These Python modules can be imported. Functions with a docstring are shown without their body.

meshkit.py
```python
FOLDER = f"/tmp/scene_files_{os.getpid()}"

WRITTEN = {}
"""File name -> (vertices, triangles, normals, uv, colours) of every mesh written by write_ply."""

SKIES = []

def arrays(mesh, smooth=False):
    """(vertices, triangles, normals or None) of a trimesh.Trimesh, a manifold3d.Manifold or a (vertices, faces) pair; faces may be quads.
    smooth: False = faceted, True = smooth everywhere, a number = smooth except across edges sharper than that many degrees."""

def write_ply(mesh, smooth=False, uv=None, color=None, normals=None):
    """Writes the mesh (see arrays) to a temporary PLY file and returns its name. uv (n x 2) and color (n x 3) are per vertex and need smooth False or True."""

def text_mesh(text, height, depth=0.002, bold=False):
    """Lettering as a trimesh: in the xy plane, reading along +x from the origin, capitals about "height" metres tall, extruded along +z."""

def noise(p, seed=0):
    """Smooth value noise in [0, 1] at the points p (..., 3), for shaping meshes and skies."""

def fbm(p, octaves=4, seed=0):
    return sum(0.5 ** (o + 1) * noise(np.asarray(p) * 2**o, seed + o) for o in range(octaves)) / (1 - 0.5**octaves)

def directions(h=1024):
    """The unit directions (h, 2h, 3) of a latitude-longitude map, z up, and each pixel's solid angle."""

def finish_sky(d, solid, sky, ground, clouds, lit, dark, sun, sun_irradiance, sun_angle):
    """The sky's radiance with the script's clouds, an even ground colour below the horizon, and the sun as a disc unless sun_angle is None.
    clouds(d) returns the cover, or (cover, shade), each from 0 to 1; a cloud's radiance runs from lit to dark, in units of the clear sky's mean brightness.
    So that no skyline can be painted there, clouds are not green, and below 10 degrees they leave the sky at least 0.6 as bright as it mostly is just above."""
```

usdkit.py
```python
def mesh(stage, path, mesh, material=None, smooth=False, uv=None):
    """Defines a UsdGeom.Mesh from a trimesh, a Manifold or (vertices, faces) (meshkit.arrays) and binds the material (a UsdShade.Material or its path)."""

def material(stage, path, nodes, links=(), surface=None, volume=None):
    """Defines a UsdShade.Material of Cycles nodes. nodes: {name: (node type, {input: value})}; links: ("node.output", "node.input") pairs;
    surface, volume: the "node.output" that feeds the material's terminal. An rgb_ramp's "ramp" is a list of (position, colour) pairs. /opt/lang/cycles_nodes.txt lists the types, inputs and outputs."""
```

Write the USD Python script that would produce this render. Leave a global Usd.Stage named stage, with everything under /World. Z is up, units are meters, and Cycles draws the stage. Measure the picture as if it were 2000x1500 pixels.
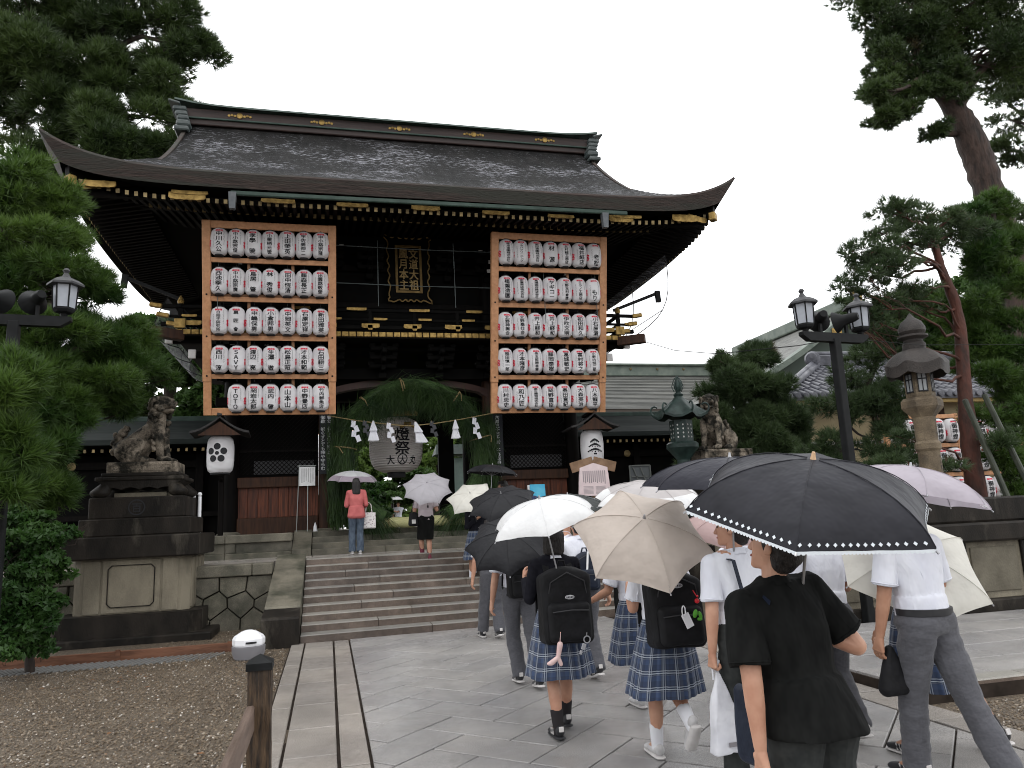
import math, random, glob
import numpy as np
import trimesh
import manifold3d as m3
import usdkit, meshkit
from shapely.geometry import Polygon, box as sbox, MultiPoint
from shapely.ops import voronoi_diagram
from pxr import Usd, UsdGeom, UsdLux, UsdShade, Gf, Sdf, Vt

stage = Usd.Stage.CreateInMemory()
UsdGeom.SetStageUpAxis(stage, 'Z')
UsdGeom.SetStageMetersPerUnit(stage, 1.0)
UsdGeom.Xform.Define(stage, '/World')
UsdGeom.Scope.Define(stage, '/World/Looks')

# ------------------------------------------------------------------ camera, sky, sun, exposure
EXPOSURE = 0.22
FPX, EYE = 1475.0, 1.68
PITCH, YAW, ROLL = np.radians([10.15, 13.9, -2.55])


def camera_axes(pitch, yaw, roll):
    fwd = np.array([np.sin(yaw) * np.cos(pitch), np.cos(yaw) * np.cos(pitch), np.sin(pitch)])
    right = np.array([np.cos(yaw), -np.sin(yaw), 0])
    up = np.cross(right, fwd)
    r = right * np.cos(roll) + up * np.sin(roll)
    u = -right * np.sin(roll) + up * np.cos(roll)
    return np.stack([r, u, -fwd])


RW = camera_axes(PITCH, YAW, ROLL)
CAM = np.array([0, 0, EYE])
cam = UsdGeom.Camera.Define(stage, '/World/camera')
cam.CreateHorizontalApertureAttr(36.0)
cam.CreateVerticalApertureAttr(27.0)
cam.CreateFocalLengthAttr(36.0 * FPX / 2000)
cam.CreateClippingRangeAttr(Gf.Vec2f(0.05, 2000))
cam.CreateExposureAttr(EXPOSURE)
M = np.eye(4)
M[:3, :3] = RW
M[3, :3] = CAM
cam.AddTransformOp().Set(Gf.Matrix4d(M.tolist()))

SUN_EL, SUN_AZ = math.radians(62), math.radians(-150)
sky = UsdLux.DomeLight.Define(stage, '/World/sky')
sky.GetPrim().SetCustomDataByKey('kind', 'structure')
skym = usdkit.material(stage, '/World/Looks/sky_overcast', {
    's': ('sky_texture', {'sky_type': 'single_scattering', 'sun_disc': False, 'sun_elevation': SUN_EL, 'sun_rotation': SUN_AZ,
                          'air_density': 1.0, 'aerosol_density': 1.0}),
    'tc': ('texture_coordinate', {}), 'mp': ('mapping', {'scale': (1, 1, 2.5)}),
    'n': ('noise_texture', {'scale': 1.6, 'detail': 4, 'roughness': 0.5}),
    'r': ('rgb_ramp', {'ramp': [(0.3, (20.0, 20.4, 20.9)), (0.7, (25.0, 25.2, 25.4))]}),
    'm': ('mix', {'fac': 0.93}),
    'b': ('background_shader', {'strength': 0.075})},
    [('tc.generated', 'mp.vector'), ('mp.vector', 'n.vector'), ('n.fac', 'r.fac'), ('s.color', 'm.color1'), ('r.color', 'm.color2'), ('m.color', 'b.color')], surface='b.background')
UsdShade.MaterialBindingAPI.Apply(sky.GetPrim()).Bind(skym)
sun = UsdLux.DistantLight.Define(stage, '/World/sun')
sun.CreateNormalizeAttr(True)
sun.CreateIntensityAttr(0.15)
sun.CreateAngleAttr(25.0)
sun.CreateColorAttr(Gf.Vec3f(1.0, 0.98, 0.95))
_d = np.array([math.sin(SUN_AZ) * math.cos(SUN_EL), math.cos(SUN_AZ) * math.cos(SUN_EL), math.sin(SUN_EL)])
_x = np.cross([0, 0, 1.0], _d); _x /= np.linalg.norm(_x)
_m = np.eye(4); _m[0, :3] = _x; _m[1, :3] = np.cross(_d, _x); _m[2, :3] = _d
sun.AddTransformOp().Set(Gf.Matrix4d(_m.tolist()))


# ------------------------------------------------------------------ surveying the photograph
def ray(px, py):
    return RW.T @ np.array([(px - 1000) / FPX, -(py - 750) / FPX, -1.0])


def at_y(px, py, Y):
    r = ray(px, py)
    return CAM + r * (Y / r[1])


def at_z(px, py, Z=0.0):
    r = ray(px, py)
    return CAM + r * ((Z - EYE) / r[2])


def at_d(px, py, D):
    return CAM + ray(px, py) * D


VIEW_R = np.array([RW[0][0], RW[0][1], 0]); VIEW_R /= np.linalg.norm(VIEW_R)
VIEW_B = np.array([RW[2][0], RW[2][1], 0]); VIEW_B /= np.linalg.norm(VIEW_B)


# ------------------------------------------------------------------ prims
USED = {}


def numbered(parent, name):
    k = USED.get((parent, name), 0)
    USED[(parent, name)] = k + 1
    return f'{parent}/{name}' if k == 0 else f'{parent}/{name}_{k:03d}'


def tag(prim, label=None, cat=None, group=None, kind=None):
    for k, v in (('label', label), ('category', cat), ('group', group), ('kind', kind)):
        if v:
            prim.SetCustomDataByKey(k, v)
    return prim


def thing(name, label, cat, loc=(0, 0, 0), rz=0.0, group=None, rx=0.0, kind=None):
    x = UsdGeom.Xform.Define(stage, numbered('/World', name))
    x.AddTranslateOp().Set(Gf.Vec3d(*map(float, loc)))
    if rz or rx:
        x.AddRotateZOp().Set(math.degrees(rz))
    if rx:
        x.AddRotateXOp().Set(math.degrees(rx))
    return tag(x.GetPrim(), label, cat, group, kind)


def path_of(parent):
    return '/World' if parent is None else str(parent.GetPath())


ICO = trimesh.creation.icosphere(subdivisions=1).vertices
ICO2 = trimesh.creation.icosphere(subdivisions=2).vertices


def rotz(a):
    c, s = math.cos(a), math.sin(a)
    return np.array([[c, -s, 0], [s, c, 0], [0, 0, 1.0]])


def rotx(a):
    c, s = math.cos(a), math.sin(a)
    return np.array([[1, 0, 0], [0, c, -s], [0, s, c.real]])


def roty(a):
    c, s = math.cos(a), math.sin(a)
    return np.array([[c, 0, s], [0, 1, 0], [-s, 0, c]])


def frame_to(d, up=(0, 0, 1)):
    """columns x, y, z with z along d"""
    d = np.asarray(d, float); d = d / np.linalg.norm(d)
    a = np.cross(up, d)
    if np.linalg.norm(a) < 1e-4:
        a = np.cross((0, 1.0, 0), d)
    a /= np.linalg.norm(a)
    return np.stack([a, np.cross(d, a), d], 1)


_BOXF = np.array([[0, 2, 3], [0, 3, 1], [4, 5, 7], [4, 7, 6], [0, 1, 5], [0, 5, 4], [2, 6, 7], [2, 7, 3], [0, 4, 6], [0, 6, 2], [1, 3, 7], [1, 7, 5]])
_CORN = np.array([[x, y, z] for z in (-1, 1) for y in (-1, 1) for x in (-1, 1)], float)


class MB:
    def __init__(self):
        self.v, self.f, self.n, self.uv = [], [], 0, []

    def add(self, v, f, R=None, t=None, uv=None):
        v = np.asarray(v, float)
        if R is not None:
            v = v @ np.asarray(R).T
        if t is not None:
            v = v + np.asarray(t)
        f = np.asarray(f, int)
        if f.shape[1] == 4:
            f = np.vstack([f[:, [0, 1, 2]], f[:, [0, 2, 3]]])
        self.v.append(v); self.f.append(f + self.n); self.n += len(v)
        if uv is not None:
            self.uv.append(np.asarray(uv, float))
        return self

    def box(self, c, s, R=None, bev=0.0):
        h = np.asarray(s, float) / 2
        if bev <= 0:
            return self.add(_CORN * h, _BOXF, R, c)
        b = min(bev, *(h * 0.49))
        pts = np.vstack([_CORN * (h - [0, b, b]), _CORN * (h - [b, 0, b]), _CORN * (h - [b, b, 0])])
        return self.man(m3.Manifold.hull_points(pts), R, c)

    def span(self, p, q, bev=0.0):
        p, q = np.asarray(p, float), np.asarray(q, float)
        return self.box((p + q) / 2, np.abs(q - p), None, bev)

    def bar(self, p, q, w, h, bev=0.0, up=(0, 0, 1)):
        p, q = np.asarray(p, float), np.asarray(q, float)
        return self.box((p + q) / 2, (w, h, np.linalg.norm(q - p)), frame_to(q - p, up), bev)

    def man(self, m, R=None, t=None):
        g = m.to_mesh()
        return self.add(g.vert_properties[:, :3], g.tri_verts, R, t)

    def tri(self, m, R=None, t=None):
        return self.add(m.vertices, m.faces, R, t)

    def tube(self, pts, r, sides=8, caps=True):
        p = np.asarray(pts, float)
        r = np.broadcast_to(np.asarray(r, float), (len(p),))
        t = np.gradient(p, axis=0)
        t /= np.linalg.norm(t, axis=1, keepdims=True) + 1e-12
        a = np.zeros_like(p)
        ref = np.array([0, 0, 1.0]) if abs(t[0][2]) < 0.9 else np.array([1.0, 0, 0])
        for i in range(len(p)):
            x = np.cross(t[i], ref); x /= np.linalg.norm(x) + 1e-12
            a[i] = x; ref = np.cross(x, t[i])
        b = np.cross(t, a)
        g = np.arange(sides) * 2 * np.pi / sides
        v = p[:, None] + r[:, None, None] * (np.cos(g)[None, :, None] * a[:, None] + np.sin(g)[None, :, None] * b[:, None])
        i, j = np.meshgrid(np.arange(len(p) - 1), np.arange(sides), indexing='ij')
        q = np.stack([i * sides + j, i * sides + (j + 1) % sides, (i + 1) * sides + (j + 1) % sides, (i + 1) * sides + j], -1).reshape(-1, 4)
        v = v.reshape(-1, 3)
        f = np.vstack([q[:, [0, 2, 1]], q[:, [0, 3, 2]]])
        if caps:
            n = len(v)
            v = np.vstack([v, p[0], p[-1]])
            k = np.arange(sides)
            f = np.vstack([f, np.stack([np.full(sides, n), k, (k + 1) % sides], 1),
                           np.stack([np.full(sides, n + 1), (len(p) - 1) * sides + (k + 1) % sides, (len(p) - 1) * sides + k], 1)])
        return self.add(v, f)

    def lathe(self, prof, c=(0, 0, 0), sides=24, R=None, phase=0.0, poly=None):
        """prof: (r, z) from bottom to top, closed on the axis. poly: n-gon cross-section"""
        pr = np.asarray(prof, float)
        g = phase + np.arange(sides) * 2 * np.pi / sides
        k = np.ones(sides)
        v = np.stack([pr[:, 0, None] * np.cos(g) * k, pr[:, 0, None] * np.sin(g) * k, np.repeat(pr[:, 1, None], sides, 1)], -1)
        i, j = np.meshgrid(np.arange(len(pr) - 1), np.arange(sides), indexing='ij')
        q = np.stack([i * sides + j, i * sides + (j + 1) % sides, (i + 1) * sides + (j + 1) % sides, (i + 1) * sides + j], -1).reshape(-1, 4)
        v = v.reshape(-1, 3)
        n = len(v)
        v = np.vstack([v, [0, 0, pr[0, 1]], [0, 0, pr[-1, 1]]])
        kk = np.arange(sides)
        f = np.vstack([q[:, [0, 1, 2]], q[:, [0, 2, 3]], np.stack([np.full(sides, n), (kk + 1) % sides, kk], 1),
                       np.stack([np.full(sides, n + 1), (len(pr) - 1) * sides + kk, (len(pr) - 1) * sides + (kk + 1) % sides], 1)])
        return self.add(v, f, R, c)

    def prism(self, poly, h, R=None, t=None):
        """2-D polygon (x, y) extruded along z by h"""
        if not isinstance(poly, Polygon):
            poly = Polygon(poly)
        m = trimesh.creation.extrude_polygon(poly, h, engine='earcut')
        return self.add(m.vertices, m.faces, R, t)

    def ball(self, c, r, R=None, fine=False):
        m = trimesh.creation.icosphere(subdivisions=2 if fine else 1)
        return self.add(m.vertices * np.asarray(r, float), m.faces, R, c)

    def arrays(self):
        return np.vstack(self.v), np.vstack(self.f)

    def build(self, name, material, parent=None, smooth=False, label=None, cat=None, group=None, kind=None):
        v, f = self.arrays()
        return put(name, (v, f), material, parent, smooth, np.vstack(self.uv) if self.uv else None, label, cat, group, kind)


def put(name, mesh, material, parent=None, smooth=False, uv=None, label=None, cat=None, group=None, kind=None):
    p = usdkit.mesh(stage, numbered(path_of(parent), name), mesh, material, smooth, uv).GetPrim()
    return tag(p, label, cat, group, kind)


XY_UP = np.array([[1, 0, 0], [0, 0, -1.0], [0, 1, 0]])      # x, y in the plane -> x, z standing up, extrusion towards -y
_fonts = {}


def glyph(ch, n=30):
    """a character as a list of runs (row, x0, x1) on an n x n raster"""
    from PIL import Image, ImageDraw, ImageFont
    if (ch, n) not in _fonts:
        if n not in _fonts:
            _fonts[n] = ImageFont.truetype(glob.glob('/opt/blender-*/*/datafiles/fonts/Noto Sans CJK Regular.woff2')[0], n * 2)
        im = Image.new('L', (n * 2, n * 2))
        ImageDraw.Draw(im).text((n, n), ch, 255, _fonts[n], anchor='mm', stroke_width=1)
        a = np.asarray(im.resize((n, n), Image.BOX)) > 105
        runs = []
        for r in range(n):
            d = np.diff(np.pad(a[r].astype(np.int8), 1))
            for s, e in zip(np.nonzero(d == 1)[0], np.nonzero(d == -1)[0]):
                while e - s > 5:
                    runs.append((r, s, s + 4)); s += 4
                runs.append((r, s, e))
        _fonts[(ch, n)] = runs
    return _fonts[(ch, n)]


def write(mb, text, cx, top, w, h, surf, n=30, vertical=True, gap=1.0):
    """text in cells w x h from the top (vertical) or centred row; surf(x, z) -> 3-D point"""
    for k, ch in enumerate(text):
        if ch == ' ' or ch == '\u3000':
            continue
        if vertical:
            x0, z0 = cx - w / 2, top - k * h * gap
        else:
            x0, z0 = cx - w * len(text) / 2 + k * w, top
        for r, s, e in glyph(ch, n):
            xa, xb = x0 + s / n * w, x0 + e / n * w
            za, zb = z0 - (r + 1) / n * h, z0 - r / n * h
            mb.add([surf(xa, za), surf(xb, za), surf(xb, zb), surf(xa, zb)], [[0, 1, 2, 3]])


# ------------------------------------------------------------------ materials
_mats = {}


def mat(name, c1, c2=None, scale=4.0, rough=0.6, r2=None, bump=0.0, bscale=30.0, metallic=0.0, stretch=(1, 1, 1), detail=4, spec=0.3, coords='pos',
        ramp=(0.35, 0.65), rand=0.0, speckle=None, sheen=0.0, transl=None, bdist=0.02, c3=None, s3=1.0, ramp3=(0.45, 0.6)):
    if name in _mats:
        return _mats[name]
    c2 = c1 if c2 is None else c2
    N = {'g': ('geometry', {}), 'tc': ('texture_coordinate', {}), 'mp': ('mapping', {'scale': stretch}),
         'n': ('noise_texture', {'scale': scale, 'detail': detail, 'roughness': 0.6}),
         'r': ('rgb_ramp', {'ramp': [(ramp[0], c1), (ramp[1], c2)]}),
         'p': ('principled_bsdf', {'roughness': rough, 'metallic': metallic, 'specular_ior_level': spec, 'sheen_weight': sheen, 'sheen_roughness': 0.5})}
    src = 'g.position' if coords == 'pos' else 'tc.object'
    L = [(src, 'mp.vector'), ('mp.vector', 'n.vector'), ('n.fac', 'r.fac')]
    col = 'r.color'
    if c3 is not None:
        N['n3'] = ('noise_texture', {'scale': s3, 'detail': 5, 'roughness': 0.65})
        N['r3'] = ('rgb_ramp', {'ramp': [(ramp3[0], (0, 0, 0)), (ramp3[1], (1, 1, 1))]})
        N['m3'] = ('mix', {'color2': c3})
        L += [('mp.vector', 'n3.vector'), ('n3.fac', 'r3.fac'), ('r3.color', 'm3.fac'), (col, 'm3.color1')]
        col = 'm3.color'
    if speckle:
        N['sn'] = ('noise_texture', {'scale': speckle[0], 'detail': 1})
        N['sr'] = ('rgb_ramp', {'ramp': [(0.38, (1 - speckle[1],) * 3), (0.62, (1 + speckle[1],) * 3)]})
        N['sm'] = ('mix', {'mix_type': 'multiply', 'fac': 1.0})
        L += [(src, 'sn.vector'), ('sn.fac', 'sr.fac'), (col, 'sm.color1'), ('sr.color', 'sm.color2')]
        col = 'sm.color'
    if rand:
        N['oi'] = ('object_info', {})
        N['or'] = ('rgb_ramp', {'ramp': [(0.0, (1 - rand, 1 - rand, 1 - rand * 0.9)), (1.0, (1 + rand, 1 + rand * 0.95, 1 + rand * 0.85))]})
        N['om'] = ('mix', {'mix_type': 'multiply', 'fac': 1.0})
        L += [('oi.random', 'or.fac'), (col, 'om.color1'), ('or.color', 'om.color2')]
        col = 'om.color'
    L.append((col, 'p.base_color'))
    if r2 is not None:
        N['rn'] = ('noise_texture', {'scale': scale * 0.6 + 0.3, 'detail': 3})
        N['rr'] = ('map_range', {'from_min': 0.35, 'from_max': 0.65, 'to_min': rough, 'to_max': r2, 'clamp': True})
        L += [(src, 'rn.vector'), ('rn.fac', 'rr.value'), ('rr.result', 'p.roughness')]
    if bump:
        N['bn'] = ('noise_texture', {'scale': bscale, 'detail': 3})
        N['b'] = ('bump', {'strength': bump, 'distance': bdist})
        L += [('mp.vector', 'bn.vector'), ('bn.fac', 'b.height'), ('b.normal', 'p.normal')]
    out = 'p.BSDF'
    if transl:
        N['t'] = ('translucent_bsdf', {})
        N['x'] = ('mix_closure', {'fac': transl})
        L += [(col, 't.color'), ('p.BSDF', 'x.closure1'), ('t.BSDF', 'x.closure2')]
        out = 'x.closure'
    _mats[name] = usdkit.material(stage, '/World/Looks/' + name, N, L, surface=out)
    return _mats[name]


def leafmat(name, ca, cb, transl=0.3, scale=0.8, rough=0.55, brown=None):
    """leaves: the tone differs from blade to blade and in broad clumps"""
    N = {'g': ('geometry', {}), 'n': ('noise_texture', {'scale': scale, 'detail': 2}),
         'a': ('math', {'math_type': 'multiply_add', 'value2': 0.55, 'value3': 0.0}), 's': ('math', {'math_type': 'add'}),
         'q': ('math', {'math_type': 'multiply', 'value2': 0.55}),
         'r': ('rgb_ramp', {'ramp': [(0.085, brown or ca), (0.15, ca), (0.52, tuple((a + b) / 2 for a, b in zip(ca, cb))), (0.78, cb)]}), 'p': ('principled_bsdf', {'roughness': rough, 'specular_ior_level': 0.35}),
         't': ('translucent_bsdf', {}), 'x': ('mix_closure', {'fac': transl})}
    L = [('g.random_per_island', 'a.value1'), ('g.position', 'n.vector'), ('n.fac', 'q.value1'), ('a.value', 's.value1'), ('q.value', 's.value2'), ('s.value', 'r.fac'),
         ('r.color', 'p.base_color'), ('r.color', 't.color'), ('p.BSDF', 'x.closure1'), ('t.BSDF', 'x.closure2')]
    return usdkit.material(stage, '/World/Looks/' + name, N, L, surface='x.closure')


def paving_mat(name, c1, c2):
    """wet granite: fine speckle, damp patches that change tone and gloss, each slab its own tone"""
    N = {'g': ('geometry', {}), 'n': ('noise_texture', {'scale': 1.1, 'detail': 5, 'roughness': 0.6}), 'r': ('rgb_ramp', {'ramp': [(0.35, c1), (0.65, c2)]}),
         'sn': ('noise_texture', {'scale': 160, 'detail': 2}), 'sr': ('rgb_ramp', {'ramp': [(0.35, (0.6, 0.6, 0.6)), (0.65, (1.4, 1.4, 1.4))]}),
         'sm': ('mix', {'mix_type': 'multiply', 'fac': 1.0}), 'oi': ('object_info', {}),
         'or': ('rgb_ramp', {'ramp': [(0, (0.93, 0.93, 0.94)), (1, (1.07, 1.06, 1.05))]}), 'om': ('mix', {'mix_type': 'multiply', 'fac': 1.0}),
         'wn': ('noise_texture', {'scale': 0.75, 'detail': 4, 'roughness': 0.6}), 'wc': ('rgb_ramp', {'ramp': [(0.38, (1.12, 1.11, 1.10)), (0.66, (0.84, 0.845, 0.86))]}), 'wm': ('mix', {'mix_type': 'multiply', 'fac': 1.0}), 'dn': ('noise_texture', {'scale': 6, 'detail': 7, 'roughness': 0.75}), 'dr': ('rgb_ramp', {'ramp': [(0.32, (0.84, 0.83, 0.82)), (0.55, (1.04, 1.04, 1.04))]}), 'dm': ('mix', {'mix_type': 'multiply', 'fac': 1.0}), 'wr': ('map_range', {'from_min': 0.38, 'from_max': 0.66, 'to_min': 0.36, 'to_max': 0.10, 'clamp': True}),
         'bn': ('noise_texture', {'scale': 70, 'detail': 4}), 'b': ('bump', {'strength': 0.25, 'distance': 0.01}),
         'p': ('principled_bsdf', {'specular_ior_level': 0.5})}
    L = [('g.position', 'n.vector'), ('n.fac', 'r.fac'), ('g.position', 'sn.vector'), ('sn.fac', 'sr.fac'), ('r.color', 'sm.color1'), ('sr.color', 'sm.color2'),
         ('oi.random', 'or.fac'), ('sm.color', 'om.color1'), ('or.color', 'om.color2'), ('wn.fac', 'wc.fac'), ('om.color', 'wm.color1'), ('wc.color', 'wm.color2'), ('g.position', 'dn.vector'), ('dn.fac', 'dr.fac'), ('wm.color', 'dm.color1'), ('dr.color', 'dm.color2'), ('dm.color', 'p.base_color'), ('g.position', 'wn.vector'), ('wn.fac', 'wr.value'),
         ('wr.result', 'p.roughness'), ('g.position', 'bn.vector'), ('bn.fac', 'b.height'), ('b.normal', 'p.normal')]
    return usdkit.material(stage, '/World/Looks/' + name, N, L, surface='p.BSDF')


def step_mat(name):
    """steps: treads coloured paler to stand in for sky reflection, risers darker brown"""
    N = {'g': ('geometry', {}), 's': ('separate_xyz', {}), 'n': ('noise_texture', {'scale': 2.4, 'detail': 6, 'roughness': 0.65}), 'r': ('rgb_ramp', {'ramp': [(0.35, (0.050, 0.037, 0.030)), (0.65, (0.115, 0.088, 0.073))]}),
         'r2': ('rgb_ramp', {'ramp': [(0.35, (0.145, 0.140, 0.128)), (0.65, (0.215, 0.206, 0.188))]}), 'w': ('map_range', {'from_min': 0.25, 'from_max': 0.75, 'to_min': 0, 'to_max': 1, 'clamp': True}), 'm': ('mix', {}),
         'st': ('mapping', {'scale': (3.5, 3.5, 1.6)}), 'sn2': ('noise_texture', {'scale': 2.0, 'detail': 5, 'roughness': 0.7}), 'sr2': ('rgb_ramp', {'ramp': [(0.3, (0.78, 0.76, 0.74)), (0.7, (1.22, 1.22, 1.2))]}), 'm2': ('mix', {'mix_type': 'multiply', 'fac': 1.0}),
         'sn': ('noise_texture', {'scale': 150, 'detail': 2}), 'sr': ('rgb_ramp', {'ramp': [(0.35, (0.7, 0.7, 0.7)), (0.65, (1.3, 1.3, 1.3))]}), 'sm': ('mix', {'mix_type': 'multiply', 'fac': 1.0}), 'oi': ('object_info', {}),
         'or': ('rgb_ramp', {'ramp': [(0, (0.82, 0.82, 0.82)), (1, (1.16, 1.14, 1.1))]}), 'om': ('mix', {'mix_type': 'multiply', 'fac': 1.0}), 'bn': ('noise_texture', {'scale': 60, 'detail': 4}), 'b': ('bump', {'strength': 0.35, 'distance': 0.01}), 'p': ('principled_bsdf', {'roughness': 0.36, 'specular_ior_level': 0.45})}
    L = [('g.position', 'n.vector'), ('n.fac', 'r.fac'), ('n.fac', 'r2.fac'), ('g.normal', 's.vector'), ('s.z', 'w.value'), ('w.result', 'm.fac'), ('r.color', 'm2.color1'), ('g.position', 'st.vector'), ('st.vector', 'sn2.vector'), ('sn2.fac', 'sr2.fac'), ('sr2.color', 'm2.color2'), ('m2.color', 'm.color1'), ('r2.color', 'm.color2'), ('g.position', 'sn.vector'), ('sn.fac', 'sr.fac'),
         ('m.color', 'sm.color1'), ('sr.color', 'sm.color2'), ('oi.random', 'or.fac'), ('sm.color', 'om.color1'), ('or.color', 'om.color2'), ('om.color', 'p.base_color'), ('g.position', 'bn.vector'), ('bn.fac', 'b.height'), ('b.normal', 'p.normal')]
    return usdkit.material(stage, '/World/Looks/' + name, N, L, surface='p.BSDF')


def plaid_mat(name):
    """woven tartan in the cloth's own coordinates (metres round the hem, metres down)"""
    N = {'tc': ('texture_coordinate', {}), 'xy': ('separate_xyz', {}), 'c': ('combine_xyz', {}), 'p': ('principled_bsdf', {'roughness': 0.85, 'sheen_weight': 0.15})}
    L = [('tc.UV', 'xy.vector')]
    ramp = [(0.0, 0.0), (0.10, 0.0), (0.101, 0.62), (0.15, 0.62), (0.151, 0.0), (0.24, 0.0), (0.241, 0.75), (0.30, 0.75), (0.301, 0.0), (0.38, 0.0), (0.381, 0.3), (0.40, 0.3), (0.401, 0.0), (1.0, 0.0)]
    band = [(0.0, 0.75), (0.42, 0.75), (0.421, 1.25), (0.72, 1.25), (0.721, 0.9), (1.0, 0.9)]
    for ax in 'xy':
        N['m' + ax] = ('math', {'math_type': 'multiply', 'value2': 1 / 0.105})
        N['f' + ax] = ('math', {'math_type': 'fraction'})
        N['r' + ax] = ('rgb_ramp', {'ramp': [(a, (b, b, b)) for a, b in ramp]})
        N['b' + ax] = ('rgb_ramp', {'ramp': [(a, (b, b, b)) for a, b in band]})
        L += [('xy.' + ax, 'm' + ax + '.value1'), ('m' + ax + '.value', 'f' + ax + '.value1'), ('f' + ax + '.value', 'r' + ax + '.fac'), ('f' + ax + '.value', 'b' + ax + '.fac')]
    N['bb'] = ('mix', {'mix_type': 'multiply', 'fac': 1.0})
    N['base'] = ('mix', {'mix_type': 'multiply', 'fac': 1.0, 'color1': (0.016, 0.029, 0.066)})
    N['s1'] = ('mix', {'color2': (0.27, 0.30, 0.35)})
    N['s2'] = ('mix', {'color2': (0.34, 0.37, 0.42)})
    L += [('bx.color', 'bb.color1'), ('by.color', 'bb.color2'), ('bb.color', 'base.color2'), ('base.color', 's1.color1'), ('rx.color', 's1.fac'), ('s1.color', 's2.color1'), ('ry.color', 's2.fac'),
          ('s2.color', 'p.base_color')]
    return usdkit.material(stage, '/World/Looks/' + name, N, L, surface='p.BSDF')


DARKWOOD = mat('dark_wet_timber', (0.0018, 0.0015, 0.0014), (0.005, 0.0036, 0.003), 3, 0.6, spec=0.07, bump=0.2, bscale=20, stretch=(6, 6, 0.6))
BLACKWOOD = mat('black_lacquered_timber', (0.0025, 0.0025, 0.0025), (0.005, 0.0046, 0.0042), 3, 0.7, spec=0.05)
BROWNWOOD = mat('brown_weathered_timber', (0.022, 0.010, 0.006), (0.05, 0.021, 0.010), 4, 0.55, spec=0.2, bump=0.3, bscale=30, stretch=(5, 5, 0.5), rand=0.2)
REDWOOD = mat('red_brown_planks', (0.035, 0.010, 0.005), (0.13, 0.035, 0.014), 3, 0.5, bump=0.3, bscale=24, stretch=(7, 7, 0.5), rand=0.3)
GOLD = mat('gilt_metal', (0.14, 0.088, 0.026), (0.31, 0.205, 0.068), 9, 0.45, metallic=0.75, bump=0.5, bscale=60, bdist=0.01)
PALEGOLD = mat('worn_gilt_cap', (0.15, 0.11, 0.05), (0.30, 0.23, 0.115), 7, 0.5, metallic=0.4, rand=0.45)
BARK = mat('cypress_bark_edge', (0.020, 0.014, 0.012), (0.055, 0.037, 0.031), 5, 0.7, bump=0.8, bscale=14, stretch=(0.5, 0.5, 9), bdist=0.03, c3=(0.030, 0.030, 0.024), s3=0.7)
COPPER_G = mat('green_copper', (0.012, 0.025, 0.019), (0.028, 0.050, 0.039), 3, 0.45, r2=0.65)
GRANITE = mat('weathered_granite', (0.070, 0.065, 0.049), (0.15, 0.136, 0.104), 2.2, 0.6, bump=0.35, bscale=70, speckle=(150, 0.3), rand=0.14, c3=(0.028, 0.030, 0.019), s3=1.3, ramp3=(0.5, 0.7))
STEPST = step_mat('skylit_step_granite')  # sky light on the treads is put into the colour, by facing
DARKST = mat('rain_dark_stone', (0.006, 0.0052, 0.0042), (0.019, 0.0155, 0.0125), 2.5, 0.55, spec=0.12, bump=0.3, bscale=50, stretch=(1.4, 1.4, 0.5), speckle=(120, 0.25), c3=(0.055, 0.048, 0.038), s3=1.8, ramp3=(0.58, 0.75))
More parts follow.
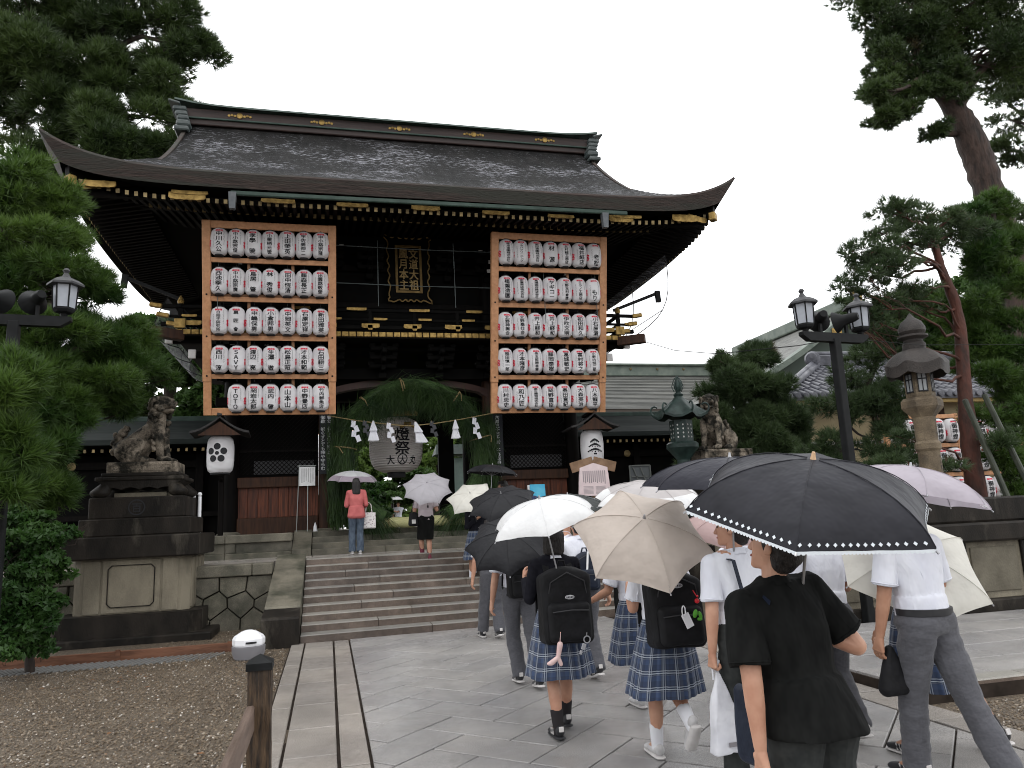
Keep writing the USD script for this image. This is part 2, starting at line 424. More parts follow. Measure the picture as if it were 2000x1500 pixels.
PALEST = mat('pale_buff_granite', (0.10, 0.087, 0.063), (0.19, 0.166, 0.122), 1.6, 0.65, bump=0.25, bscale=80, stretch=(1, 1, 0.5), speckle=(170, 0.22), c3=(0.06, 0.05, 0.036), s3=1.1, ramp3=(0.52, 0.72))
LIONST = mat('lichened_carved_stone', (0.085, 0.070, 0.053), (0.25, 0.21, 0.165), 4, 0.75, spec=0.15, bump=0.6, bscale=40, speckle=(90, 0.25), c3=(0.014, 0.013, 0.010), s3=4.2, ramp3=(0.44, 0.58))
PINEWOOD = mat('new_pine_frame', (0.36, 0.175, 0.085), (0.47, 0.24, 0.12), 3, 0.5, stretch=(4, 4, 4), bump=0.1, bscale=40, rand=0.07)
IRON = mat('dark_iron', (0.004, 0.0044, 0.0046), (0.009, 0.0095, 0.010), 6, 0.5, spec=0.12, bump=0.1, bscale=60)
BRONZE = mat('green_bronze', (0.006, 0.012, 0.0105), (0.018, 0.032, 0.028), 5, 0.42, metallic=0.3, bump=0.2, bscale=40)
WHITEPAINT = mat('white_paint', (0.62, 0.62, 0.62), (0.74, 0.74, 0.74), 5, 0.5)
OFFWHITE = mat('aged_white_paint', (0.34, 0.33, 0.32), (0.5, 0.49, 0.47), 6, 0.6)
INK = mat('black_ink', (0.012, 0.012, 0.014), None, 5, 0.7)
REDINK = mat('red_ink', (0.55, 0.03, 0.06), None, 5, 0.7)
PALEINK = mat('grey_ink', (0.16, 0.15, 0.16), None, 5, 0.8)
GOLDINK = mat('gold_leaf_lettering', (0.25, 0.17, 0.07), (0.38, 0.27, 0.12), 20, 0.45, metallic=0.4)
WHITEINK = mat('white_brush_lettering', (0.62, 0.63, 0.66), None, 5, 0.6)
PLASTIC_W = mat('white_plastic', (0.72, 0.72, 0.74), None, 5, 0.35)
STRAW = mat('pale_green_straw', (0.30, 0.30, 0.13), (0.46, 0.43, 0.23), 20, 0.7, stretch=(0.4, 6, 6), bump=0.5, bscale=40)
ROPE = mat('straw_rope', (0.17, 0.125, 0.055), (0.27, 0.205, 0.10), 30, 0.8)
# ------------------------------------------------------------------ ground
rng = np.random.default_rng(7)
GRAVEL = usdkit.material(stage, '/World/Looks/wet_gravel', {
    'g': ('geometry', {}), 'v': ('voronoi_texture', {'scale': 52}), 'v2': ('voronoi_texture', {'scale': 75}), 'n': ('noise_texture', {'scale': 0.9, 'detail': 4}),
    'r': ('rgb_ramp', {'ramp': [(0.0, (0.03, 0.022, 0.013)), (0.5, (0.09, 0.066, 0.041)), (1.0, (0.2, 0.165, 0.12))]}), 'bw': ('rgb_to_bw', {}),
    'm': ('mix', {'mix_type': 'multiply', 'fac': 0.6}), 'r2': ('rgb_ramp', {'ramp': [(0.3, (0.55, 0.5, 0.45)), (0.7, (1.1, 1.05, 1))]}),
    'b': ('bump', {'strength': 0.9, 'distance': 0.02}), 'p': ('principled_bsdf', {'roughness': 0.5})},
    [('g.position', 'v.vector'), ('g.position', 'v2.vector'), ('g.position', 'n.vector'), ('v.color', 'bw.color'), ('bw.val', 'r.fac'), ('n.fac', 'r2.fac'), ('r.color', 'm.color1'), ('r2.color', 'm.color2'),
     ('m.color', 'p.base_color'), ('v2.distance', 'b.height'), ('b.normal', 'p.normal')], surface='p.BSDF')
PEBBLE = usdkit.material(stage, '/World/Looks/pebble', {
    'o': ('object_info', {}), 'r': ('rgb_ramp', {'ramp': [(0.0, (0.030, 0.020, 0.011)), (0.45, (0.090, 0.061, 0.035)), (0.8, (0.15, 0.110, 0.069)), (0.95, (0.23, 0.19, 0.145)), (1.0, (0.5, 0.47, 0.43))]}),
    'p': ('principled_bsdf', {'roughness': 0.42})}, [('o.random', 'r.fac'), ('r.color', 'p.base_color')], surface='p.BSDF')
g = MB()
xs = np.concatenate([[-700, -60], np.linspace(-14, 16, 41), [60, 700]])
ys = np.concatenate([[-80, -5], np.linspace(-1, 14.5, 32), [40, 200, 900]])
gx, gy = np.meshgrid(xs, ys, indexing='ij')
gz = (meshkit.fbm(np.stack([gx * 0.6, gy * 0.6, gx * 0], -1), 3, 4) - 0.5) * 0.05 - 0.035
i, j = np.meshgrid(np.arange(len(xs) - 1), np.arange(len(ys) - 1), indexing='ij')
n = len(ys)
g.add(np.stack([gx, gy, gz], -1).reshape(-1, 3), np.stack([i * n + j, (i + 1) * n + j, (i + 1) * n + j + 1, i * n + j + 1], -1).reshape(-1, 4))
g.build('gravel_ground', GRAVEL, smooth=True, kind='structure')


def ground_z(x, y):
    return (meshkit.fbm(np.stack([np.asarray(x) * 0.6, np.asarray(y) * 0.6, np.asarray(x) * 0], -1), 3, 4) - 0.5) * 0.05 - 0.035


UsdGeom.PointInstancer.Define(stage, '/World/gravel_pebbles')
pi = UsdGeom.PointInstancer.Get(stage, '/World/gravel_pebbles')
tag(pi.GetPrim(), 'loose wet brown and grey gravel pebbles left of the paved approach', 'gravel', kind='stuff')
protos = []
for k in range(4):
    m = trimesh.creation.icosphere(subdivisions=1)
    v = m.vertices * (1, 0.8, 0.55) * (1 + 0.25 * (meshkit.noise(m.vertices * 1.7 + k * 9, k)[:, None] - 0.5))
    usdkit.mesh(stage, f'/World/gravel_pebbles/pebble_{k:03d}', (v, m.faces), PEBBLE, True)
    protos.append(f'/World/gravel_pebbles/pebble_{k:03d}')
pi.CreatePrototypesRel().SetTargets(protos)
pts = []
for x0, x1, y0, y1, cnt in ((-4.2, -0.56, 4.2, 12.0, 44000), (-2.6, -0.56, 3.6, 6.2, 14000), (-2.5, -1.0, 12.3, 14.5, 1500), (4.99, 6.8, 4.2, 5.75, 5000), (4.9, 9.6, 9.3, 9.9, 3000)):
    pts.append(np.stack([rng.uniform(x0, x1, cnt), rng.uniform(y0, y1, cnt)], 1))
pts = np.vstack(pts)
# the gravel lies in faint ridges over the edges of a buried mat
_a, _b = at_z(480, 1308), at_z(320, 1468)
_n = np.array([-(_b - _a)[1], (_b - _a)[0]]); _n /= np.linalg.norm(_n)
_s = (pts - _a[:2]) @ _n
_fade = np.clip((pts[:, 0] + 3.6) / 1.6, 0, 1) * (pts[:, 0] < -0.5) * (0.35 + 0.65 * meshkit.noise(np.column_stack([pts * 1.3, pts[:, 0] * 0]), 9))
pz = ground_z(pts[:, 0], pts[:, 1]) + 0.004 + 0.016 * _fade * np.maximum(0, np.cos(_s * 2 * np.pi / 0.105)) ** 3
pos = np.column_stack([pts, pz])
sc = rng.gamma(5, 0.0014, len(pos))[:, None] * np.ones(3)
q = rng.normal(size=(len(pos), 4)); q[:, 1:3] *= 0.2; q /= np.linalg.norm(q, axis=1, keepdims=True)
pi.CreatePositionsAttr(Vt.Vec3fArray.FromNumpy(pos.astype(np.float32)))
pi.CreateScalesAttr(Vt.Vec3fArray.FromNumpy(np.clip(sc, 0.003, 0.016).astype(np.float32)))
pi.CreateOrientationsAttr(Vt.QuathArray([Gf.Quath(float(a), float(b), float(c), float(d)) for a, b, c, d in q]))
pi.CreateProtoIndicesAttr(Vt.IntArray.FromNumpy(rng.integers(0, 4, len(pos)).astype(np.int32)))

mb = MB()
for k in range(70):
    x, y = rng.uniform(-3.9, -0.62), rng.uniform(4.6, 11.8)
    if rng.random() < 0.35:
        x, y = -2.6 + rng.normal(0, 0.35), 10.4 + rng.normal(0, 0.25)
    R = rotz(rng.uniform(0, 6.28)) @ rotx(rng.uniform(-.3, .3))
    z = float(ground_z(x, y)) + 0.022
    s = rng.uniform(0.012, 0.035)
    mb.add(np.array([[-s, 0, 0], [0, -s * .4, .004], [s, 0, .002], [0, s * .4, .004]]), [[0, 1, 2], [0, 2, 3]], R, (x, y, z))
mb.build('fallen_leaves', mat('rust_leaf', (0.10, 0.035, 0.012), (0.2, 0.10, 0.04), 30, 0.6), label='scattered rust-brown fallen leaves on the gravel at the left', cat='leaves', kind='stuff')

# ------------------------------------------------------------------ paved approach
PAVE = paving_mat('wet_granite_paving', (0.165, 0.160, 0.156), (0.245, 0.237, 0.230))
PAVE2 = paving_mat('wet_border_granite', (0.155, 0.142, 0.128), (0.235, 0.215, 0.193))
PX0, PX1 = 0.31, 4.55
ap = UsdGeom.Xform.Define(stage, '/World/paved_path').GetPrim()
tag(ap, kind='structure')
mb = MB(); mb.span((-0.55, 1.8, -0.09), (4.92, 13.6, -0.025))
mb.build('joint_bed', mat('joint_mortar', (0.016, 0.012, 0.009), (0.032, 0.024, 0.019), 6, 0.8, spec=0.1), ap)
area = sbox(PX0, 2.2, PX1, 13.3)


def slab(poly, mtl, name='paving_slab', base=-0.03, gap=0.0075, top=0.0, parent=None):
    p = poly.buffer(-gap, join_style=2)
    if p.is_empty or p.area < 0.003:
        return
    p = max(getattr(p, 'geoms', [p]), key=lambda a: a.area)
    t = top + rng.uniform(-0.0025, 0.0025)
    c = np.array(p.exterior.coords)[:-1]
    inn = np.array(p.buffer(-0.006, join_style=2).exterior.coords)[:-1] if p.buffer(-0.006, join_style=2).geom_type == 'Polygon' and not p.buffer(-0.006).is_empty else None
    b = MB()
    if inn is not None and len(inn) == len(c):
        k = len(c)
        tl = rng.uniform(-0.0012, 0.0012, 2)
        v = np.vstack([np.column_stack([c, np.full(k, base)]), np.column_stack([c, np.full(k, t - 0.005)]), np.column_stack([inn, np.full(k, t) + (inn - inn.mean(0)) @ tl])])
        f = []
        for r in range(2):
            for a in range(k):
                q = (a + 1) % k
                f += [[r * k + a, r * k + q, (r + 1) * k + q], [r * k + a, (r + 1) * k + q, (r + 1) * k + a]]
        f += [[2 * k, 2 * k + a, 2 * k + a + 1] for a in range(1, k - 1)]
        if np.cross(c[1] - c[0], c[2] - c[1]) < 0:
            f = [x[::-1] for x in f]
        b.add(v, f)
    else:
        b.prism(p, t - base, t=(0, 0, base))
    b.build(name, mtl, parent)


w = 0.425
R45 = np.array([[1, -1], [1, 1]]) / math.sqrt(2)
org = np.array([0.46, 7.0])
for a in range(-26, 27):
    for b_ in range(-14, 15):
        o = np.array([a + 2 * b_, a - 2 * b_], float)
        for (dx, dy, lx, ly) in ((0, 0, 2, 1), (2, -1, 1, 2)):
            cs = (np.array([[dx, dy], [dx + lx, dy], [dx + lx, dy + ly], [dx, dy + ly]]) + o) * w
            p = Polygon(cs @ R45.T + org)
            if p.intersects(area):
                slab(p.intersection(area), PAVE, parent=ap)
for x0, x1, step in ((-0.535, -0.345, 1.15), (-0.335, 0.068, 0.92), (0.08, 0.30, 1.3), (4.56, 4.9, 1.1)):
    y = 1.9 + rng.uniform(0, 0.5)
    while y < 12.1:
        e = min(y + step * rng.uniform(0.8, 1.2), 12.14 if x0 < -0.4 else 12.18)
        slab(sbox(x0, y, x1, e), PAVE2, 'border_slab', parent=ap, top=0.004 if x0 < -0.5 or x1 > 4.8 else 0.0)
        y = e
# the path that leaves to the right, a step higher
rp = UsdGeom.Xform.Define(stage, '/World/side_path').GetPrim()
tag(rp, kind='structure')
mb = MB(); mb.span((4.94, 5.86, -0.09), (16, 9.2, 0.075)); mb.build('joint_bed', _mats['joint_mortar'], rp)
y = 6.08
k = 0
while y < 9.2:
    e = min(y + 0.62, 9.2)
    x = 4.95 - rng.uniform(0, 0.5)
    while x < 14:
        x2 = x + rng.uniform(0.9, 1.3)
        slab(sbox(max(x, 4.95), y, x2, e), PAVE, parent=rp, base=0.06, top=0.1)
        x = x2
    y = e
x = 4.93
while x < 14:
    x2 = x + rng.uniform(1.1, 1.5)
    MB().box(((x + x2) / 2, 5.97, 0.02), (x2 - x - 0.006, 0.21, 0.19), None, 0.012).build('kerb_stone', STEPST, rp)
    x = x2

# ------------------------------------------------------------------ lower flight of steps
ST = thing('stone_staircase', 'lower wide flight of ten worn granite steps up to the landing', 'staircase')
NS, RISE = 10, 0.11
SX0, SX1 = -0.41, 5.35


def nose(k, x):
    """front edge of tread k (1..10) at x: the lowest steps run a little askew"""
    y0 = 12.16 + 0.348 * (k - 1)
    return y0 + 0.085 * (x - SX0) * (1 - (k - 1) / 9.0) * 1.0


def jig(k):
    return {1: 2.0, 2: 1.18, 3: 1.75, 4: 0.95, 5: 1.5, 6: 0.85, 7: 1.32, 8: 0.72, 9: 1.15, 10: 1.35}[k]


for k in range(1, NS + 1):
    cuts = [SX0, SX0 + jig(k), SX0 + jig(k) + 2.0 + 0.1 * (k % 3), SX1]
    for a, b_ in zip(cuts[:-1], cuts[1:]):
        a2, b2 = a + 0.004, b_ - 0.004
        dep = 0.42 if k < NS else 0.5
        h = RISE - 0.006
        z1, z0 = RISE * k, RISE * k - 0.15 if k > 1 else -0.06
        t = 0.012
        f0, f1 = nose(k, a2), nose(k, b2)
        pts = np.array([[a2, f0, z0], [b2, f1, z0], [b2, f1 + dep, z0], [a2, f0 + dep, z0], [a2, f0, z1 - t], [b2, f1, z1 - t], [a2 + 0.003, f0 + t, z1], [b2 - 0.003, f1 + t, z1], [b2, f1 + dep, z1], [a2, f0 + dep, z1]])
        pts[:, 2] += rng.uniform(-0.002, 0.002)
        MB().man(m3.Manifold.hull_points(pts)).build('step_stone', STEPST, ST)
mb = MB()
mb.man(m3.Manifold.hull_points(np.array([[x, y, z] for x in (SX0 + .02, SX1 - .02) for y, z in ((12.7, -.2), (15.9, -.2), (15.9, .96), (12.9, .0))])))
mb.build('core', DARKST, ST)
# sloping side stones
for sx, sg in ((SX0, -1), (SX1, 1)):
    wd = 0.56
    pr = Polygon([(12.08, -0.1), (12.08, 0.40), (12.42, 0.46), (15.55, 1.24), (15.75, 1.24), (15.75, -0.1)])
    m = MB()
    x0 = sx - wd - 0.005 if sg < 0 else sx + 0.005
    for (ya, za, zb, yb, zc) in ((12.05, -0.1, 0.40, 12.72, 0.47), (12.73, -0.1, 0.50, 15.72, 1.20)):
        pts = np.array([[x, y, z] for x in (x0, x0 + wd) for y, z in ((ya, za), (ya, zb - .03), (ya + .03, zb), (yb, zc), (yb, za))])
        pts[:, 0] = np.where(pts[:, 2] >= zb - .04, np.clip(pts[:, 0], x0 + .012, x0 + wd - .012), pts[:, 0])
        MB().man(m3.Manifold.hull_points(pts)).build('side_stone', DARKST if ya < 12.5 else GRANITE, ST)

# ------------------------------------------------------------------ terraces
TER = thing('lower_terrace', 'stone terrace left and right of the steps with tortoiseshell masonry and coping', 'terrace')
UP = thing('upper_terrace', 'low stone plinth under the gate with coping and panel stones', 'plinth')
mb = MB()
mb.span((-16, 14.72, -0.2), (-1.0, 17.6, 0.93)); mb.span((SX1 + 0.58, 14.72, -0.2), (20, 17.6, 0.93)); mb.span((-1.0, 15.9, -0.2), (SX1 + 0.58, 17.6, 0.93))
mb.build('core', DARKST, TER)
for x0, x1, yy in ((-7.2, -0.98, 14.62), (SX1 + 0.57, 11.0, 14.62)):
    seeds = []
    for r in range(3):
        nx = int((x1 - x0) / 0.47)
        for c in range(nx):
            seeds.append((x0 + (c + 0.5 + 0.5 * (r % 2)) * (x1 - x0) / nx + rng.uniform(-0.1, 0.1), 0.14 + r * 0.3 + rng.uniform(-0.05, 0.05)))
    dom = sbox(x0, -0.12, x1, 0.895)
    for cell in voronoi_diagram(MultiPoint(seeds), dom).geoms:
        c = cell.intersection(dom).buffer(-0.008)
        if c.is_empty or c.geom_type != 'Polygon' or c.area < 0.01:
            continue
        o = np.array(c.simplify(0.004).exterior.coords)[:-1]
        inn = c.centroid.coords[0] + (o - c.centroid.coords[0]) * 0.955
        k = len(o)
        d = rng.uniform(0.015, 0.03)
        yf = yy + rng.uniform(-0.025, 0.03)
        pts = np.vstack([np.column_stack([o[:, 0], np.full(k, yy + 0.09), o[:, 1]]), np.column_stack([o[:, 0], np.full(k, yf), o[:, 1]]), np.column_stack([inn[:, 0], np.full(k, yf - d), inn[:, 1]])])
        MB().man(m3.Manifold.hull_points(pts)).build('wall_stone', GRANITE, TER)
    x = x0 - 2
    while x < x1 - 0.01:
        x2 = min(x + rng.uniform(1.3, 1.9), x1)
        MB().span((x + .004, yy - 0.07, 0.90), (x2 - .004, yy + 0.42, 1.10), 0.015).build('coping_stone', GRANITE, TER)
        x = x2
# landing paving
for r, (ya, yb) in enumerate(((15.05, 15.72), (15.72, 16.5), (16.5, 17.42))):
    x = -7.0 + 0.4 * r
    while x < 11:
        x2 = x + rng.uniform(0.8, 1.3)
        pl = sbox(x, ya, x2, yb).difference(sbox(-1.0, 14, SX1 + .58, 15.72))
        if not pl.is_empty and pl.geom_type == 'Polygon':
            slab(pl, PAVE2, 'landing_slab', base=0.92, top=1.096, parent=TER)
        x = x2
# upper flight
US = thing('upper_staircase', 'short upper flight of four weathered granite steps into the gate opening', 'staircase')
UX0, UX1 = -0.36, 4.95
for k in range(1, 5):
    cuts = [UX0, UX0 + (1.6, 2.55, 1.35, 2.0)[k - 1], UX0 + (3.4, 4.1, 3.2, 3.7)[k - 1], UX1]
    y0, z1 = 17.32 + 0.36 * (k - 1), 1.1 + 0.126 * k
    for a, b_ in zip(cuts[:-1], cuts[1:]):
        MB().span((a + .004, y0, z1 - 0.17), (b_ - .004, y0 + 0.45, z1 + rng.uniform(-.002, .002)), 0.013).build('step_stone', GRANITE, US)
for xa, xb in ((UX0 - 0.40, UX0 - .006), (UX1 + .006, UX1 + .4)):
    pts = np.array([[x, y, z] for x in (xa, xb) for y, z in ((17.2, 1.05), (17.2, 1.24), (18.55, 1.65), (18.75, 1.65), (18.75, 1.05))])
    MB().man(m3.Manifold.hull_points(pts)).build('side_stone', GRANITE, US)
mb = MB(); mb.span((-16, 17.6, -0.2), (UX0 - .42, 30, 1.42)); mb.span((UX1 + .42, 17.6, -0.2), (20, 30, 1.42)); mb.span((UX0 - .42, 18.5, -.2), (UX1 + .42, 26, 1.58)); mb.build('core', DARKST, UP)
for x0, x1 in ((-8.4, UX0 - 0.41), (UX1 + .41, 12)):
    x = x1
    while x > x0:
        x2 = max(x - rng.uniform(1.2, 1.8), x0)
        MB().span((x2 + .004, 17.46, 1.43), (x - .004, 18.2, 1.604), 0.014).build('coping_stone', GRANITE, UP)
        MB().span((x2 + .004, 17.44, 1.08), (x - .004, 17.8, 1.215), 0.012).build('base_stone', GRANITE, UP)
        MB().span((x2 + .004, 17.5, 1.217), (x2 + 0.20, 17.7, 1.428), 0.01).build('pillar_stone', GRANITE, UP)
        MB().span((x2 + .206, 17.54, 1.217), (x - .002, 17.7, 1.428), 0.006).build('panel_stone', GRANITE, UP)
        x = x2
mb = MB(); mb.span((-16, 18.2, 1.4), (UX0 - .42, 27, 1.596)); mb.span((UX1 + .42, 18.2, 1.4), (20, 27, 1.596)); mb.span((UX0 - .42, 18.8, 1.4), (UX1 + .42, 27, 1.6)); mb.build('floor', GRANITE, UP)
mb = MB(); mb.span((-40, 27, 0.2), (60, 90, 1.0)); mb.build('inner_courtyard', GRAVEL, kind='structure')
# ------------------------------------------------------------------ the two-storey gate
GX, GY = 2.0, 20.5
GATE = thing('shrine_gate', 'two-storey dark timber shrine gate with curved bark roof and gilt fittings', 'gate', (GX, GY, 0))


def gl(p):
    return np.asarray(p, float) - (GX, GY, 0)


ROOF = usdkit.material(stage, '/World/Looks/wet_bark_roof', {
    'g': ('geometry', {}), 'mp': ('mapping', {'scale': (1.0, 1.0, 1.0)}), 'n': ('noise_texture', {'scale': 1.2, 'detail': 6, 'roughness': 0.65}),
    'ms': ('mapping', {'scale': (2.6, 0.35, 0.35)}), 'ns': ('noise_texture', {'scale': 2.2, 'detail': 4}),
    'r': ('rgb_ramp', {'ramp': [(0.3, (0.006, 0.006, 0.0065)), (0.7, (0.020, 0.0195, 0.019))]}), 'rs': ('rgb_ramp', {'ramp': [(0.35, (0.7, 0.72, 0.68)), (0.65, (1.35, 1.3, 1.3))]}),
    'm': ('mix', {'mix_type': 'multiply', 'fac': 1.0}),
    'mf': ('mapping', {'scale': (3.2, 15, 15)}), 'nf': ('noise_texture', {'scale': 1.7, 'detail': 4, 'roughness': 0.75}), 'rf': ('map_range', {'from_min': 0.56, 'from_max': 0.62, 'to_min': 0.62, 'to_max': 0.08, 'clamp': True}),
    'b': ('bump', {'strength': 1.0, 'distance': 0.10}), 'p': ('principled_bsdf', {'specular_ior_level': 0.10}), 'gl': ('glossy_bsdf', {'color': (0.55, 0.55, 0.6), 'roughness': 0.4}), 'nl': ('noise_texture', {'scale': 0.55, 'detail': 2}), 'fl': ('map_range', {'from_min': 0.42, 'from_max': 0.6, 'to_min': -0.055, 'to_max': 0.03, 'clamp': True}), 'fa': ('math', {'math_type': 'add'}), 'fm': ('map_range', {'from_min': 0.58, 'from_max': 0.63, 'to_min': 0.0, 'to_max': 0.9, 'clamp': True}), 'mx': ('mix_closure', {})},
    [('g.position', 'n.vector'), ('n.fac', 'r.fac'), ('g.position', 'ms.vector'), ('ms.vector', 'ns.vector'), ('ns.fac', 'rs.fac'), ('r.color', 'm.color1'), ('rs.color', 'm.color2'), ('m.color', 'p.base_color'),
     ('g.position', 'mf.vector'), ('mf.vector', 'nf.vector'), ('nf.fac', 'rf.value'), ('rf.result', 'p.roughness'), ('nf.fac', 'b.height'), ('b.normal', 'p.normal'), ('g.position', 'nl.vector'), ('nl.fac', 'fl.value'), ('nf.fac', 'fa.value1'), ('fl.result', 'fa.value2'), ('fa.value', 'fm.value'), ('fm.result', 'mx.fac'), ('p.BSDF', 'mx.closure1'), ('gl.BSDF', 'mx.closure2')], surface='mx.closure')
EX, EY, GXX = 7.35, 5.5, 5.62


def lift(x, y):
    return 0.66 * (np.abs(x) / EX) ** 8 * (np.abs(y) / EY) ** 3 + 0.25 * (np.abs(x) / EX) ** 8 * (np.abs(y) / EY) ** 12 * 0


def roof_z(x, y):
    v = np.abs(y) / EY
    F = 12.74 - (12.74 - 8.78) * (1.40 * v - 0.40 * v * v)
    u = np.clip((np.abs(x) - GXX) / (EX - GXX), 0, 1)
    S = 10.5 - (10.5 - 8.78) * (1.65 * u - 0.65 * u * u)
    return np.where(np.abs(x) <= GXX + 1e-6, F, np.minimum(F, S)) + lift(x, y)


xs = np.concatenate([np.linspace(-EX, -GXX - 0.012, 26), np.linspace(-GXX, GXX, 49), np.linspace(GXX + 0.012, EX, 26)])
ys = np.linspace(-EY, EY, 67)
X, Y = np.meshgrid(xs, ys, indexing='ij')
Z = roof_z(X, Y)
nx, ny = X.shape
i, j = np.meshgrid(np.arange(nx - 1), np.arange(ny - 1), indexing='ij')
rf = MB()
rf.add(np.stack([X, Y, Z], -1).reshape(-1, 3), np.stack([i * ny + j, (i + 1) * ny + j, (i + 1) * ny + j + 1, i * ny + j + 1], -1).reshape(-1, 4))
roof = rf.build('roof', ROOF, GATE, smooth=30)
per = [(x, -EY) for x in xs] + [(EX, y) for y in ys[1:]] + [(x, EY) for x in xs[::-1][1:]] + [(-EX, y) for y in ys[::-1][1:-1]]
per = np.array(per)
top = np.column_stack([per, roof_z(per[:, 0], per[:, 1])])
c8 = (np.abs(per[:, 0]) / EX) ** 8 * (np.abs(per[:, 1]) / EY) ** 3
bot = np.column_stack([per[:, 0] * (1 - 0.012 - 0.028 * c8), per[:, 1] * (1 - 0.02 - 0.02 * c8), top[:, 2] - 0.30 - 0.26 * c8])
lip = top + np.column_stack([per[:, 0] * 0.003, per[:, 1] * 0.004, np.full(len(per), -0.045)])
k = len(per)
a = np.arange(k); q = (a + 1) % k
mb = MB()
mb.add(np.vstack([top, lip, bot]), np.vstack([np.stack([k + a, k + q, q, a], 1), np.stack([2 * k + a, 2 * k + q, k + q, k + a], 1)]))
mb.build('eave_edge', BARK, GATE, smooth=30)
inner = np.column_stack([np.clip(bot[:, 0], -4.1, 4.1), np.clip(bot[:, 1], -2.4, 2.4), np.full(k, 9.05)])
mb = MB(); mb.add(np.vstack([bot, inner]), np.stack([k + a, k + q, q, a], 1)); mb.build('soffit', BLACKWOOD, GATE)
# ridge
rd = MB()
rd.span((-5.72, -0.30, 12.55), (5.72, 0.30, 13.02), 0.02)
RIDGEM = mat('ridge_brown', (0.017, 0.011, 0.010), (0.034, 0.021, 0.018), 3, 0.5, stretch=(0.4, 2, 6), bump=0.3)
ridge = rd.build('ridge', RIDGEM, GATE)
mb = MB(); mb.span((-5.8, -0.36, 12.70), (5.8, 0.36, 12.745), 0.015)
for s in (-1, 1):
    pass
xx = np.linspace(-6.0, 6.0, 25)
zz = 13.02 + 0.14 * (np.abs(xx) / 6.0) ** 10
for x0, x1, z0, z1 in zip(xx[:-1], xx[1:], zz[:-1], zz[1:]):
    mb.man(m3.Manifold.hull_points(np.array([[x, y, z + dz] for x, z in ((x0, z0), (x1, z1)) for y, dz in ((-.46, 0), (.46, 0), (-.42, .07), (.42, .07), (0, .13))])))
mb.build('ridge_cap', COPPER_G, ridge)
for x in (-4.35, -2.17, 0.0, 2.17, 4.35):
    mb = MB()
    mb.lathe([(0.001, 0), (0.075, 0.0), (0.08, 0.03), (0.04, 0.04), (0.001, 0.042)], (x, -0.30, 12.88), 16, R=np.array([[1, 0, 0], [0, 0, -1], [0, 1, 0]]))
    for s in (-1, 1):
        for kk in range(3):
            mb.lathe([(0.001, 0), (0.038, 0.0), (0.035, 0.02), (0.001, 0.02)], (x + s * (0.125 + 0.075 * kk), -0.30, 12.87 + 0.02 * (kk % 2)), 8, R=np.array([[1, 0, 0], [0, 0, -1], [0, 1, 0]]))
    mb.build('gilt_crest', GOLD, ridge)
for s in (-1, 1):
    mb = MB()
    for kk, (x, z, w_, h) in enumerate(((5.86, 12.9, 0.34, 0.13), (5.80, 12.72, 0.30, 0.12), (5.74, 12.55, 0.28, 0.13), (5.72, 12.36, 0.34, 0.16), (5.74, 12.16, 0.36, 0.12))):
        mb.box((s * x, 0, z), (w_, 1.0 + 0.16 * kk, h), None, 0.05)
    mb.box((s * 6.0, -.0, 13.08), (0.30, 1.0, 0.05), roty(-s * 0.25), 0.02)
    mb.build('ridge_end', mat('ridge_end_copper', (0.025, 0.033, 0.033), (0.06, 0.07, 0.068), 4, 0.35), GATE)
    # gable board under the verge
    mb = MB()
    for sy in (-1, 1):
        yy = np.linspace(0.05, 3.3, 9)
        for y0, y1 in zip(yy[:-1], yy[1:]):
            mb.man(m3.Manifold.hull_points(np.array([[s * (GXX + dx), sy * y, roof_z(0, y) + dz] for y in (y0, y1) for dx in (0.03, 0.12) for dz in (0.03, -0.3)])))
    mb.build('gable_board', BARK, GATE)


# rafters: a double row under each eave, each with its gilt end cap
def eave_z(x, y):
    cc = (np.abs(x) / EX) ** 8 * (np.abs(y) / EY) ** 3
    return roof_z(x, y) - 0.30 - 0.26 * cc


def rafter(p, q, wd, hd):
    MB().bar(p, q, wd, hd).build('rafter', DARKWOOD, GATE)
    d = (p - q) / np.linalg.norm(p - q)
    MB().bar(p, p + d * 0.012, wd * 0.92, hd * 0.92).build('rafter_cap', PALEGOLD, GATE)


for row, (yo, dz, ln, sp, half) in enumerate(((5.08, -0.17, 1.05, 0.168, 6.85), (4.2, -0.02, 2.0, 0.176, 5.7))):
    n = int(half / sp)
    for kx in range(-n, n + 1):
        x = kx * sp
        z = 8.48 + dz + 0.55 * (abs(x) / EX) ** 8
        rafter(np.array([x, -yo, z]), np.array([x, -yo + ln, z + ln * 0.2]), 0.075, 0.095)
for s in (-1, 1):
    for ky in range(-27, 14):
        y = ky * 0.18
        z = 8.31 + 0.5 * (abs(y) / EY) ** 8
        rafter(np.array([s * 6.9, y, z]), np.array([s * 5.7, y, z + 0.24]), 0.075, 0.095)
mb = MB()
for yo, z in ((5.0, 8.37), (4.12, 8.53)):
    mb.span((-6.6, -yo + 0.05, z - 0.01), (6.6, -yo + 0.17, z + 0.08))
for s in (-1, 1):
    mb.bar((s * 6.95, -5.15, 8.72), (s * 3.9, -2.2, 8.9), 0.17, 0.26, 0.01)
    mb.bar((s * 6.95, 5.15, 8.72), (s * 3.9, 2.2, 8.9), 0.17, 0.26, 0.01)
mb.build('eave_beam', DARKWOOD, GATE)
# gilt plates on the eave board
RX90 = np.array([[1, 0, 0], [0, 0, -1.0], [0, 1, 0]])


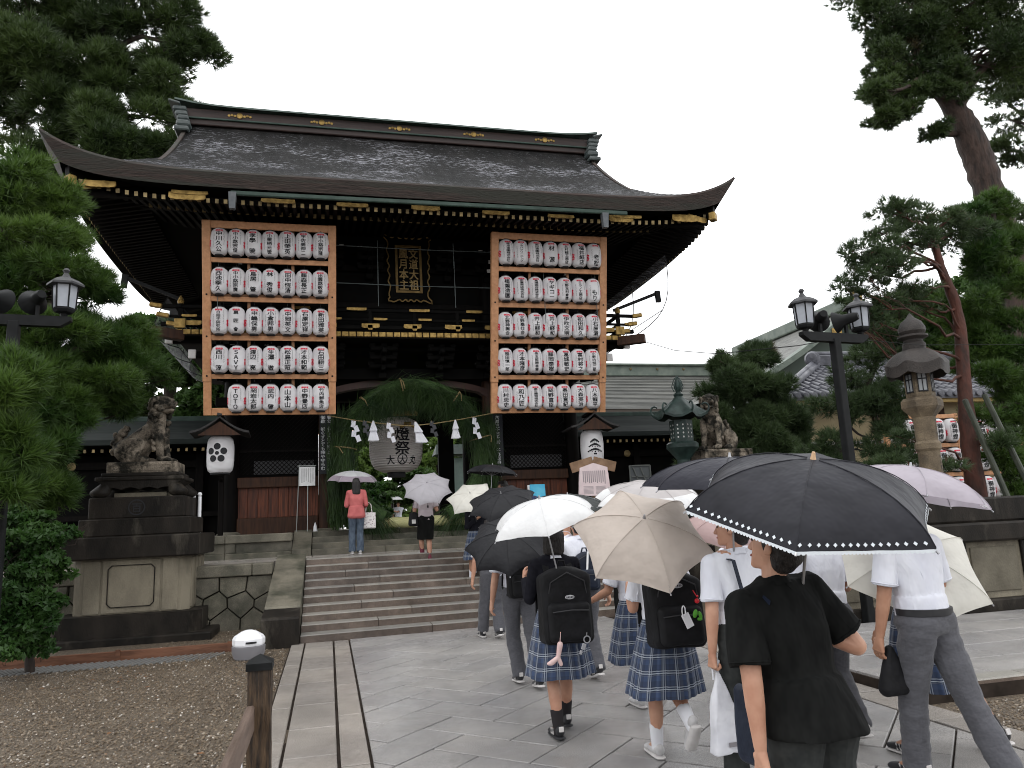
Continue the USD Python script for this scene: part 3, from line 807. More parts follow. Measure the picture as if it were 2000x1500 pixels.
def plate(x, y, z, w_, h, tilt=0.0, name='gilt_fitting', parent=GATE):
    n = 9
    t = np.linspace(-1, 1, 2 * n)
    lo = [(-w_ / 2 + (a + 1) / 2 * w_, -h / 2 - 0.10 * h * abs(math.sin(a * 9)) + 0.3 * h * abs(a) ** 6) for a in t]
    poly = Polygon(lo + [(w_ / 2 * 0.97, h / 2), (-w_ / 2 * 0.97, h / 2)]).buffer(0)
    MB().prism(max(getattr(poly, 'geoms', [poly]), key=lambda p: p.area), 0.03, R=rotz(0) @ roty(tilt) @ RX90, t=(x, y, z)).build(name, GOLD, parent)


for x, w_, h, dz in ((-6.35, 0.62, 0.17, 0.16), (-4.75, 0.74, 0.19, 0), (-3.0, 0.72, 0.11, 0.0), (-1.5, 0.70, 0.11, 0), (0.05, 0.66, 0.13, 0.02), (1.6, 0.66, 0.11, 0), (3.1, 0.66, 0.1, 0), (4.55, 0.62, 0.2, 0.02), (6.15, 0.68, 0.22, 0.12)):
    plate(x, -5.16, 8.35 + dz, w_ * 0.95, h * 0.72, 0.0)
for s in (-1, 1):
    plate(s * 6.5, -5.1, 8.5, 0.5, 0.12, s * 0.22)
    plate(s * 4.7, -5.18, 8.42, 0.7, 0.07, 0)
    MB().box((s * 6.86, -5.22, 8.52), (0.2, 0.16, 0.2), rotz(s * 0.78), 0.02).build('gilt_corner_cap', GOLD, GATE)
# rain gutter with its brackets and short down pipes
mb = MB(); mb.bar((-3.9, -5.42, 8.36), (4.6, -5.42, 8.4), 0.09, 0.07, 0.015, up=(0, 1, 0)); gt = mb.build('gutter', COPPER_G, GATE)
for x in (-3.86, 4.05):
    mb = MB(); mb.man(m3.Manifold.hull_points(np.array([[x + dx * w_, -5.42 + dy * w_, z] for z, w_ in ((8.36, 0.075), (8.02, 0.055)) for dx in (-1, 1) for dy in (-1, 1)]))); mb.build('rain_spout', mat('zinc', (0.05, 0.055, 0.06), (0.09, 0.095, 0.10), 5, 0.4, metallic=0.3), gt)

# upper storey: walls, posts, brackets under the eave
mb = MB()
mb.span((-4.0, -2.1, 5.9), (4.0, 2.1, 9.3)); mb.build('upper_wall', BLACKWOOD, GATE)
for x in (-4.0, -1.95, 1.95, 4.0):
    MB().lathe([(0.16, 6.2), (0.16, 8.4)], (x, -2.12, 0), 16).build('upper_column', DARKWOOD, GATE, smooth=40)
for z in (6.95, 7.9, 8.35):
    MB().span((-4.4, -2.25, z), (4.4, -2.13, z + 0.14), 0.01).build('tie_beam', DARKWOOD, GATE)


def bracket(x, y, z, s=1.0, parent=GATE, white=True):
    mb = MB()
    mb.box((x, y, z), (0.2 * s, 0.2 * s, 0.14 * s), None, 0.02)
    for kk in range(3):
        mb.box((x, y - 0.22 * kk * s - 0.1, z + 0.14 * s + kk * 0.16 * s), (0.11 * s, 0.5 * s, 0.12 * s), None, 0.02)
        mb.box((x, y - 0.22 * kk * s - 0.18, z + 0.2 * s + kk * 0.16 * s), (0.62 * s, 0.11 * s, 0.10 * s), None, 0.02)
        for dx in (-0.26, 0, 0.26):
            mb.box((x + dx * s, y - 0.22 * kk * s - 0.18, z + 0.27 * s + kk * 0.16 * s), (0.14 * s, 0.14 * s, 0.08 * s), None, 0.015)
    b = mb.build('bracket_set', BLACKWOOD, parent)
    if white:
        mb = MB()
        for kk in range(3):
            mb.box((x, y - 0.22 * kk * s - 0.10 - 0.255 * s, z + 0.14 * s + kk * 0.16 * s), (0.085 * s, 0.012, 0.095 * s))
        for dx in (-0.26, 0.26):
            mb.box((x + dx * s, y - 0.44 * s - 0.18 - 0.06 * s, z + 0.25 * s + 0.32 * s), (0.1 * s, 0.012, 0.05 * s))
        mb.build('white_bracket_tip', OFFWHITE, b)


for x in (-4.0, -3.0, -1.95, -1.0, 0.95, 1.95, 3.0, 4.0):
    bracket(x, -2.25, 7.75, 1.0, white=abs(x) in (1.95, 4.0))
for x in (-4.4, -3.1, -1.95, -0.7, 0.7, 1.95, 3.1, 4.4):
    bracket(x, -2.0, 5.3, 1.05, white=abs(x) > 3)
for s in (-1, 1):
    for z, x, dx in ((5.62, 4.65, 0.30), (5.95, 5.1, 0.34), (5.4, 4.4, 0.2)):
        MB().box((s * x, -2.75, z), (0.66, 0.16, 0.14), None, 0.02).build('corner_bracket', BLACKWOOD, GATE)
        MB().box((s * (x + dx), -2.86, z), (0.16, 0.06, 0.2), None, 0.01).build('white_bracket_tip', mat('white_painted_end', (0.5, 0.49, 0.48), (0.62, 0.61, 0.6), 5, 0.6), GATE)
# balcony
BZ, BY, BX = 6.12, -3.1, 5.3
bal = MB().span((-BX, BY, BZ - 0.14), (BX, 2.9, BZ), 0.01).build('balcony', DARKWOOD, GATE)
for s in (-1, 1):
    MB().box((s * (BX + 0.12), BY - 0.12, BZ - 0.13), (0.7, 0.2, 0.22), rotz(s * -0.6), 0.01).build('corner_beam', BROWNWOOD, bal)
n = 62
for kx in range(n):
    x = -BX + 0.1 + (2 * BX - 0.2) * kx / (n - 1)
    MB().box((x, BY - 0.01, BZ - 0.05), (0.152, 0.03, 0.115), None, 0.012).build('gilt_edge_plate', GOLD, bal)
ral = MB()
for z, t in ((BZ + 0.10, 0.09), (BZ + 0.30, 0.06), (BZ + 0.52, 0.08)):
    ral.span((-BX - 0.3 - 0.15 * (z > 6.5), BY + 0.08, z), (BX + 0.3 + 0.15 * (z > 6.5), BY + 0.08 + t, z + t), 0.012)
    for s in (-1, 1):
        ral.span((s * (BX - 0.1) - t / 2, BY + 0.05, z), (s * (BX - 0.1) + t / 2, 2.8, z + t), 0.012)
for x in np.linspace(-BX + 0.1, BX - 0.1, 11):
    ral.span((x - 0.045, BY + 0.085, BZ), (x + 0.045, BY + 0.165, BZ + 0.58), 0.01)
rail = ral.build('railing', BLACKWOOD, bal)
for x, z, w_, h in [(-BX + .35 + i * 0.98, BZ + 0.17, 0.42, 0.1) for i in range(11)] + [(-BX + .3 + i * 1.05, BZ + 0.335, 0.32, 0.05) for i in range(11)] + [(-BX + .1 + i * 1.04, BZ + 0.13, 0.11, 0.11) for i in range(11)] + [(-1.35, 6.69, 0.46, 0.06), (0.12, 6.68, 0.5, 0.06), (1.45, 6.68, 0.4, 0.06), (-2.6, 6.69, .4, .06), (2.6, 6.69, .4, .06)]:
    plate(x, BY + 0.06, z, w_, h, 0, 'gilt_fitting', bal)
for s in (-1, 1):
    for z, x in ((BZ + 0.13, 5.34), (BZ + 0.33, 5.55), (BZ + 0.55, 5.7)):
        MB().box((s * x, BY + 0.06, z + 0.01), (0.26, 0.1, 0.1), roty(-s * 0.15), 0.015).build('gilt_rail_end', GOLD, bal)
    MB().box((s * (BX - .12), BY - 0.01, BZ + 0.14), (0.24, 0.05, 0.22), None, 0.03).build('gilt_crest', GOLD, bal)
    mb = MB(); mb.lathe([(0.001, 0), (0.06, 0.0), (0.075, 0.06), (0.04, 0.14), (0.001, 0.2)], (s * (BX - .1), BY + .12, BZ + 0.62), 10); mb.build('gilt_finial', GOLD, bal)

# lower storey
COLX = (-4.25, -2.05, 2.05, 4.25)
for x in COLX:
    for y in (-1.5, 1.6):
        mb = MB(); mb.lathe([(0.19, 1.66), (0.185, 3.4), (0.17, 5.3)], (x, y, 0), 20)
        mb.build('column', BROWNWOOD if y < 0 and abs(x) < 3 else DARKWOOD, GATE, smooth=40)
        mb = MB(); mb.lathe([(0.28, 1.60), (0.28, 1.63), (0.22, 1.67)], (x, y, 0), 20); mb.build('column_base', GRANITE, GATE, smooth=30)
mb = MB(); mb.span((-4.5, -1.9, 5.24), (4.5, 2.0, 5.5)); mb.build('ceiling', BLACKWOOD, GATE)
# bowed tie beam over the opening
pts = []
for x in np.linspace(-2.0, 2.0, 17):
    u = 1 - (x / 2.0) ** 2
    pts.append((x, 4.86 + 0.26 * u ** 0.7))
poly = Polygon([(-2.0, 5.02)] + [(x, z + 0.14 + 0.04 * (1 - (x / 2) ** 2)) for x, z in pts[1:-1]] + [(2.0, 5.02), (2.0, 4.80)] + pts[::-1][1:-1] + [(-2.0, 4.80)])
MB().prism(poly, 0.28, R=RX90, t=(0, -1.4, 0)).build('bowed_beam', mat('faded_red_beam', (0.03, 0.012, 0.009), (0.055, 0.022, 0.015), 3, 0.5), GATE)
for y in (-1.62, 1.5):
    MB().span((-4.6, y - 0.06, 4.62 if y < 0 else 4.3), (-2.2, y + 0.1, 4.84 if y < 0 else 5.2), 0.01).build('tie_beam', DARKWOOD, GATE)
    MB().span((2.2, y - 0.06, 4.62 if y < 0 else 4.3), (4.6, y + 0.1, 4.84 if y < 0 else 5.2), 0.01).build('tie_beam', DARKWOOD, GATE)
MB().span((-1.9, 1.5, 4.18), (1.9, 1.66, 5.2), 0.01).build('tie_beam', BLACKWOOD, GATE)
MB().span((1.06, 0.95, 1.62), (1.5, 1.1, 4.3), 0.01).build('door_leaf', BLACKWOOD, GATE, label='black door leaf standing open inside the gate')
for s in (-1, 1):
    xa, xb = sorted((s * 2.24, s * 4.08))
    for kk in range(8):
        x0, x1 = xa + (xb - xa) * kk / 8, xa + (xb - xa) * (kk + 1) / 8
        MB().span((x0 + .003, -1.50 + 0.006 * (kk % 2), 1.98), (x1 - .003, -1.45, 2.68), 0.004).build('wall_plank', REDWOOD, GATE)
    MB().span((xa, -1.6, 1.59), (xb, -1.36, 1.98), 0.012).build('sill_beam', BROWNWOOD, GATE)
    MB().span((xa, -1.62, 2.68), (xb, -1.44, 2.92), 0.012).build('rail_beam', BROWNWOOD, GATE)
    MB().span((xa, -1.42, 1.7), (xb, -1.38, 4.7)).build('backing_panel', BLACKWOOD, GATE)
    # lattice windows in the bay
    mb = MB()
    for d in (-1, 1):
        for kk in range(-12, 24):
            x0 = xa + kk * 0.105
            p, q_ = np.array([x0, 3.0]), np.array([x0 + d * 1.6, 4.6])
            t0, t1 = 0.0, 1.0
            if d > 0:
                t0 = max(0, (xa - p[0]) / 1.6); t1 = min(1, (xb - p[0]) / 1.6)
            else:
                t0 = max(0, (p[0] - xb) / 1.6); t1 = min(1, (p[0] - xa) / 1.6)
            if t1 > t0 + .01:
                a_, b_ = p + (q_ - p) * t0, p + (q_ - p) * t1
                mb.bar((a_[0], -1.52 + 0.012 * d, a_[1]), (b_[0], -1.52 + 0.012 * d, b_[1]), 0.018, 0.016, up=(0, 1, 0))
    mb.build('lattice', DARKWOOD, GATE, kind='stuff')
    MB().span((xa, -1.56, 3.52), (xb, -1.47, 3.57)).build('lattice_rail', DARKWOOD, GATE)
    MB().span((xa + .35, -1.425, 3.0), (xb - .1, -1.42, 3.32)).build('grey_backing_cloth', mat('dim_grey_cloth', (0.10, 0.10, 0.105), None, 4, 0.8), GATE)
# wires of the bird net over the upper storey
mb = MB()
for z, y in ((8.15, -3.25), (7.22, -3.3)):
    mb.tube([(-2.1, y, z + .02), (0, y, z - .01), (2.1, y, z)], 0.009, 5)
for x in (-0.86, 0.96):
    mb.tube([(x, -3.3, 6.7), (x, -3.2, 8.35)], 0.009, 5)
for x in (-4.3, 3.0, 4.3):
    mb.tube([(x, -3.9, 6.2), (x, -3.9, 8.35)], 0.008, 5)
mb.build('net_wire', mat('pale_wire', (0.08, 0.095, 0.095), None, 3, 0.5), GATE)
# white bird nets hung from the side eaves
NET = usdkit.material(stage, '/World/Looks/white_bird_net', {'d': ('principled_bsdf', {'base_color': (0.42, 0.42, 0.46), 'roughness': 0.7}), 't': ('transparent_bsdf', {}), 'm': ('mix_closure', {'fac': 0.2})},
                      [('t.BSDF', 'm.closure1'), ('d.BSDF', 'm.closure2')], surface='m.closure')
for s in (-1, 1):
    ry = np.linspace(-3.2 if s > 0 else -1.6, 3.2, 12)
    t = np.linspace(0, 1, 10)
    P = np.zeros((12, 10, 3))
    for a_, y in enumerate(ry):
        x0, z0, x1, z1 = (6.55, 8.3, 5.45, 6.05) if s > 0 else (5.75, 7.3, 5.45, 6.05)
        P[a_, :, 0] = s * (x0 + (x1 - x0) * t + 0.42 * np.sin(np.pi * t))
        P[a_, :, 1] = y
        P[a_, :, 2] = z0 + (z1 - z0) * t - 0.25 * np.sin(np.pi * t)
    i, j = np.meshgrid(np.arange(11), np.arange(9), indexing='ij')
    mb = MB(); mb.add(P.reshape(-1, 3), np.stack([i * 10 + j, (i + 1) * 10 + j, (i + 1) * 10 + j + 1, i * 10 + j + 1], -1).reshape(-1, 4)); nt = mb.build('bird_net', NET, GATE, smooth=True)
    mb = MB()
    for a_ in (0, 4, 8, 11):
        mb.tube(P[a_], 0.012, 5)
    mb.tube(P[:, 5], 0.010, 5); mb.tube(P[:, 9], 0.010, 5)
    mb.build('net_cord', IRON, nt)
    mb = MB(); mb.bar((s * 5.2, -2.7, 6.9), (s * 6.4, -2.9, 7.35), 0.07, 0.07); mb.bar((s * 6.38, -2.9, 7.4), (s * 6.4, -2.9, 7.1), 0.09, 0.12); mb.build('net_boom', IRON, nt)

# ------------------------------------------------------------------ things that hang on the gate
PQ = thing('gate_plaque', 'black and gilt name plaque with two columns of gold characters, above the opening', 'plaque', at_y(800, 588, 18.05), rx=-0.12)
MB().span((-0.36, -0.03, 0.12), (0.36, 0.03, 1.66), 0.01).build('panel', BLACKWOOD, PQ)
mb = MB()
for a_, b_ in (((-0.33, 0.2), (-0.27, 1.5)), ((0.27, 0.2), (0.33, 1.5)), ((-0.27, 0.2), (0.27, 0.26)), ((-0.27, 1.44), (0.27, 1.5))):
    mb.span((a_[0], -0.055, a_[1]), (b_[0], -0.031, b_[1]), 0.008)
mb.build('gilt_frame', mat('dull_gilt_frame', (0.17, 0.11, 0.042), (0.26, 0.175, 0.07), 9, 0.45, metallic=0.5), PQ)
pts = []
for t in np.linspace(0, 2 * np.pi, 161):
    x, z = math.cos(t), math.sin(t)
    m_ = max(abs(x), abs(z)); x, z = x / m_, z / m_
    wob = 0.022 * math.sin(t * 22)
    fl = 0.06 * (abs(z) > 0.9) * abs(x) ** 3
    pts.append((x * (0.5 + wob + fl + 0.03 * z), -0.03, 0.86 + z * (0.86 + wob * 1.2 + 0.05 * abs(x) ** 4)))
mb = MB(); mb.tube(pts, 0.018, 6); mb.build('carved_border', _mats['dull_gilt_frame'], PQ)
MB().span((-0.5, -0.02, 0.02), (0.5, 0.02, 1.7), 0.01).build('back_board', BLACKWOOD, PQ)
mb = MB()
write(mb, '文道大祖', 0.125, 1.43, 0.24, 0.285, lambda x, z: (x, -0.034, z))
write(mb, '風月本主', -0.125, 1.43, 0.24, 0.285, lambda x, z: (x, -0.034, z))
mb.build('lettering', GOLDINK, PQ)

# lantern racks
PAPER = usdkit.material(stage, '/World/Looks/lantern_paper', {
    'g': ('geometry', {}), 's': ('separate_xyz', {}), 'm': ('math', {'math_type': 'multiply', 'value2': 240.0}), 'w': ('math', {'math_type': 'sine'}), 'b': ('bump', {'strength': 0.55, 'distance': 0.004}),
    'n': ('noise_texture', {'scale': 3, 'detail': 2}), 'r': ('rgb_ramp', {'ramp': [(0.3, (0.64, 0.62, 0.63)), (0.7, (0.76, 0.75, 0.76))]}),
    'p': ('principled_bsdf', {'roughness': 0.5}), 't': ('translucent_bsdf', {}), 'x': ('mix_closure', {'fac': 0.25})},
    [('g.position', 's.vector'), ('s.z', 'm.value1'), ('m.value', 'w.value1'), ('w.value', 'b.height'), ('b.normal', 'p.normal'), ('g.position', 'n.vector'), ('n.fac', 'r.fac'), ('r.color', 'p.base_color'),
     ('r.color', 't.color'), ('p.BSDF', 'x.closure1'), ('t.BSDF', 'x.closure2')], surface='x.closure')


def barrel(r, h, neck=0.62, p=2.8):
    z = np.linspace(-h / 2, h / 2, 15)
    u = np.abs(z) / (h / 2)
    return [(r * (neck + (1 - neck) * max(0.0, 1 - a ** p) ** (1 / 2.0)), b) for a, b in zip(u, z)]


def radius(prof, z):
    return np.interp(z, [b for a, b in prof], [a for a, b in prof])


def surf_on(prof, turn=0.0, eps=0.004):
    def f(x, z):
        r = radius(prof, z)
        a = x / max(prof[7][0], .01) + turn
        return ((r + eps) * math.sin(a), -(r + eps) * math.cos(a), z)
    return f


def dots(mb, surf, x, z, r, n=10, ring=0.0):
    g = np.arange(n) * 2 * np.pi / n
    if ring:
        v = [surf(x + r * math.cos(a), z + r * math.sin(a)) for a in g] + [surf(x + r * (1 - ring) * math.cos(a), z + r * (1 - ring) * math.sin(a)) for a in g]
        mb.add(v, [[k, (k + 1) % n, n + (k + 1) % n, n + k] for k in range(n)])
    else:
        v = [surf(x, z)] + [surf(x + r * math.cos(a), z + r * math.sin(a)) for a in g]
        mb.add(v, [[0, 1 + k, 1 + (k + 1) % n] for k in range(n)])


NAMES_L = ['中川久公 中小路宗俊 孝學_暁 小栗栖元徳 上田榮英 宇佐美伸二 中小路宗隆'.split(), '西池季久 中小路宗廣 鳥居_肇 林_秀俊 田中恆清 藤森長正 出雲路敬榮'.split(),
           '白拍子研究所 菓_匠_會 中嶋保男 小倉邦男 中岡英文 石原定祥 新田雅英'.split(), '西川_淳 SAVY 渡辺_亮 生澤_徹 松島正昭 才本和範 石田耕三'.split(),
           '- TOTO 岡岩太郎 武内_健 山本山 中野畳店 竹内鮮魚店'.split()]
NAMES_R = ['植治造園株式会社 フタバクリーニング 柴田造園株式会社 材_源 北村誠工務店 福井紙店 老松'.split(), '植重造園 宗重商店株式会社 馬場商店株式会社 ヤギコー 北野本村倉庫 ミラノ工務店 もり'.split(),
           '北野神輿会 北野奉仕会 井上経和 井上経和 伊吹文明 初田和久 小石原満'.split(), '稲田慎一郎 才本隆彦 長五郎餅本舗 藤岡泰樹 葛城敏史 富村将之 小野内悦二郎'.split(),
           '川村忠史 和乃匠 泰生織物株式会社 岡野直臣 奥田直紀 大森英治 八木龍平'.split()]
ORD = ['first', 'second', 'third', 'fourth', 'fifth', 'sixth', 'seventh']
ROWN = ['top', 'second', 'middle', 'fourth', 'bottom']
LP = barrel(0.190, 0.585, 0.50, 2.7)


def small_lantern(world, text, turn, label, group, side):
    rj = random.Random(int(abs(world[0]) * 977 + world[2] * 3571))
    t = thing('paper_lantern', label, 'lantern', np.asarray(world) + (rj.uniform(-.008, .008), 0, rj.uniform(-.008, .006)), rz=turn + rj.uniform(-.09, .09), rx=rj.uniform(-.03, .03), group=group)
    mb = MB(); mb.lathe(LP, sides=24); mb.build('paper_body', PAPER, t, smooth=40)
    for s, nm in ((1, 'top_ring'), (-1, 'bottom_ring')):
        mb = MB(); mb.lathe([(0.001, -.018), (0.094, -0.018), (0.094, 0.016), (0.001, 0.016)], (0, 0, s * 0.300), 16)
        mb.build(nm, INK, t, smooth=30)
    mb = MB(); mb.tube([(0, 0, 0.36), (0, 0.01, 0.43)], 0.008, 5); mb.build('hanger', INK, t)
    sf = surf_on(LP)
    tx = text.replace('_', '　')
    n = len(tx)
    h = min(0.138, 0.455 / n)
    wd = min(0.150, h * 1.25) if n < 7 else 0.095
    if tx == 'もり' or tx == '老松':
        top_ = -0.0
    else:
        top_ = -0.03 + n * h / 2
    mb = MB()
    write(mb, tx, 0.0, top_, wd, h, sf, n=24)
    # the small columns of address beside the name: too fine to read
    rr = random.Random(hash(len(text)) * 31 + int(abs(world[0]) * 1000) + int(world[2] * 77))
    for x, a0, a1 in ((0.105, 0.2, rr.uniform(-0.12, 0.0)), (-0.105, 0.12, -0.16)) if text not in ('SAVY', '菓_匠_會', '山本山', '石田耕三', '竹内鮮魚店', '材_源') else ():
        z = a0
        while z > a1:
            for q_ in range(2):
                x0 = x + rr.uniform(-0.014, 0.002); zz = z - rr.uniform(0, 0.012)
                mb.add([sf(x0, zz - .005), sf(x0 + rr.uniform(.008, .016), zz - .005), sf(x0 + .012, zz), sf(x0, zz)], [[0, 1, 2, 3]])
            z -= 0.021
    mb.build('lettering', INK, t)
    mb = MB(); write(mb, '御神燈', 0.0, 0.238, 0.058, 0.048, sf, n=16, vertical=False)
    mb.build('red_lettering', REDINK, t)
    mb = MB()
    for x in (-0.232, 0.232):
        for kk in range(5):
            dots(mb, sf, x + 0.034 * math.sin(kk * 1.2566), 0.030 * math.cos(kk * 1.2566) - 0.03, 0.021, 8)
            dots(mb, sf, x + 0.034 * math.sin(kk * 1.2566), 0.028 * math.cos(kk * 1.2566) - 0.100, 0.019, 8)
    mb.build('red_crest', REDINK, t)


def lantern_rack(corners, names, side, label):
    """corners px: tl, tr, bl, br; the frame leans out at the top"""
    tl, tr = at_y(*corners[0], 16.35), at_y(*corners[1], 16.35)
    bl, br = at_y(*corners[2], 17.2), at_y(*corners[3], 17.2)
    W = ((tr[0] - tl[0]) + (br[0] - bl[0])) / 2
    c = (bl + br) / 2
    topc = (tl + tr) / 2
    Hh = np.linalg.norm((topc - c)[1:])
    lean = math.atan2(c[1] - topc[1], topc[2] - c[2])
    rk = thing('lantern_rack', label, 'rack', c, rx=lean)
    Rl = rotx(lean)
    b = 0.155
    for s in (-1, 1):
        zc = 0.72
        MB().span((s * (W / 2 - b / 2) - b / 2, -0.06, 0.0), (s * (W / 2 - b / 2) + b / 2, 0.06, zc), 0.008).build('post', PINEWOOD, rk)
        MB().span((s * (W / 2 - b / 2) - b / 2 - .012, -0.075, zc + .004), (s * (W / 2 - b / 2) + b / 2 + .006, 0.07, Hh), 0.008).build('post', PINEWOOD, rk)
        for z in (0.85, 1.7, 2.6):
            mb = MB(); mb.lathe([(.001, 0), (.022, 0), (.018, .014), (.001, .016)], (s * (W / 2 - b / 2), -0.074, z), 8, R=RX90); mb.build('bolt', IRON, rk)
    zr = np.linspace(0, Hh, 6)
    for kk, z in enumerate(zr):
        hh = b if kk in (0, 5) else 0.105
        za = min(max(z - hh / 2, 0), Hh - hh)
        MB().span((-W / 2 + b + .002, -0.05, za), (W / 2 - b - .002, 0.05, za + hh), 0.008).build('rail', PINEWOOD, rk)
        if kk in (2, 3):
            MB().span((-W / 2 + b + .002, -0.01, za + hh + .002), (W / 2 - b - .002, 0.09, za + hh + 0.06), 0.006).build('rail', mat('darker_pine_rail', (0.2, 0.10, 0.05), (0.28, 0.14, 0.07), 4, 0.55), rk)
    for kk in (1, 5):
        MB().bar((-W / 2 + .3, 0.06, zr[kk] - .06), (-W / 2 + .3, 0.9, zr[kk] - 0.1), 0.07, 0.07).build('stay', DARKWOOD, rk)
        MB().bar((W / 2 - .3, 0.06, zr[kk] - .06), (W / 2 - .3, 0.9, zr[kk] - 0.1), 0.07, 0.07).build('stay', DARKWOOD, rk)
    for x in (-W / 6, W / 6):
        MB().span((x - .03, 0.06, 0.02), (x + .03, 0.12, Hh - 0.02)).build('back_batten', _mats['darker_pine_rail'], rk)
    for r in range(5):
        zt = zr[5 - r] - 0.07
        for k in range(7):
            if names[r][k] == '-':
                continue
            x = -W / 2 + b + (W - 2 * b) * (k + 0.5) / 7
            p = c + Rl @ np.array([x, -0.03, zt - 0.40])
            small_lantern(p, names[r][k], 0.04 if side == 'left' else 0.0, f'white paper lantern, {ORD[k]} from the left in the {ROWN[r]} row of the {side} lantern rack', f'paper lanterns in the {side} rack', side)


lantern_rack(((393, 432), (655, 440), (399, 812), (655, 808)), NAMES_L, 'left', 'tall pine rack of donor lanterns hung on the left half of the gate')
lantern_rack(((966, 455), (1191, 463), (960, 806), (1180, 806)), NAMES_R, 'right', 'tall pine rack of donor lanterns hung on the right half of the gate')
# ------------------------------------------------------------------ grass ring, rope, paper streamers, the great lantern
def ribbon_blades(P0, D, L, W, droop, rng, seg=3):
    """grass blades as thin bent ribbons: P0 root (n,3), D unit direction, L length, W width, droop metres at the tip"""
    n = len(P0)
    side = np.cross(D, rng.normal(size=(n, 3))); side /= np.linalg.norm(side, axis=1, keepdims=True) + 1e-9
    V = []
    for k in range(seg + 1):
        t = k / seg
        c = P0 + D * (L * t)[:, None] + np.array([0, 0, -1.0]) * (droop * t * t)[:, None]
        w_ = (W * (1 - 0.85 * t))[:, None]
        V += [c - side * w_, c + side * w_]
    V = np.stack(V, 1)
    m = 2 * (seg + 1)
    f = []
    for k in range(seg):
        f += [[2 * k, 2 * k + 1, 2 * k + 3], [2 * k, 2 * k + 3, 2 * k + 2]]
    F = (np.arange(n)[:, None, None] * m + np.array(f)[None]).reshape(-1, 3)
    return V.reshape(-1, 3), F


GRASS = leafmat('ring_grass', (0.009, 0.026, 0.005), (0.072, 0.125, 0.028), 0.3, 3.0)
rng = np.random.default_rng(21)
RC = np.array([2.02, 18.15, 3.28])
RG = thing('grass_ring', 'great green ring of cut reeds set up in the gate opening', 'grass ring', (RC[0], RC[1], 1.6))
mb = MB()
ang = np.linspace(math.radians(-62), math.radians(242), 60)
mb.tube([(1.66 * math.cos(a), 0, 1.68 + 1.66 * math.sin(a)) for a in ang], 0.22, 12)
mb.build('reed_core', mat('reed_core', (0.02, 0.045, 0.012), (0.05, 0.09, 0.025), 14, 0.8, bump=0.6, bscale=30), RG, smooth=True)
n = 13000
a = rng.uniform(math.radians(-60), math.radians(240), n)
ph = rng.uniform(0, 2 * np.pi, n)
r0 = 0.2 * np.sqrt(rng.uniform(0.4, 1, n))
rad = np.stack([np.cos(a), np.zeros(n), np.sin(a)], 1)
tan = np.stack([-np.sin(a), np.zeros(n), np.cos(a)], 1) * np.where(rng.random(n) < 0.5, 1, -1)[:, None]
P0 = rad * (1.66 + (r0 * np.cos(ph)))[:, None] + np.array([0, 1, 0]) * (r0 * np.sin(ph))[:, None] + (0, 0, 1.66)
D = tan * 0.9 + rad * rng.normal(0.02, 0.28, n)[:, None] + np.array([0, -1, 0]) * rng.uniform(-0.1, 0.4, n)[:, None] + rng.normal(size=(n, 3)) * 0.12
D /= np.linalg.norm(D, axis=1, keepdims=True)
v, f = ribbon_blades(P0, D, rng.uniform(0.3, 0.75, n), rng.uniform(0.005, 0.011, n), rng.uniform(0.08, 0.5, n), rng)
put('reeds', (v, f), GRASS, RG, kind='stuff')
n = 5200
a = rng.uniform(math.radians(32), math.radians(148), n)
P0 = np.stack([np.cos(a) * 1.60 + rng.normal(0, .05, n), rng.uniform(-0.3, 0.12, n), 1.66 + np.sin(a) * 1.60 + rng.normal(0, .1, n)], 1)
D = np.stack([rng.normal(0, 0.45, n), rng.normal(-0.1, 0.2, n), -np.abs(rng.normal(0.55, 0.3, n))], 1); D /= np.linalg.norm(D, axis=1, keepdims=True)
v, f = ribbon_blades(P0, D, rng.uniform(0.25, 0.62, n), rng.uniform(0.005, 0.010, n), rng.uniform(0.02, 0.2, n), rng)
put('hanging_reeds', (v, f), GRASS, RG, kind='stuff')
for sx in (-1, 1):
    n = 2600
    P0 = np.stack([sx * 1.80 + rng.normal(0, 0.10, n), rng.normal(0, 0.09, n), rng.uniform(0.0, 2.3, n)], 1)
    D = np.stack([rng.normal(-0.02 * sx, 0.12, n), rng.normal(-0.06, 0.1, n), np.ones(n)], 1); D /= np.linalg.norm(D, axis=1, keepdims=True)
    v, f = ribbon_blades(P0, D, rng.uniform(0.35, 0.8, n), rng.uniform(0.005, 0.011, n), rng.uniform(0.0, 0.25, n), rng)
    put('side_reeds', (v, f), GRASS, RG, kind='stuff')
for k, a in enumerate((0.25, 0.95, 1.75, 2.3, 3.0)):
    e = np.array([math.cos(a), 0, math.sin(a)]); tg = np.array([-math.sin(a), 0, math.cos(a)])
    mb = MB(); mb.tube([e * (1.66 + 0.27 * math.cos(t)) + np.array([0, 0.27 * math.sin(t), 0]) + (0, 0, 1.66) for t in np.linspace(0, 6.28, 17)], 0.016, 6)
    mb.tube([e * 1.90 + np.array([0, -.12, 1.68]), e * 1.84 + np.array([0.05, -.28, 1.62]), e * 1.79 + np.array([.08, -.3, 1.5])], 0.012, 5)
    mb.build('tie', ROPE, RG, smooth=True)
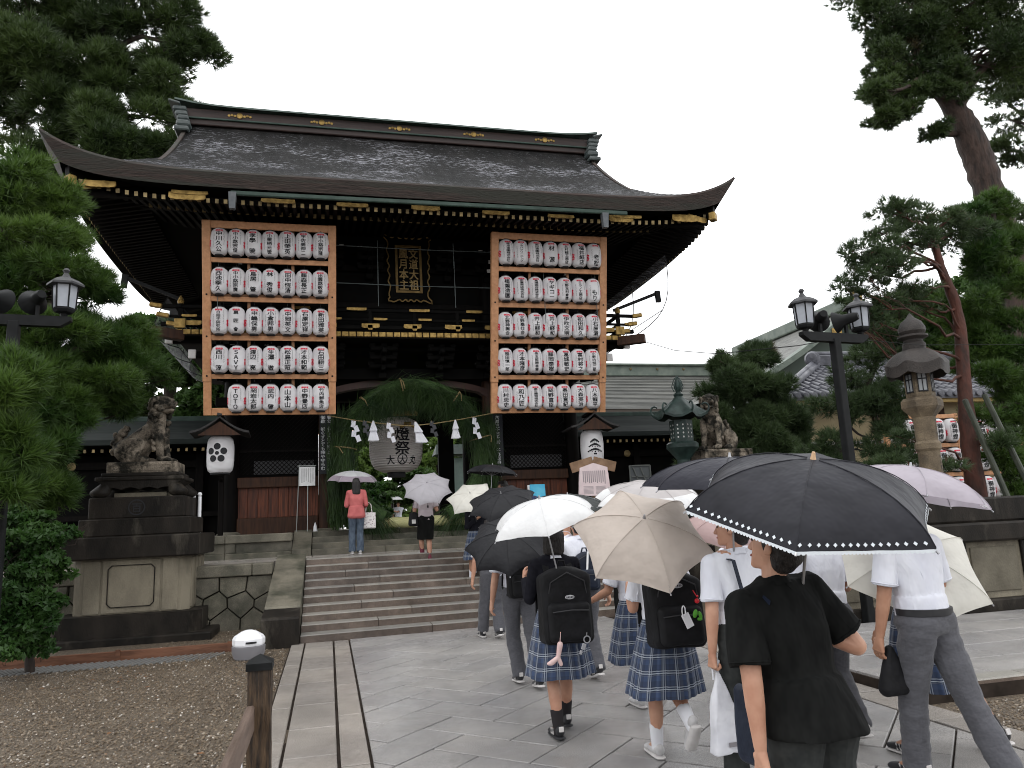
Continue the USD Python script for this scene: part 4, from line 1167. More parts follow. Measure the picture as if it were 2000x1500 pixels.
for k, (x0, x1, y) in enumerate(((0.72, 1.35, -.02), (1.37, 2.05, -.03), (2.07, 2.75, 0.0), (2.77, 3.3, -.02))):
    mb = MB()
    mb.tube([(x - RC[0], y + 0.01 * math.sin(9 * x), 0.125 + 0.006 * math.sin(13 * x)) for x in np.linspace(x0, x1, 9)], [0.108, 0.122, 0.125, 0.12, 0.125, 0.124, 0.126, 0.12, 0.105], 16)
    mb.build('straw_mat', STRAW, RG, smooth=50)
    mb = MB(); mb.tube([(x0 - .01 - RC[0], y + 0.13 * math.cos(t), 0.125 + 0.13 * math.sin(t)) for t in np.linspace(0, 6.28, 13)], 0.012, 5); mb.build('tie', ROPE, RG, smooth=True)

RP = thing('straw_rope', 'thin sacred straw rope hung across the gate opening with paper streamers', 'rope', (2, 18, 4.2))
rp_pts = [at_y(px, py, 17.75) for px, py in ((640, 812), (700, 822), (760, 829), (800, 832), (850, 827), (900, 819), (968, 806))]
mb = MB(); mb.tube([p - (2, 18, 4.2) for p in rp_pts], 0.012, 6); mb.build('cord', ROPE, RP, smooth=True)
SHIDE = mat('white_paper', (0.74, 0.74, 0.78), None, 3, 0.6, transl=0.3)
for k, (px, py, wd, ht, kind, lb) in enumerate(((690, 822, 14, 40, 'z', 'zigzag white paper streamer at the left end of the rope'), (712, 822, 12, 30, 'd', 'zigzag paper streamer coloured dark as if backlit, second from the left on the rope'),
                                              (729, 822, 20, 38, 'b', 'bell of folded white paper left of the great lantern'), (759, 826, 13, 38, 'z', 'zigzag white paper streamer in front of the great lantern'),
                                              (811, 824, 22, 40, 'b2', 'slanting bell of folded white paper right of the great lantern'), (843, 823, 12, 30, 'd', 'zigzag paper streamer right of the lantern, coloured dark as if backlit'),
                                              (889, 820, 16, 36, 'b', 'bell of folded white paper before the open door leaf'), (926, 816, 13, 42, 'z', 'zigzag white paper streamer at the right end of the rope'))):
    p = at_y(px, py, 17.72)
    s = 17.9 / FPX
    t = thing('paper_streamer', lb, 'paper streamer', p)
    w_, h = wd * s, ht * s
    mb = MB()
    if kind[0] in 'zd':
        for q in range(4):
            x = (0.0, 0.35, -0.05, 0.45)[q] * w_ + q * 0.06 * w_ - .3 * w_
            z0 = -h * (q / 4.3)
            R = roty((-0.35 if q % 2 else 0.12)) @ rotz(0.25)
            mb.box((x + .3 * w_, -0.008 * q, z0 - h * 0.15), (w_ * 0.62, 0.004, h * 0.31), R)
        t_ = 1
    else:
        sl = 0.55 if kind == 'b2' else 0.0
        for q, (za, zb, wa, wb) in enumerate(((0, -0.5, 0.15, 0.75), (-0.36, -1.0, 0.42, 1.05))):
            xo = lambda z: -sl * z * h * 0.55
            for sd in (-1, 1):
                v = [(xo(za) - wa * w_ / 2, sd * .006, za * h), (xo(za) + wa * w_ / 2, sd * .006, za * h), (xo(zb) + wb * w_ / 2, sd * (.07 + .02 * q), zb * h), (xo(zb), sd * (.1 + .02 * q), zb * h - .012), (xo(zb) - wb * w_ / 2, sd * (.07 + .02 * q), zb * h)]
                mb.add(v, [[0, 1, 2], [0, 2, 3], [0, 3, 4]])
    mb.build('paper', SHIDE if kind != 'd' else mat('shade_tinted_streamer', (0.05, 0.05, 0.055), None, 4, 0.8), t)  # dark colour stands in for shade on the streamers against the light
    mb = MB(); mb.tube([(0, 0, 0.02), (0, 0, -0.03)], 0.006, 5); mb.build('string', ROPE, t)

BP = barrel(0.70, 1.42, 0.50, 2.8)
bl_ = thing('great_lantern', 'huge white paper lantern with black brush lettering hanging inside the gate', 'lantern', (1.74, 20.1, 3.74), rz=0.08)
mb = MB(); mb.lathe(BP, sides=40)
mb.build('paper_body', usdkit.material(stage, '/World/Looks/great_lantern_paper', {
    'g': ('geometry', {}), 's': ('separate_xyz', {}), 'm': ('math', {'math_type': 'multiply', 'value2': 105.0}), 'w': ('math', {'math_type': 'sine'}), 'b': ('bump', {'strength': 0.9, 'distance': 0.012}),
    'p': ('principled_bsdf', {'roughness': 0.6, 'base_color': (0.74, 0.70, 0.68)}), 't': ('translucent_bsdf', {'color': (0.66, 0.61, 0.59)}), 'x': ('mix_closure', {'fac': 0.4})},
    [('g.position', 's.vector'), ('s.z', 'm.value1'), ('m.value', 'w.value1'), ('w.value', 'b.height'), ('b.normal', 'p.normal'), ('p.BSDF', 'x.closure1'), ('t.BSDF', 'x.closure2')], surface='x.closure'), bl_, smooth=40)
sf = surf_on(BP, 0.0, 0.008)
mb = MB()
write(mb, '燈祭', 0.05, 0.42, 0.42, 0.36, sf)
write(mb, '大', -0.27, -0.30, 0.24, 0.24, sf); write(mb, '丸', 0.38, -0.30, 0.24, 0.24, sf); write(mb, '大', 0.055, -0.32, 0.19, 0.19, sf)
dots(mb, sf, 0.055, -0.415, 0.14, 24, 0.2)
mb.build('lettering', INK, bl_)
mb = MB(); mb.lathe([(0.20, -.84), (0.235, -.84), (0.235, -0.68), (0.20, -0.68)], sides=24); mb.lathe([(0.001, .68), (.34, .68), (.34, .8), (0.001, .8)], sides=24); mb.build('black_rim', INK, bl_, smooth=30)
mb = MB(); mb.lathe([(0.05, -.84), (0.22, -0.838), (0.22, -0.82), (0.05, -0.82)], sides=24); mb.build('rim_disc', OFFWHITE, bl_, smooth=30)
mb = MB(); mb.box((0.2, -0.66, 0.50), (0.2, 0.06, 0.07), None, 0.02)
for s in (-1, 1):
    mb.box((0.2 + s * 0.11, -0.66, 0.43), (0.2, 0.05, 0.06), roty(s * 0.4), 0.02)
mb.build('gilt_clasp', GOLD, bl_)
MB().box((0.15, -0.66, 0.76), (0.62, 0.1, 0.13), None, 0.01).build('gilt_name_bar', GOLD, bl_)
mb = MB(); mb.tube([(0, 0, .8), (0, 0, 1.5)], 0.05, 8); mb.build('hanger', IRON, bl_)
# pale cloth-covered stand and its roof seen through the gate
TS = thing('covered_noticeboard', 'pale green sheeted board under a small copper roof, seen through the gate', 'noticeboard', (4.55, 27.5, 1.0))
mb = MB(); mb.span((-0.55, 0, 0.5), (0.5, 0.1, 3.0), 0.02); mb.build('sheet', mat('pale_green_sheet', (0.26, 0.36, 0.33), (0.36, 0.46, 0.42), 3, 0.6), TS)
mb = MB(); mb.bar((-0.6, 0.05, 0), (-0.6, .05, 3.2), .1, .1); mb.bar((0.55, 0.05, 0), (0.55, .05, 3.2), .1, .1); mb.build('post', DARKWOOD, TS)
mb = MB(); mb.man(m3.Manifold.hull_points(np.array([[-.8, -.4, 3.1], [.75, -.4, 3.1], [-.8, .6, 3.1], [.75, .6, 3.1], [-.7, .05, 3.5], [.65, .05, 3.5]]))); mb.build('roof', COPPER_G, TS)

# ------------------------------------------------------------------ roofed post lanterns either side of the gate
PLP = barrel(0.285, 0.80, 0.70, 3.2)
for side, loc, crest in (('left', (-2.3, 17.62, 1.6), 'plum'), ('right', (6.32, 17.62, 1.6), 'pine')):
    t = thing('post_lantern', f'large white paper lantern under a little roof, with a black {"plum crest of dots" if crest == "plum" else "layered pine crest"}', 'post lantern', loc, rz=0.05 if side == 'left' else -0.08)
    mb = MB(); mb.lathe(PLP, (0, 0, 1.75), 28); mb.build('paper_body', PAPER, t, smooth=40)
    sf0 = surf_on(PLP, 0, 0.005)
    sf = lambda x, z: tuple(np.array(sf0(x, z)) + (0, 0, 1.75))
    mb = MB()
    if crest == 'plum':
        for k in range(5):
            a = k * 1.2566
            dots(mb, sf, -0.05 + 0.145 * math.sin(a), 0.02 + 0.145 * math.cos(a), 0.073, 18)
        dots(mb, sf, -0.05, 0.02, 0.042, 14)
    else:
        for k, (z, w_) in enumerate(((0.14, 0.10), (0.03, 0.14), (-0.09, 0.17))):
            for q in range(9):
                u = q / 8 * 2 - 1
                x = u * w_
                dots(mb, sf, x, z - 0.055 * abs(u) ** 1.6 + 0.012, 0.020 + 0.012 * (1 - abs(u)), 8)
                if q % 2 == 0:
                    dots(mb, sf, x * 0.9, z - 0.048, 0.013, 6)
        for x in (-0.02, 0.0, 0.02):
            dots(mb, sf, x, -0.19, 0.022, 8)
        dots(mb, sf, 0, -0.14, 0.02, 8)
    mb.build('crest', INK, t)
    mb = MB()
    for z in (1.34, 2.15):
        mb.lathe([(.001, -.02), (0.205, -0.02), (0.205, 0.02), (.001, 0.02)], (0, 0, z), 20)
    mb.build('black_rim', INK, t, smooth=30)
    mb = MB(); mb.bar((0.0, 0.42, 0), (0.0, 0.42, 2.5), 0.11, 0.11, 0.01); mb.bar((0, 0.42, 2.3), (0, -0.05, 2.35), 0.08, 0.08); mb.bar((0, 0.42, 1.22), (0, 0.0, 1.25), 0.06, 0.06); mb.build('post', DARKWOOD, t)
    mb = MB()
    W_, z0 = 0.60, 2.2
    for s in (-1, 1):
        xx = np.linspace(0, W_, 7)
        zz = z0 + 0.36 - 0.36 * (1.5 * xx / W_ - 0.5 * (xx / W_) ** 2) + 0.03 * (xx / W_) ** 4
        for x0, x1, a0, a1 in zip(xx[:-1], xx[1:], zz[:-1], zz[1:]):
            mb.man(m3.Manifold.hull_points(np.array([[s * x, y, z + d] for x, z in ((x0, a0), (x1, a1)) for y in (-0.45, 0.62) for d in (0, -0.045)])))
    mb.bar((0, -0.48, z0 + 0.39), (0, 0.65, z0 + 0.39), 0.1, 0.06)
    mb.build('roof', mat('old_shingle', (0.014, 0.013, 0.013), (0.03, 0.028, 0.027), 8, 0.6, bump=0.4), t)
    MB().prism([(-0.44, 0), (0.44, 0), (0, 0.30)], 0.04, R=RX90, t=(0, -0.37, z0 - 0.06)).build('gable', BROWNWOOD, t)

# black calligraphy boards on the inner columns
for side, px0, py0, px1, py1, cols, lb in (('left', 626, 812, 648, 925, ('菅公　心だに誠の道にかなひなば', '御歌　祈らずとても神や守らむ'), 'black board with two columns of white brush writing on the left inner column'),
                                          ('right', 962, 812, 984, 912, ('六月三十日大祓　午後四時',), 'black board with one column of white brush writing on the right inner column')):
    a, b_ = at_y(px0, py0, 18.66), at_y(px1, py1, 18.66)
    W_, Hh = abs(b_[0] - a[0]) + .04, a[2] - b_[2] + .04
    t = thing('calligraphy_board', lb, 'signboard', ((a[0] + b_[0]) / 2, 18.68, b_[2]))
    MB().span((-W_ / 2, 0, 0), (W_ / 2, 0.03, Hh), 0.006).build('board', mat('blue_black_board', (0.008, 0.010, 0.016), None, 4, 0.5), t)
    mb = MB()
    for k, c in enumerate(cols):
        x = W_ * 0.24 if len(cols) == 2 and k == 0 else (-W_ * 0.24 if len(cols) == 2 else 0)
        h = (Hh - 0.08) / len(c) * (0.98 if k == 0 else 0.97)
        write(mb, c, x, Hh - 0.03, min(h * 1.15, 0.15), h, lambda x_, z_: (x_, -0.003, z_), n=22)
    mb.build('lettering', WHITEINK, t)

# small notice on a stand, with a white cone
t = thing('notice_stand', 'thin metal stand holding a white paper notice in front of the red plank bay', 'notice', (-0.50, 18.42, 1.6))
MB().span((-0.16, -0.01, 1.06), (0.2, 0.015, 1.50), 0.004).build('paper', WHITEPAINT, t)
mb = MB(); mb.bar((0.03, 0.02, 0), (0.03, 0.02, 1.1), 0.022, 0.022); mb.bar((-0.22, 0.02, 0), (-0.16, 0.02, 1.55), 0.016, 0.016); mb.bar((-0.2, 0.02, 1.53), (0.22, 0.02, 1.53), 0.02, 0.02); mb.build('stand', mat('grey_metal', (0.2, 0.21, 0.2), None, 4, 0.4, metallic=0.5), t)
mb = MB()
rr = random.Random(3)
for x in (0.15, 0.10, 0.05, 0.0, -0.05, -0.10):
    z = 1.46
    while z > 1.14 + 0.05 * rr.random():
        mb.add([(x - .012, -.0125, z - .012), (x + .010, -.0125, z - .012), (x + .012, -.0125, z), (x - .01, -.0125, z)], [[0, 1, 2, 3]]); z -= 0.026
mb.build('fine_print', PALEINK, t)
t = thing('white_cone', 'tiny white cone standing before the red planks', 'cone', (-0.3, 18.6, 1.6))
mb = MB(); mb.lathe([(0.06, 0), (0.05, 0.02), (0.035, 0.12), (0.012, 0.2), (0.001, 0.21)], sides=14); mb.build('body', PLASTIC_W, t, smooth=40)

# wooden notice board with a gabled top
t = thing('wooden_noticeboard', 'pale pink wooden notice board with a gabled top, right of the steps', 'noticeboard', (5.55, 15.5, 1.1), rz=-0.05)
poly = Polygon([(-0.36, 1.0), (0.36, 1.0), (0.31, 1.60), (0.0, 1.70), (-0.31, 1.60)])
MB().prism(poly, 0.05, R=RX90, t=(0, 0.0, 0)).build('board', mat('pale_pink_board', (0.50, 0.40, 0.41), (0.58, 0.48, 0.48), 4, 0.6), t)
mb = MB()
for s in (-1, 1):
    mb.bar((0, -0.03, 1.735), (s * 0.50, -0.03, 1.60), 0.22, 0.035, 0.006, up=(0, 1, 0))
mb.build('roof', mat('roof_board_brown', (0.13, 0.075, 0.04), (0.2, 0.12, 0.07), 8, 0.5), t)
mb = MB(); mb.bar((0, 0.03, 0), (0, 0.03, 1.62), 0.1, 0.08); mb.build('post', _mats['roof_board_brown'], t)
mb = MB()
for k, x in enumerate(np.linspace(0.24, -0.24, 12)):
    z = 1.53
    while z > 1.25 + 0.05 * rr.random():
        mb.add([(x - .012, -.0525, z - .016), (x + .010, -.0525, z - .016), (x + .012, -.0525, z), (x - .01, -.0525, z)], [[0, 1, 2, 3]]); z -= 0.022
for z in np.linspace(1.2, 1.05, 7):
    for x0, x1 in ((-0.25, -0.03), (0.02, 0.24)):
        mb.add([(x0, -.0525, z - .008), (x1, -.0525, z - .008), (x1, -.0525, z), (x0, -.0525, z)], [[0, 1, 2, 3]])
mb.build('fine_print', PALEINK, t)
# blue leaflet and white box at the head of the steps
t = thing('leaflet_box', 'white box with a bright blue leaflet standing on it, right of the gate opening', 'box', at_y(1050, 975, 17.9) - (0, 0, 0.18))
MB().span((-0.36, -0.15, -0.95), (0.36, 0.2, 0.10), 0.02).build('box', PLASTIC_W, t)
MB().box((0.0, -0.05, 0.33), (0.38, 0.02, 0.42), rotx(-0.12), 0.004).build('blue_leaflet', mat('bright_blue_print', (0.03, 0.33, 0.56), (0.10, 0.45, 0.62), 3, 0.4), t)
MB().box((-0.17, 0.02, 0.33), (0.12, 0.02, 0.40), rotx(-0.12), 0.004).build('white_leaflet', WHITEPAINT, t)
# white pipes by the left lion
for k, (px, h) in enumerate(((377, 0.42), (389, 0.46))):
    p = at_y(px, 1018, 15.3)
    t = thing('white_post', 'short white post with a ball top behind the left pedestal, ' + ('nearer the pedestal' if k == 0 else 'farther from the pedestal'), 'post', (p[0], p[1], 1.1))
    hh = p[2] - 1.1 + h
    mb = MB(); mb.tube([(0, 0, 0), (0, 0, hh)], 0.032, 10); mb.build('pipe', PLASTIC_W, t, smooth=40)
    mb = MB(); mb.ball((0, 0, hh + .04), 0.038, fine=True); mb.build('ball', PLASTIC_W, t, smooth=True)
t = thing('wire_frame', 'bright wire frame leaning on the dark wall right of the notice board', 'frame', at_y(1252, 945, 19.3))
mb = MB()
for p, q in (((-.3, 0, 0), (-.3, 0, .5)), ((.3, 0, 0), (.3, 0, .5)), ((-.3, 0, .5), (.3, 0, .5)), ((-.2, 0, .45), (.0, 0, -.1)), ((.02, 0, .45), (.2, 0, -.1)), ((-.25, 0, .2), (.2, 0, .2))):
    mb.bar(p, q, .03, .03)
mb.build('bars', _mats['grey_metal'], t)
MB().span((-.3, .02, -.3), (.3, .03, .5)).build('clear_sheet', mat('grey_film', (0.13, 0.14, 0.145), None, 4, 0.3), t)


# ------------------------------------------------------------------ guardian lions
def hullb(*sp):
    return m3.Manifold.hull_points(np.vstack([np.asarray(c, float) + np.asarray(r, float) * ICO2 for c, r in sp]))


def union(parts):
    return m3.Manifold.batch_boolean(parts, m3.OpType.Add)


def smooth_mesh(m, length, it=8, disp=0.0, freq=14.0, seed=1):
    g = m.refine_to_length(length).to_mesh()
    t = trimesh.Trimesh(g.vert_properties[:, :3], g.tri_verts, process=True)
    if it:
        trimesh.smoothing.filter_taubin(t, iterations=it)
    if disp:
        nrm = t.vertex_normals
        t.vertices = t.vertices + nrm * ((meshkit.fbm(t.vertices * freq, 3, seed) - 0.5) * 2 * disp)[:, None]
    return np.array(t.vertices), np.array(t.faces)


def lion(parent, head_turn, mouth_open):
    """sitting, facing +x, about 1.15 m tall; feet at z = 0"""
    P = []
    for s in (-1, 1):
        y = s * 0.15
        P += [hullb(((-0.26, y * 1.25, 0.20), (0.20, 0.10, 0.19)), ((-0.12, y * 1.25, 0.30), (0.12, 0.08, 0.10)))]
        P += [hullb(((-0.30, y * 1.3, 0.09), (0.07, 0.06, 0.08)), ((-0.02, y * 1.35, 0.05), (0.09, 0.065, 0.05)))]
        P += [hullb(((0.17, y, 0.52), (0.09, 0.07, 0.12)), ((0.20, y, 0.28), (0.062, 0.055, 0.07)))]
        P += [hullb(((0.20, y, 0.28), (0.062, 0.055, 0.07)), ((0.23, y, 0.08), (0.055, 0.05, 0.06)))]
        P += [hullb(((0.23, y, 0.06), (0.06, 0.06, 0.055)), ((0.32, y, 0.045), (0.06, 0.065, 0.045)))]
        for t in (-1, 0, 1):
            P += [hullb(((0.36, y + t * 0.04, 0.035), (0.035, 0.022, 0.032)), ((0.30, y + t * 0.035, 0.06), (0.03, 0.02, 0.025)))]
        for z, x in ((0.40, 0.17), (0.30, 0.16), (0.21, 0.165)):
            P += [hullb(((x - 0.03, y + s * 0.03, z), 0.035), ((x - 0.06, y + s * 0.02, z + 0.05), 0.025))]
    P += [hullb(((-0.24, 0, 0.26), (0.17, 0.17, 0.2)), ((0.06, 0, 0.50), (0.14, 0.15, 0.20)))]
    P += [hullb(((0.08, 0, 0.52), (0.15, 0.17, 0.2)), ((0.12, 0, 0.74), (0.12, 0.13, 0.13)))]
    R = rotz(head_turn)
    hc = np.array([0.17, 0, 0.92])

    def h(p, r):
        return (hc + R @ np.asarray(p, float), r)
    P += [hullb(h((-0.02, 0, 0.02), (0.15, 0.15, 0.15)), h((0.05, 0, 0.06), (0.12, 0.13, 0.10)))]
    P += [hullb(h((0.10, 0, 0.0), (0.09, 0.10, 0.06)), h((0.19, 0, 0.0), (0.06, 0.085, 0.045)))]
    P += [hullb(h((0.08, 0, -0.09), (0.07, 0.08, 0.035)), h((0.16, 0, -0.11 if mouth_open else -0.075), (0.055, 0.07, 0.03)))]
    P += [hullb(h((0.235, 0, 0.035), (0.03, 0.05, 0.03)))]
    for s in (-1, 1):
        P += [hullb(h((0.10, s * 0.07, 0.10), (0.06, 0.045, 0.03)), h((0.15, s * 0.05, 0.085), (0.03, 0.03, 0.025)))]
        P += [hullb(h((0.13, s * 0.065, 0.055), 0.028))]
        P += [hullb(h((-0.03, s * 0.15, 0.10), (0.06, 0.03, 0.035)), h((-0.09, s * 0.17, 0.04), (0.03, 0.02, 0.03)))]
        for k, (x, z) in enumerate(((0.06, -0.06), (0.0, -0.02), (-0.06, -0.08), (-0.02, -0.15), (0.05, -0.16), (-0.09, -0.18), (-0.1, 0.03), (-0.12, -0.28), (-0.03, -0.25), (0.05, -0.27))):
            P += [hullb(h((x, s * (0.13 - 0.01 * (k > 6)), z), (0.05, 0.035, 0.05)))]
        for k in range(5):
            P += [hullb(h((-0.13 - 0.02 * (k % 2), s * 0.06, 0.08 - 0.1 * k), (0.05, 0.05, 0.055)))]
    for k, (x, z, r) in enumerate(((-0.40, 0.16, 0.09), (-0.47, 0.28, 0.085), (-0.46, 0.40, 0.08), (-0.40, 0.50, 0.07), (-0.35, 0.57, 0.05), (-0.52, 0.20, 0.06), (-0.53, 0.34, 0.055), (-0.50, 0.46, 0.05))):
        for y in (-0.05, 0.05):
            P += [hullb(((x, y, z), (r * 0.75, r * 0.8, r)))]
    v, f = smooth_mesh(union(P), 0.024, 2, 0.012, 24)
    v = v * 1.13
    return put('statue_body', (v, f), LIONST, parent, smooth=50)


def lion_pedestal(name, label, loc, flip):
    t = thing(name, label, 'pedestal', loc)
    tiers = (('foot_step', 2.62, 2.3, -0.1, 0.10, DARKST, 0.02), ('base', 2.22, 1.95, 0.10, 0.44, DARKST, 0.03), ('die', 1.78, 1.55, 0.44, 1.32, PALEST, 0.03), ('cap', 2.10, 1.85, 1.32, 1.69, DARKST, 0.025), ('upper_step', 1.72, 1.5, 1.69, 1.98, DARKST, 0.02), ('upper_block', 1.50, 1.28, 1.98, 2.34, DARKST, 0.02))
    for nm, wx, wy, z0, z1, m_, bv in tiers:
        p = None
        mb = MB()
        if nm == 'die':
            c = 0.12
            oct_ = [(-wx / 2 + c, -wy / 2), (wx / 2 - c, -wy / 2), (wx / 2, -wy / 2 + c), (wx / 2, wy / 2), (-wx / 2, wy / 2), (-wx / 2, -wy / 2 + c)]
            mb.prism(oct_, z1 - z0, t=(0, 0, z0))
        elif nm == 'base':
            c = 0.16
            mb.prism([(-wx / 2 + c, -wy / 2), (wx / 2 - c, -wy / 2), (wx / 2, -wy / 2 + c), (wx / 2, wy / 2), (-wx / 2, wy / 2), (-wx / 2, -wy / 2 + c)], z1 - z0 - .004, t=(0, 0, z0))
        else:
            mb.span((-wx / 2, -wy / 2, z0 + (.002 if z0 > 0 else 0)), (wx / 2, wy / 2, z1), bv)
        p = mb.build(nm, m_, t)
        if nm == 'die':
            for x0, x1 in ((-0.86 + .14, -0.47), (-0.44, 0.44), (0.47, 0.72)):
                MB().span((x0, -wy / 2 - 0.02, z0 + 0.015), (x1, -wy / 2 + .02, z1 - 0.02), 0.008).build('face_slab', PALEST, p)
            fr = Polygon([(-0.36, 0.60), (-0.30, 0.54), (0.30, 0.54), (0.36, 0.60), (0.36, 1.16), (0.30, 1.22), (-0.30, 1.22), (-0.36, 1.16)])
            MB().prism(fr.difference(fr.buffer(-0.014)), 0.016, R=RX90, t=(0, -wy / 2 - 0.02, 0)).build('panel_moulding', DARKST, p)
            for yy in np.linspace(-0.5, 0.5, 4):
                MB().span((wx / 2 - .01, yy - 0.13, z0 + .03), (wx / 2 + 0.02, yy + 0.13, z1 - .03), 0.01).build('side_slab', PALEST, p)
        if nm == 'upper_block':
            mb = MB()
            surf = lambda x, z: (x, -wy / 2 - 0.006, z)
            dots(mb, surf, 0.0, 2.16, 0.135, 28, 0.16)
            write(mb, '百', 0.0, 2.245, 0.165, 0.165, surf)
            pass
            mb.build('carved_mark', INK, p)
    # the cloud-legged table and the slabs under the lion
    mb = MB()
    for x0 in (-0.62, 0.62):
        for y0 in (-0.48, 0.48):
            mb.man(hullb(((x0, y0, 2.42), (0.16, 0.14, 0.085)), ((x0 * 0.86, y0 * 0.86, 2.55), (0.12, 0.12, 0.06))))
    prof = [(-0.66, 2.62)]
    prof += [(x, 2.47 + 0.035 * abs(math.sin(x * 11))) for x in np.linspace(-0.52, 0.52, 41)] + [(0.66, 2.62)]
    mb.prism(Polygon(prof).buffer(0), 1.06, R=RX90, t=(0, 0.53, 0))
    mb.build('table', DARKST, t, smooth=40)
    MB().span((-0.42, -0.4, 2.342), (0.42, 0.4, 2.42), .01).build('pale_slab', PALEST, t)
    mb = MB(); mb.span((-0.70, -0.56, 2.622), (0.70, 0.56, 2.69), 0.025); mb.build('slab', DARKST, t)
    mb = MB(); mb.span((-0.62, -0.5, 2.692), (0.62, 0.5, 2.76), 0.03); mb.build('slab', DARKST, t)
    b = MB().span((-0.56, -0.42, 2.762), (0.56, 0.42, 2.95), 0.012).build('plinth', LIONST, t)
    mb = MB()
    fr = Polygon([(-0.48, 2.80), (0.48, 2.80), (0.48, 2.91), (-0.48, 2.91)])
    mb.prism(fr.difference(fr.buffer(-0.016)), 0.012, R=RX90, t=(0, -0.42, 0))
    for k in range(5):
        mb.lathe([(0.001, 0), (0.022, 0), (0.02, 0.015), (0.001, 0.02)], (0.032 * math.sin(k * 1.2566), -0.42, 2.855 + 0.032 * math.cos(k * 1.2566)), 8, R=RX90)
    mb.build('plinth_carving', LIONST, b)
    return t


LPX, LPY = -3.16, 14.75
lion_pedestal('lion_pedestal', 'tall tiered stone pedestal carrying the left guardian lion, buff panels between dark tiers', (LPX, LPY, 0), 1)
t = thing('guardian_lion', 'lichened stone guardian lion on the left, sitting in profile and facing right', 'statue', (LPX + 0.02, LPY, 2.95), rz=-0.12)
lion(t, -0.25, False)
RPX, RPY = 8.25, 14.9
lion_pedestal('lion_pedestal', 'stone pedestal of the right guardian lion, mostly behind the umbrellas', (RPX, RPY, 0.0), -1)
t = thing('guardian_lion', 'stone guardian lion on the right with curled mane, facing left towards the steps', 'statue', (RPX - 0.05, RPY - .02, 2.95), rz=math.pi + 0.62)
lion(t, 0.45, True)

# ------------------------------------------------------------------ bronze lantern and stone lantern
t = thing('bronze_lantern', 'dark green bronze lantern with curled roof corners behind the right lion', 'lantern', (7.25, 14.6, 0.0))
UsdGeom.Xformable(t).AddScaleOp().Set(Gf.Vec3f(0.80, 0.80, 1.0))
mb = MB()
mb.lathe([(0.5, 1.0), (0.5, 1.3), (0.3, 1.4), (0.17, 1.5), (0.16, 2.3), (0.2, 2.36), (0.16, 2.42), (0.17, 2.75), (0.34, 2.92), (0.42, 3.0), (0.42, 3.08), (0.36, 3.12)], sides=24)
mb.build('stem', BRONZE, t, smooth=35)
fb = MB(); fb.lathe([(0.30, 3.12), (0.30, 3.58)], sides=6, phase=math.pi / 6)
fb = fb.build('fire_box', BRONZE, t)
rim = []
mb = MB()
for k in range(6):
    a = k * math.pi / 3 + math.pi / 6
    n_ = np.array([math.cos(a + math.pi / 6), math.sin(a + math.pi / 6), 0]); tq = np.array([-n_[1], n_[0], 0])
    for u in (-0.07, 0.07):
        for r_ in range(4):
            g_ = np.arange(8) * 0.785
            c = n_ * 0.262 + tq * u + np.array([0, 0, 3.22 + 0.085 * r_])
            mb.add([c + 0.02 * (math.cos(x) * tq + np.array([0, 0, math.sin(x)])) for x in g_], [[0, i, i + 1] for i in range(1, 7)])
mb.build('piercing', OFFWHITE, fb)
mb = MB()
nr, na = 9, 36
P = np.zeros((nr, na, 3))
for i_ in range(nr):
    u = i_ / (nr - 1)
    for j_ in range(na):
        a = j_ * 2 * math.pi / na
        cor = (0.5 + 0.5 * math.cos(6 * (a - math.pi / 6))) ** 3
        r = 0.10 + (0.48 + 0.14 * cor * u) * u
        P[i_, j_] = (r * math.cos(a), r * math.sin(a), 4.10 - 0.44 * (u ** 0.85) + 0.08 * cor * u ** 3 + 0.05 * math.sin(u * 3.1))
for zz in (0, -0.05):
    V = P.reshape(-1, 3) + (0, 0, zz)
    i_, j_ = np.meshgrid(np.arange(nr - 1), np.arange(na), indexing='ij')
    F = np.stack([i_ * na + j_, (i_ + 1) * na + j_, (i_ + 1) * na + (j_ + 1) % na, i_ * na + (j_ + 1) % na], -1).reshape(-1, 4)
    mb.add(V, F if zz == 0 else F[:, ::-1])
e = np.arange(na)
mb.add(np.vstack([P[-1], P[-1] - (0, 0, .05)]), np.stack([na + e, na + (e + 1) % na, (e + 1) % na, e], 1))
rfb = mb.build('roof', BRONZE, t, smooth=50)
for k in range(6):
    a = k * math.pi / 3 + math.pi / 6
    d = np.array([math.cos(a), math.sin(a), 0])
    mb = MB(); mb.tube([d * (0.66 + 0.10 * math.sin(q)) + np.array([0, 0, 3.72 + 0.10 * (1 - math.cos(q)) - 0.0]) for q in np.linspace(-0.6, 4.0, 13)], np.linspace(0.032, 0.016, 13), 8); mb.build('curl', BRONZE, rfb, smooth=True)
mb = MB(); mb.lathe([(0.1, 4.08), (0.13, 4.14), (0.06, 4.2), (0.10, 4.28), (0.11, 4.36), (0.07, 4.44), (0.02, 4.52), (0.001, 4.55)], sides=16)
for k in range(5):
    a = k * 1.2566
    mb.tube([(0.10 * math.cos(a), 0.1 * math.sin(a), 4.2), (0.16 * math.cos(a), 0.16 * math.sin(a), 4.32), (0.10 * math.cos(a), 0.1 * math.sin(a), 4.46), (0, 0, 4.54)], 0.013, 5)
mb.build('flame_finial', BRONZE, t, smooth=40)
MB().span((-.6, -.6, 0), (.6, .6, 1.0), 0.02).build('stone_base', DARKST, t)

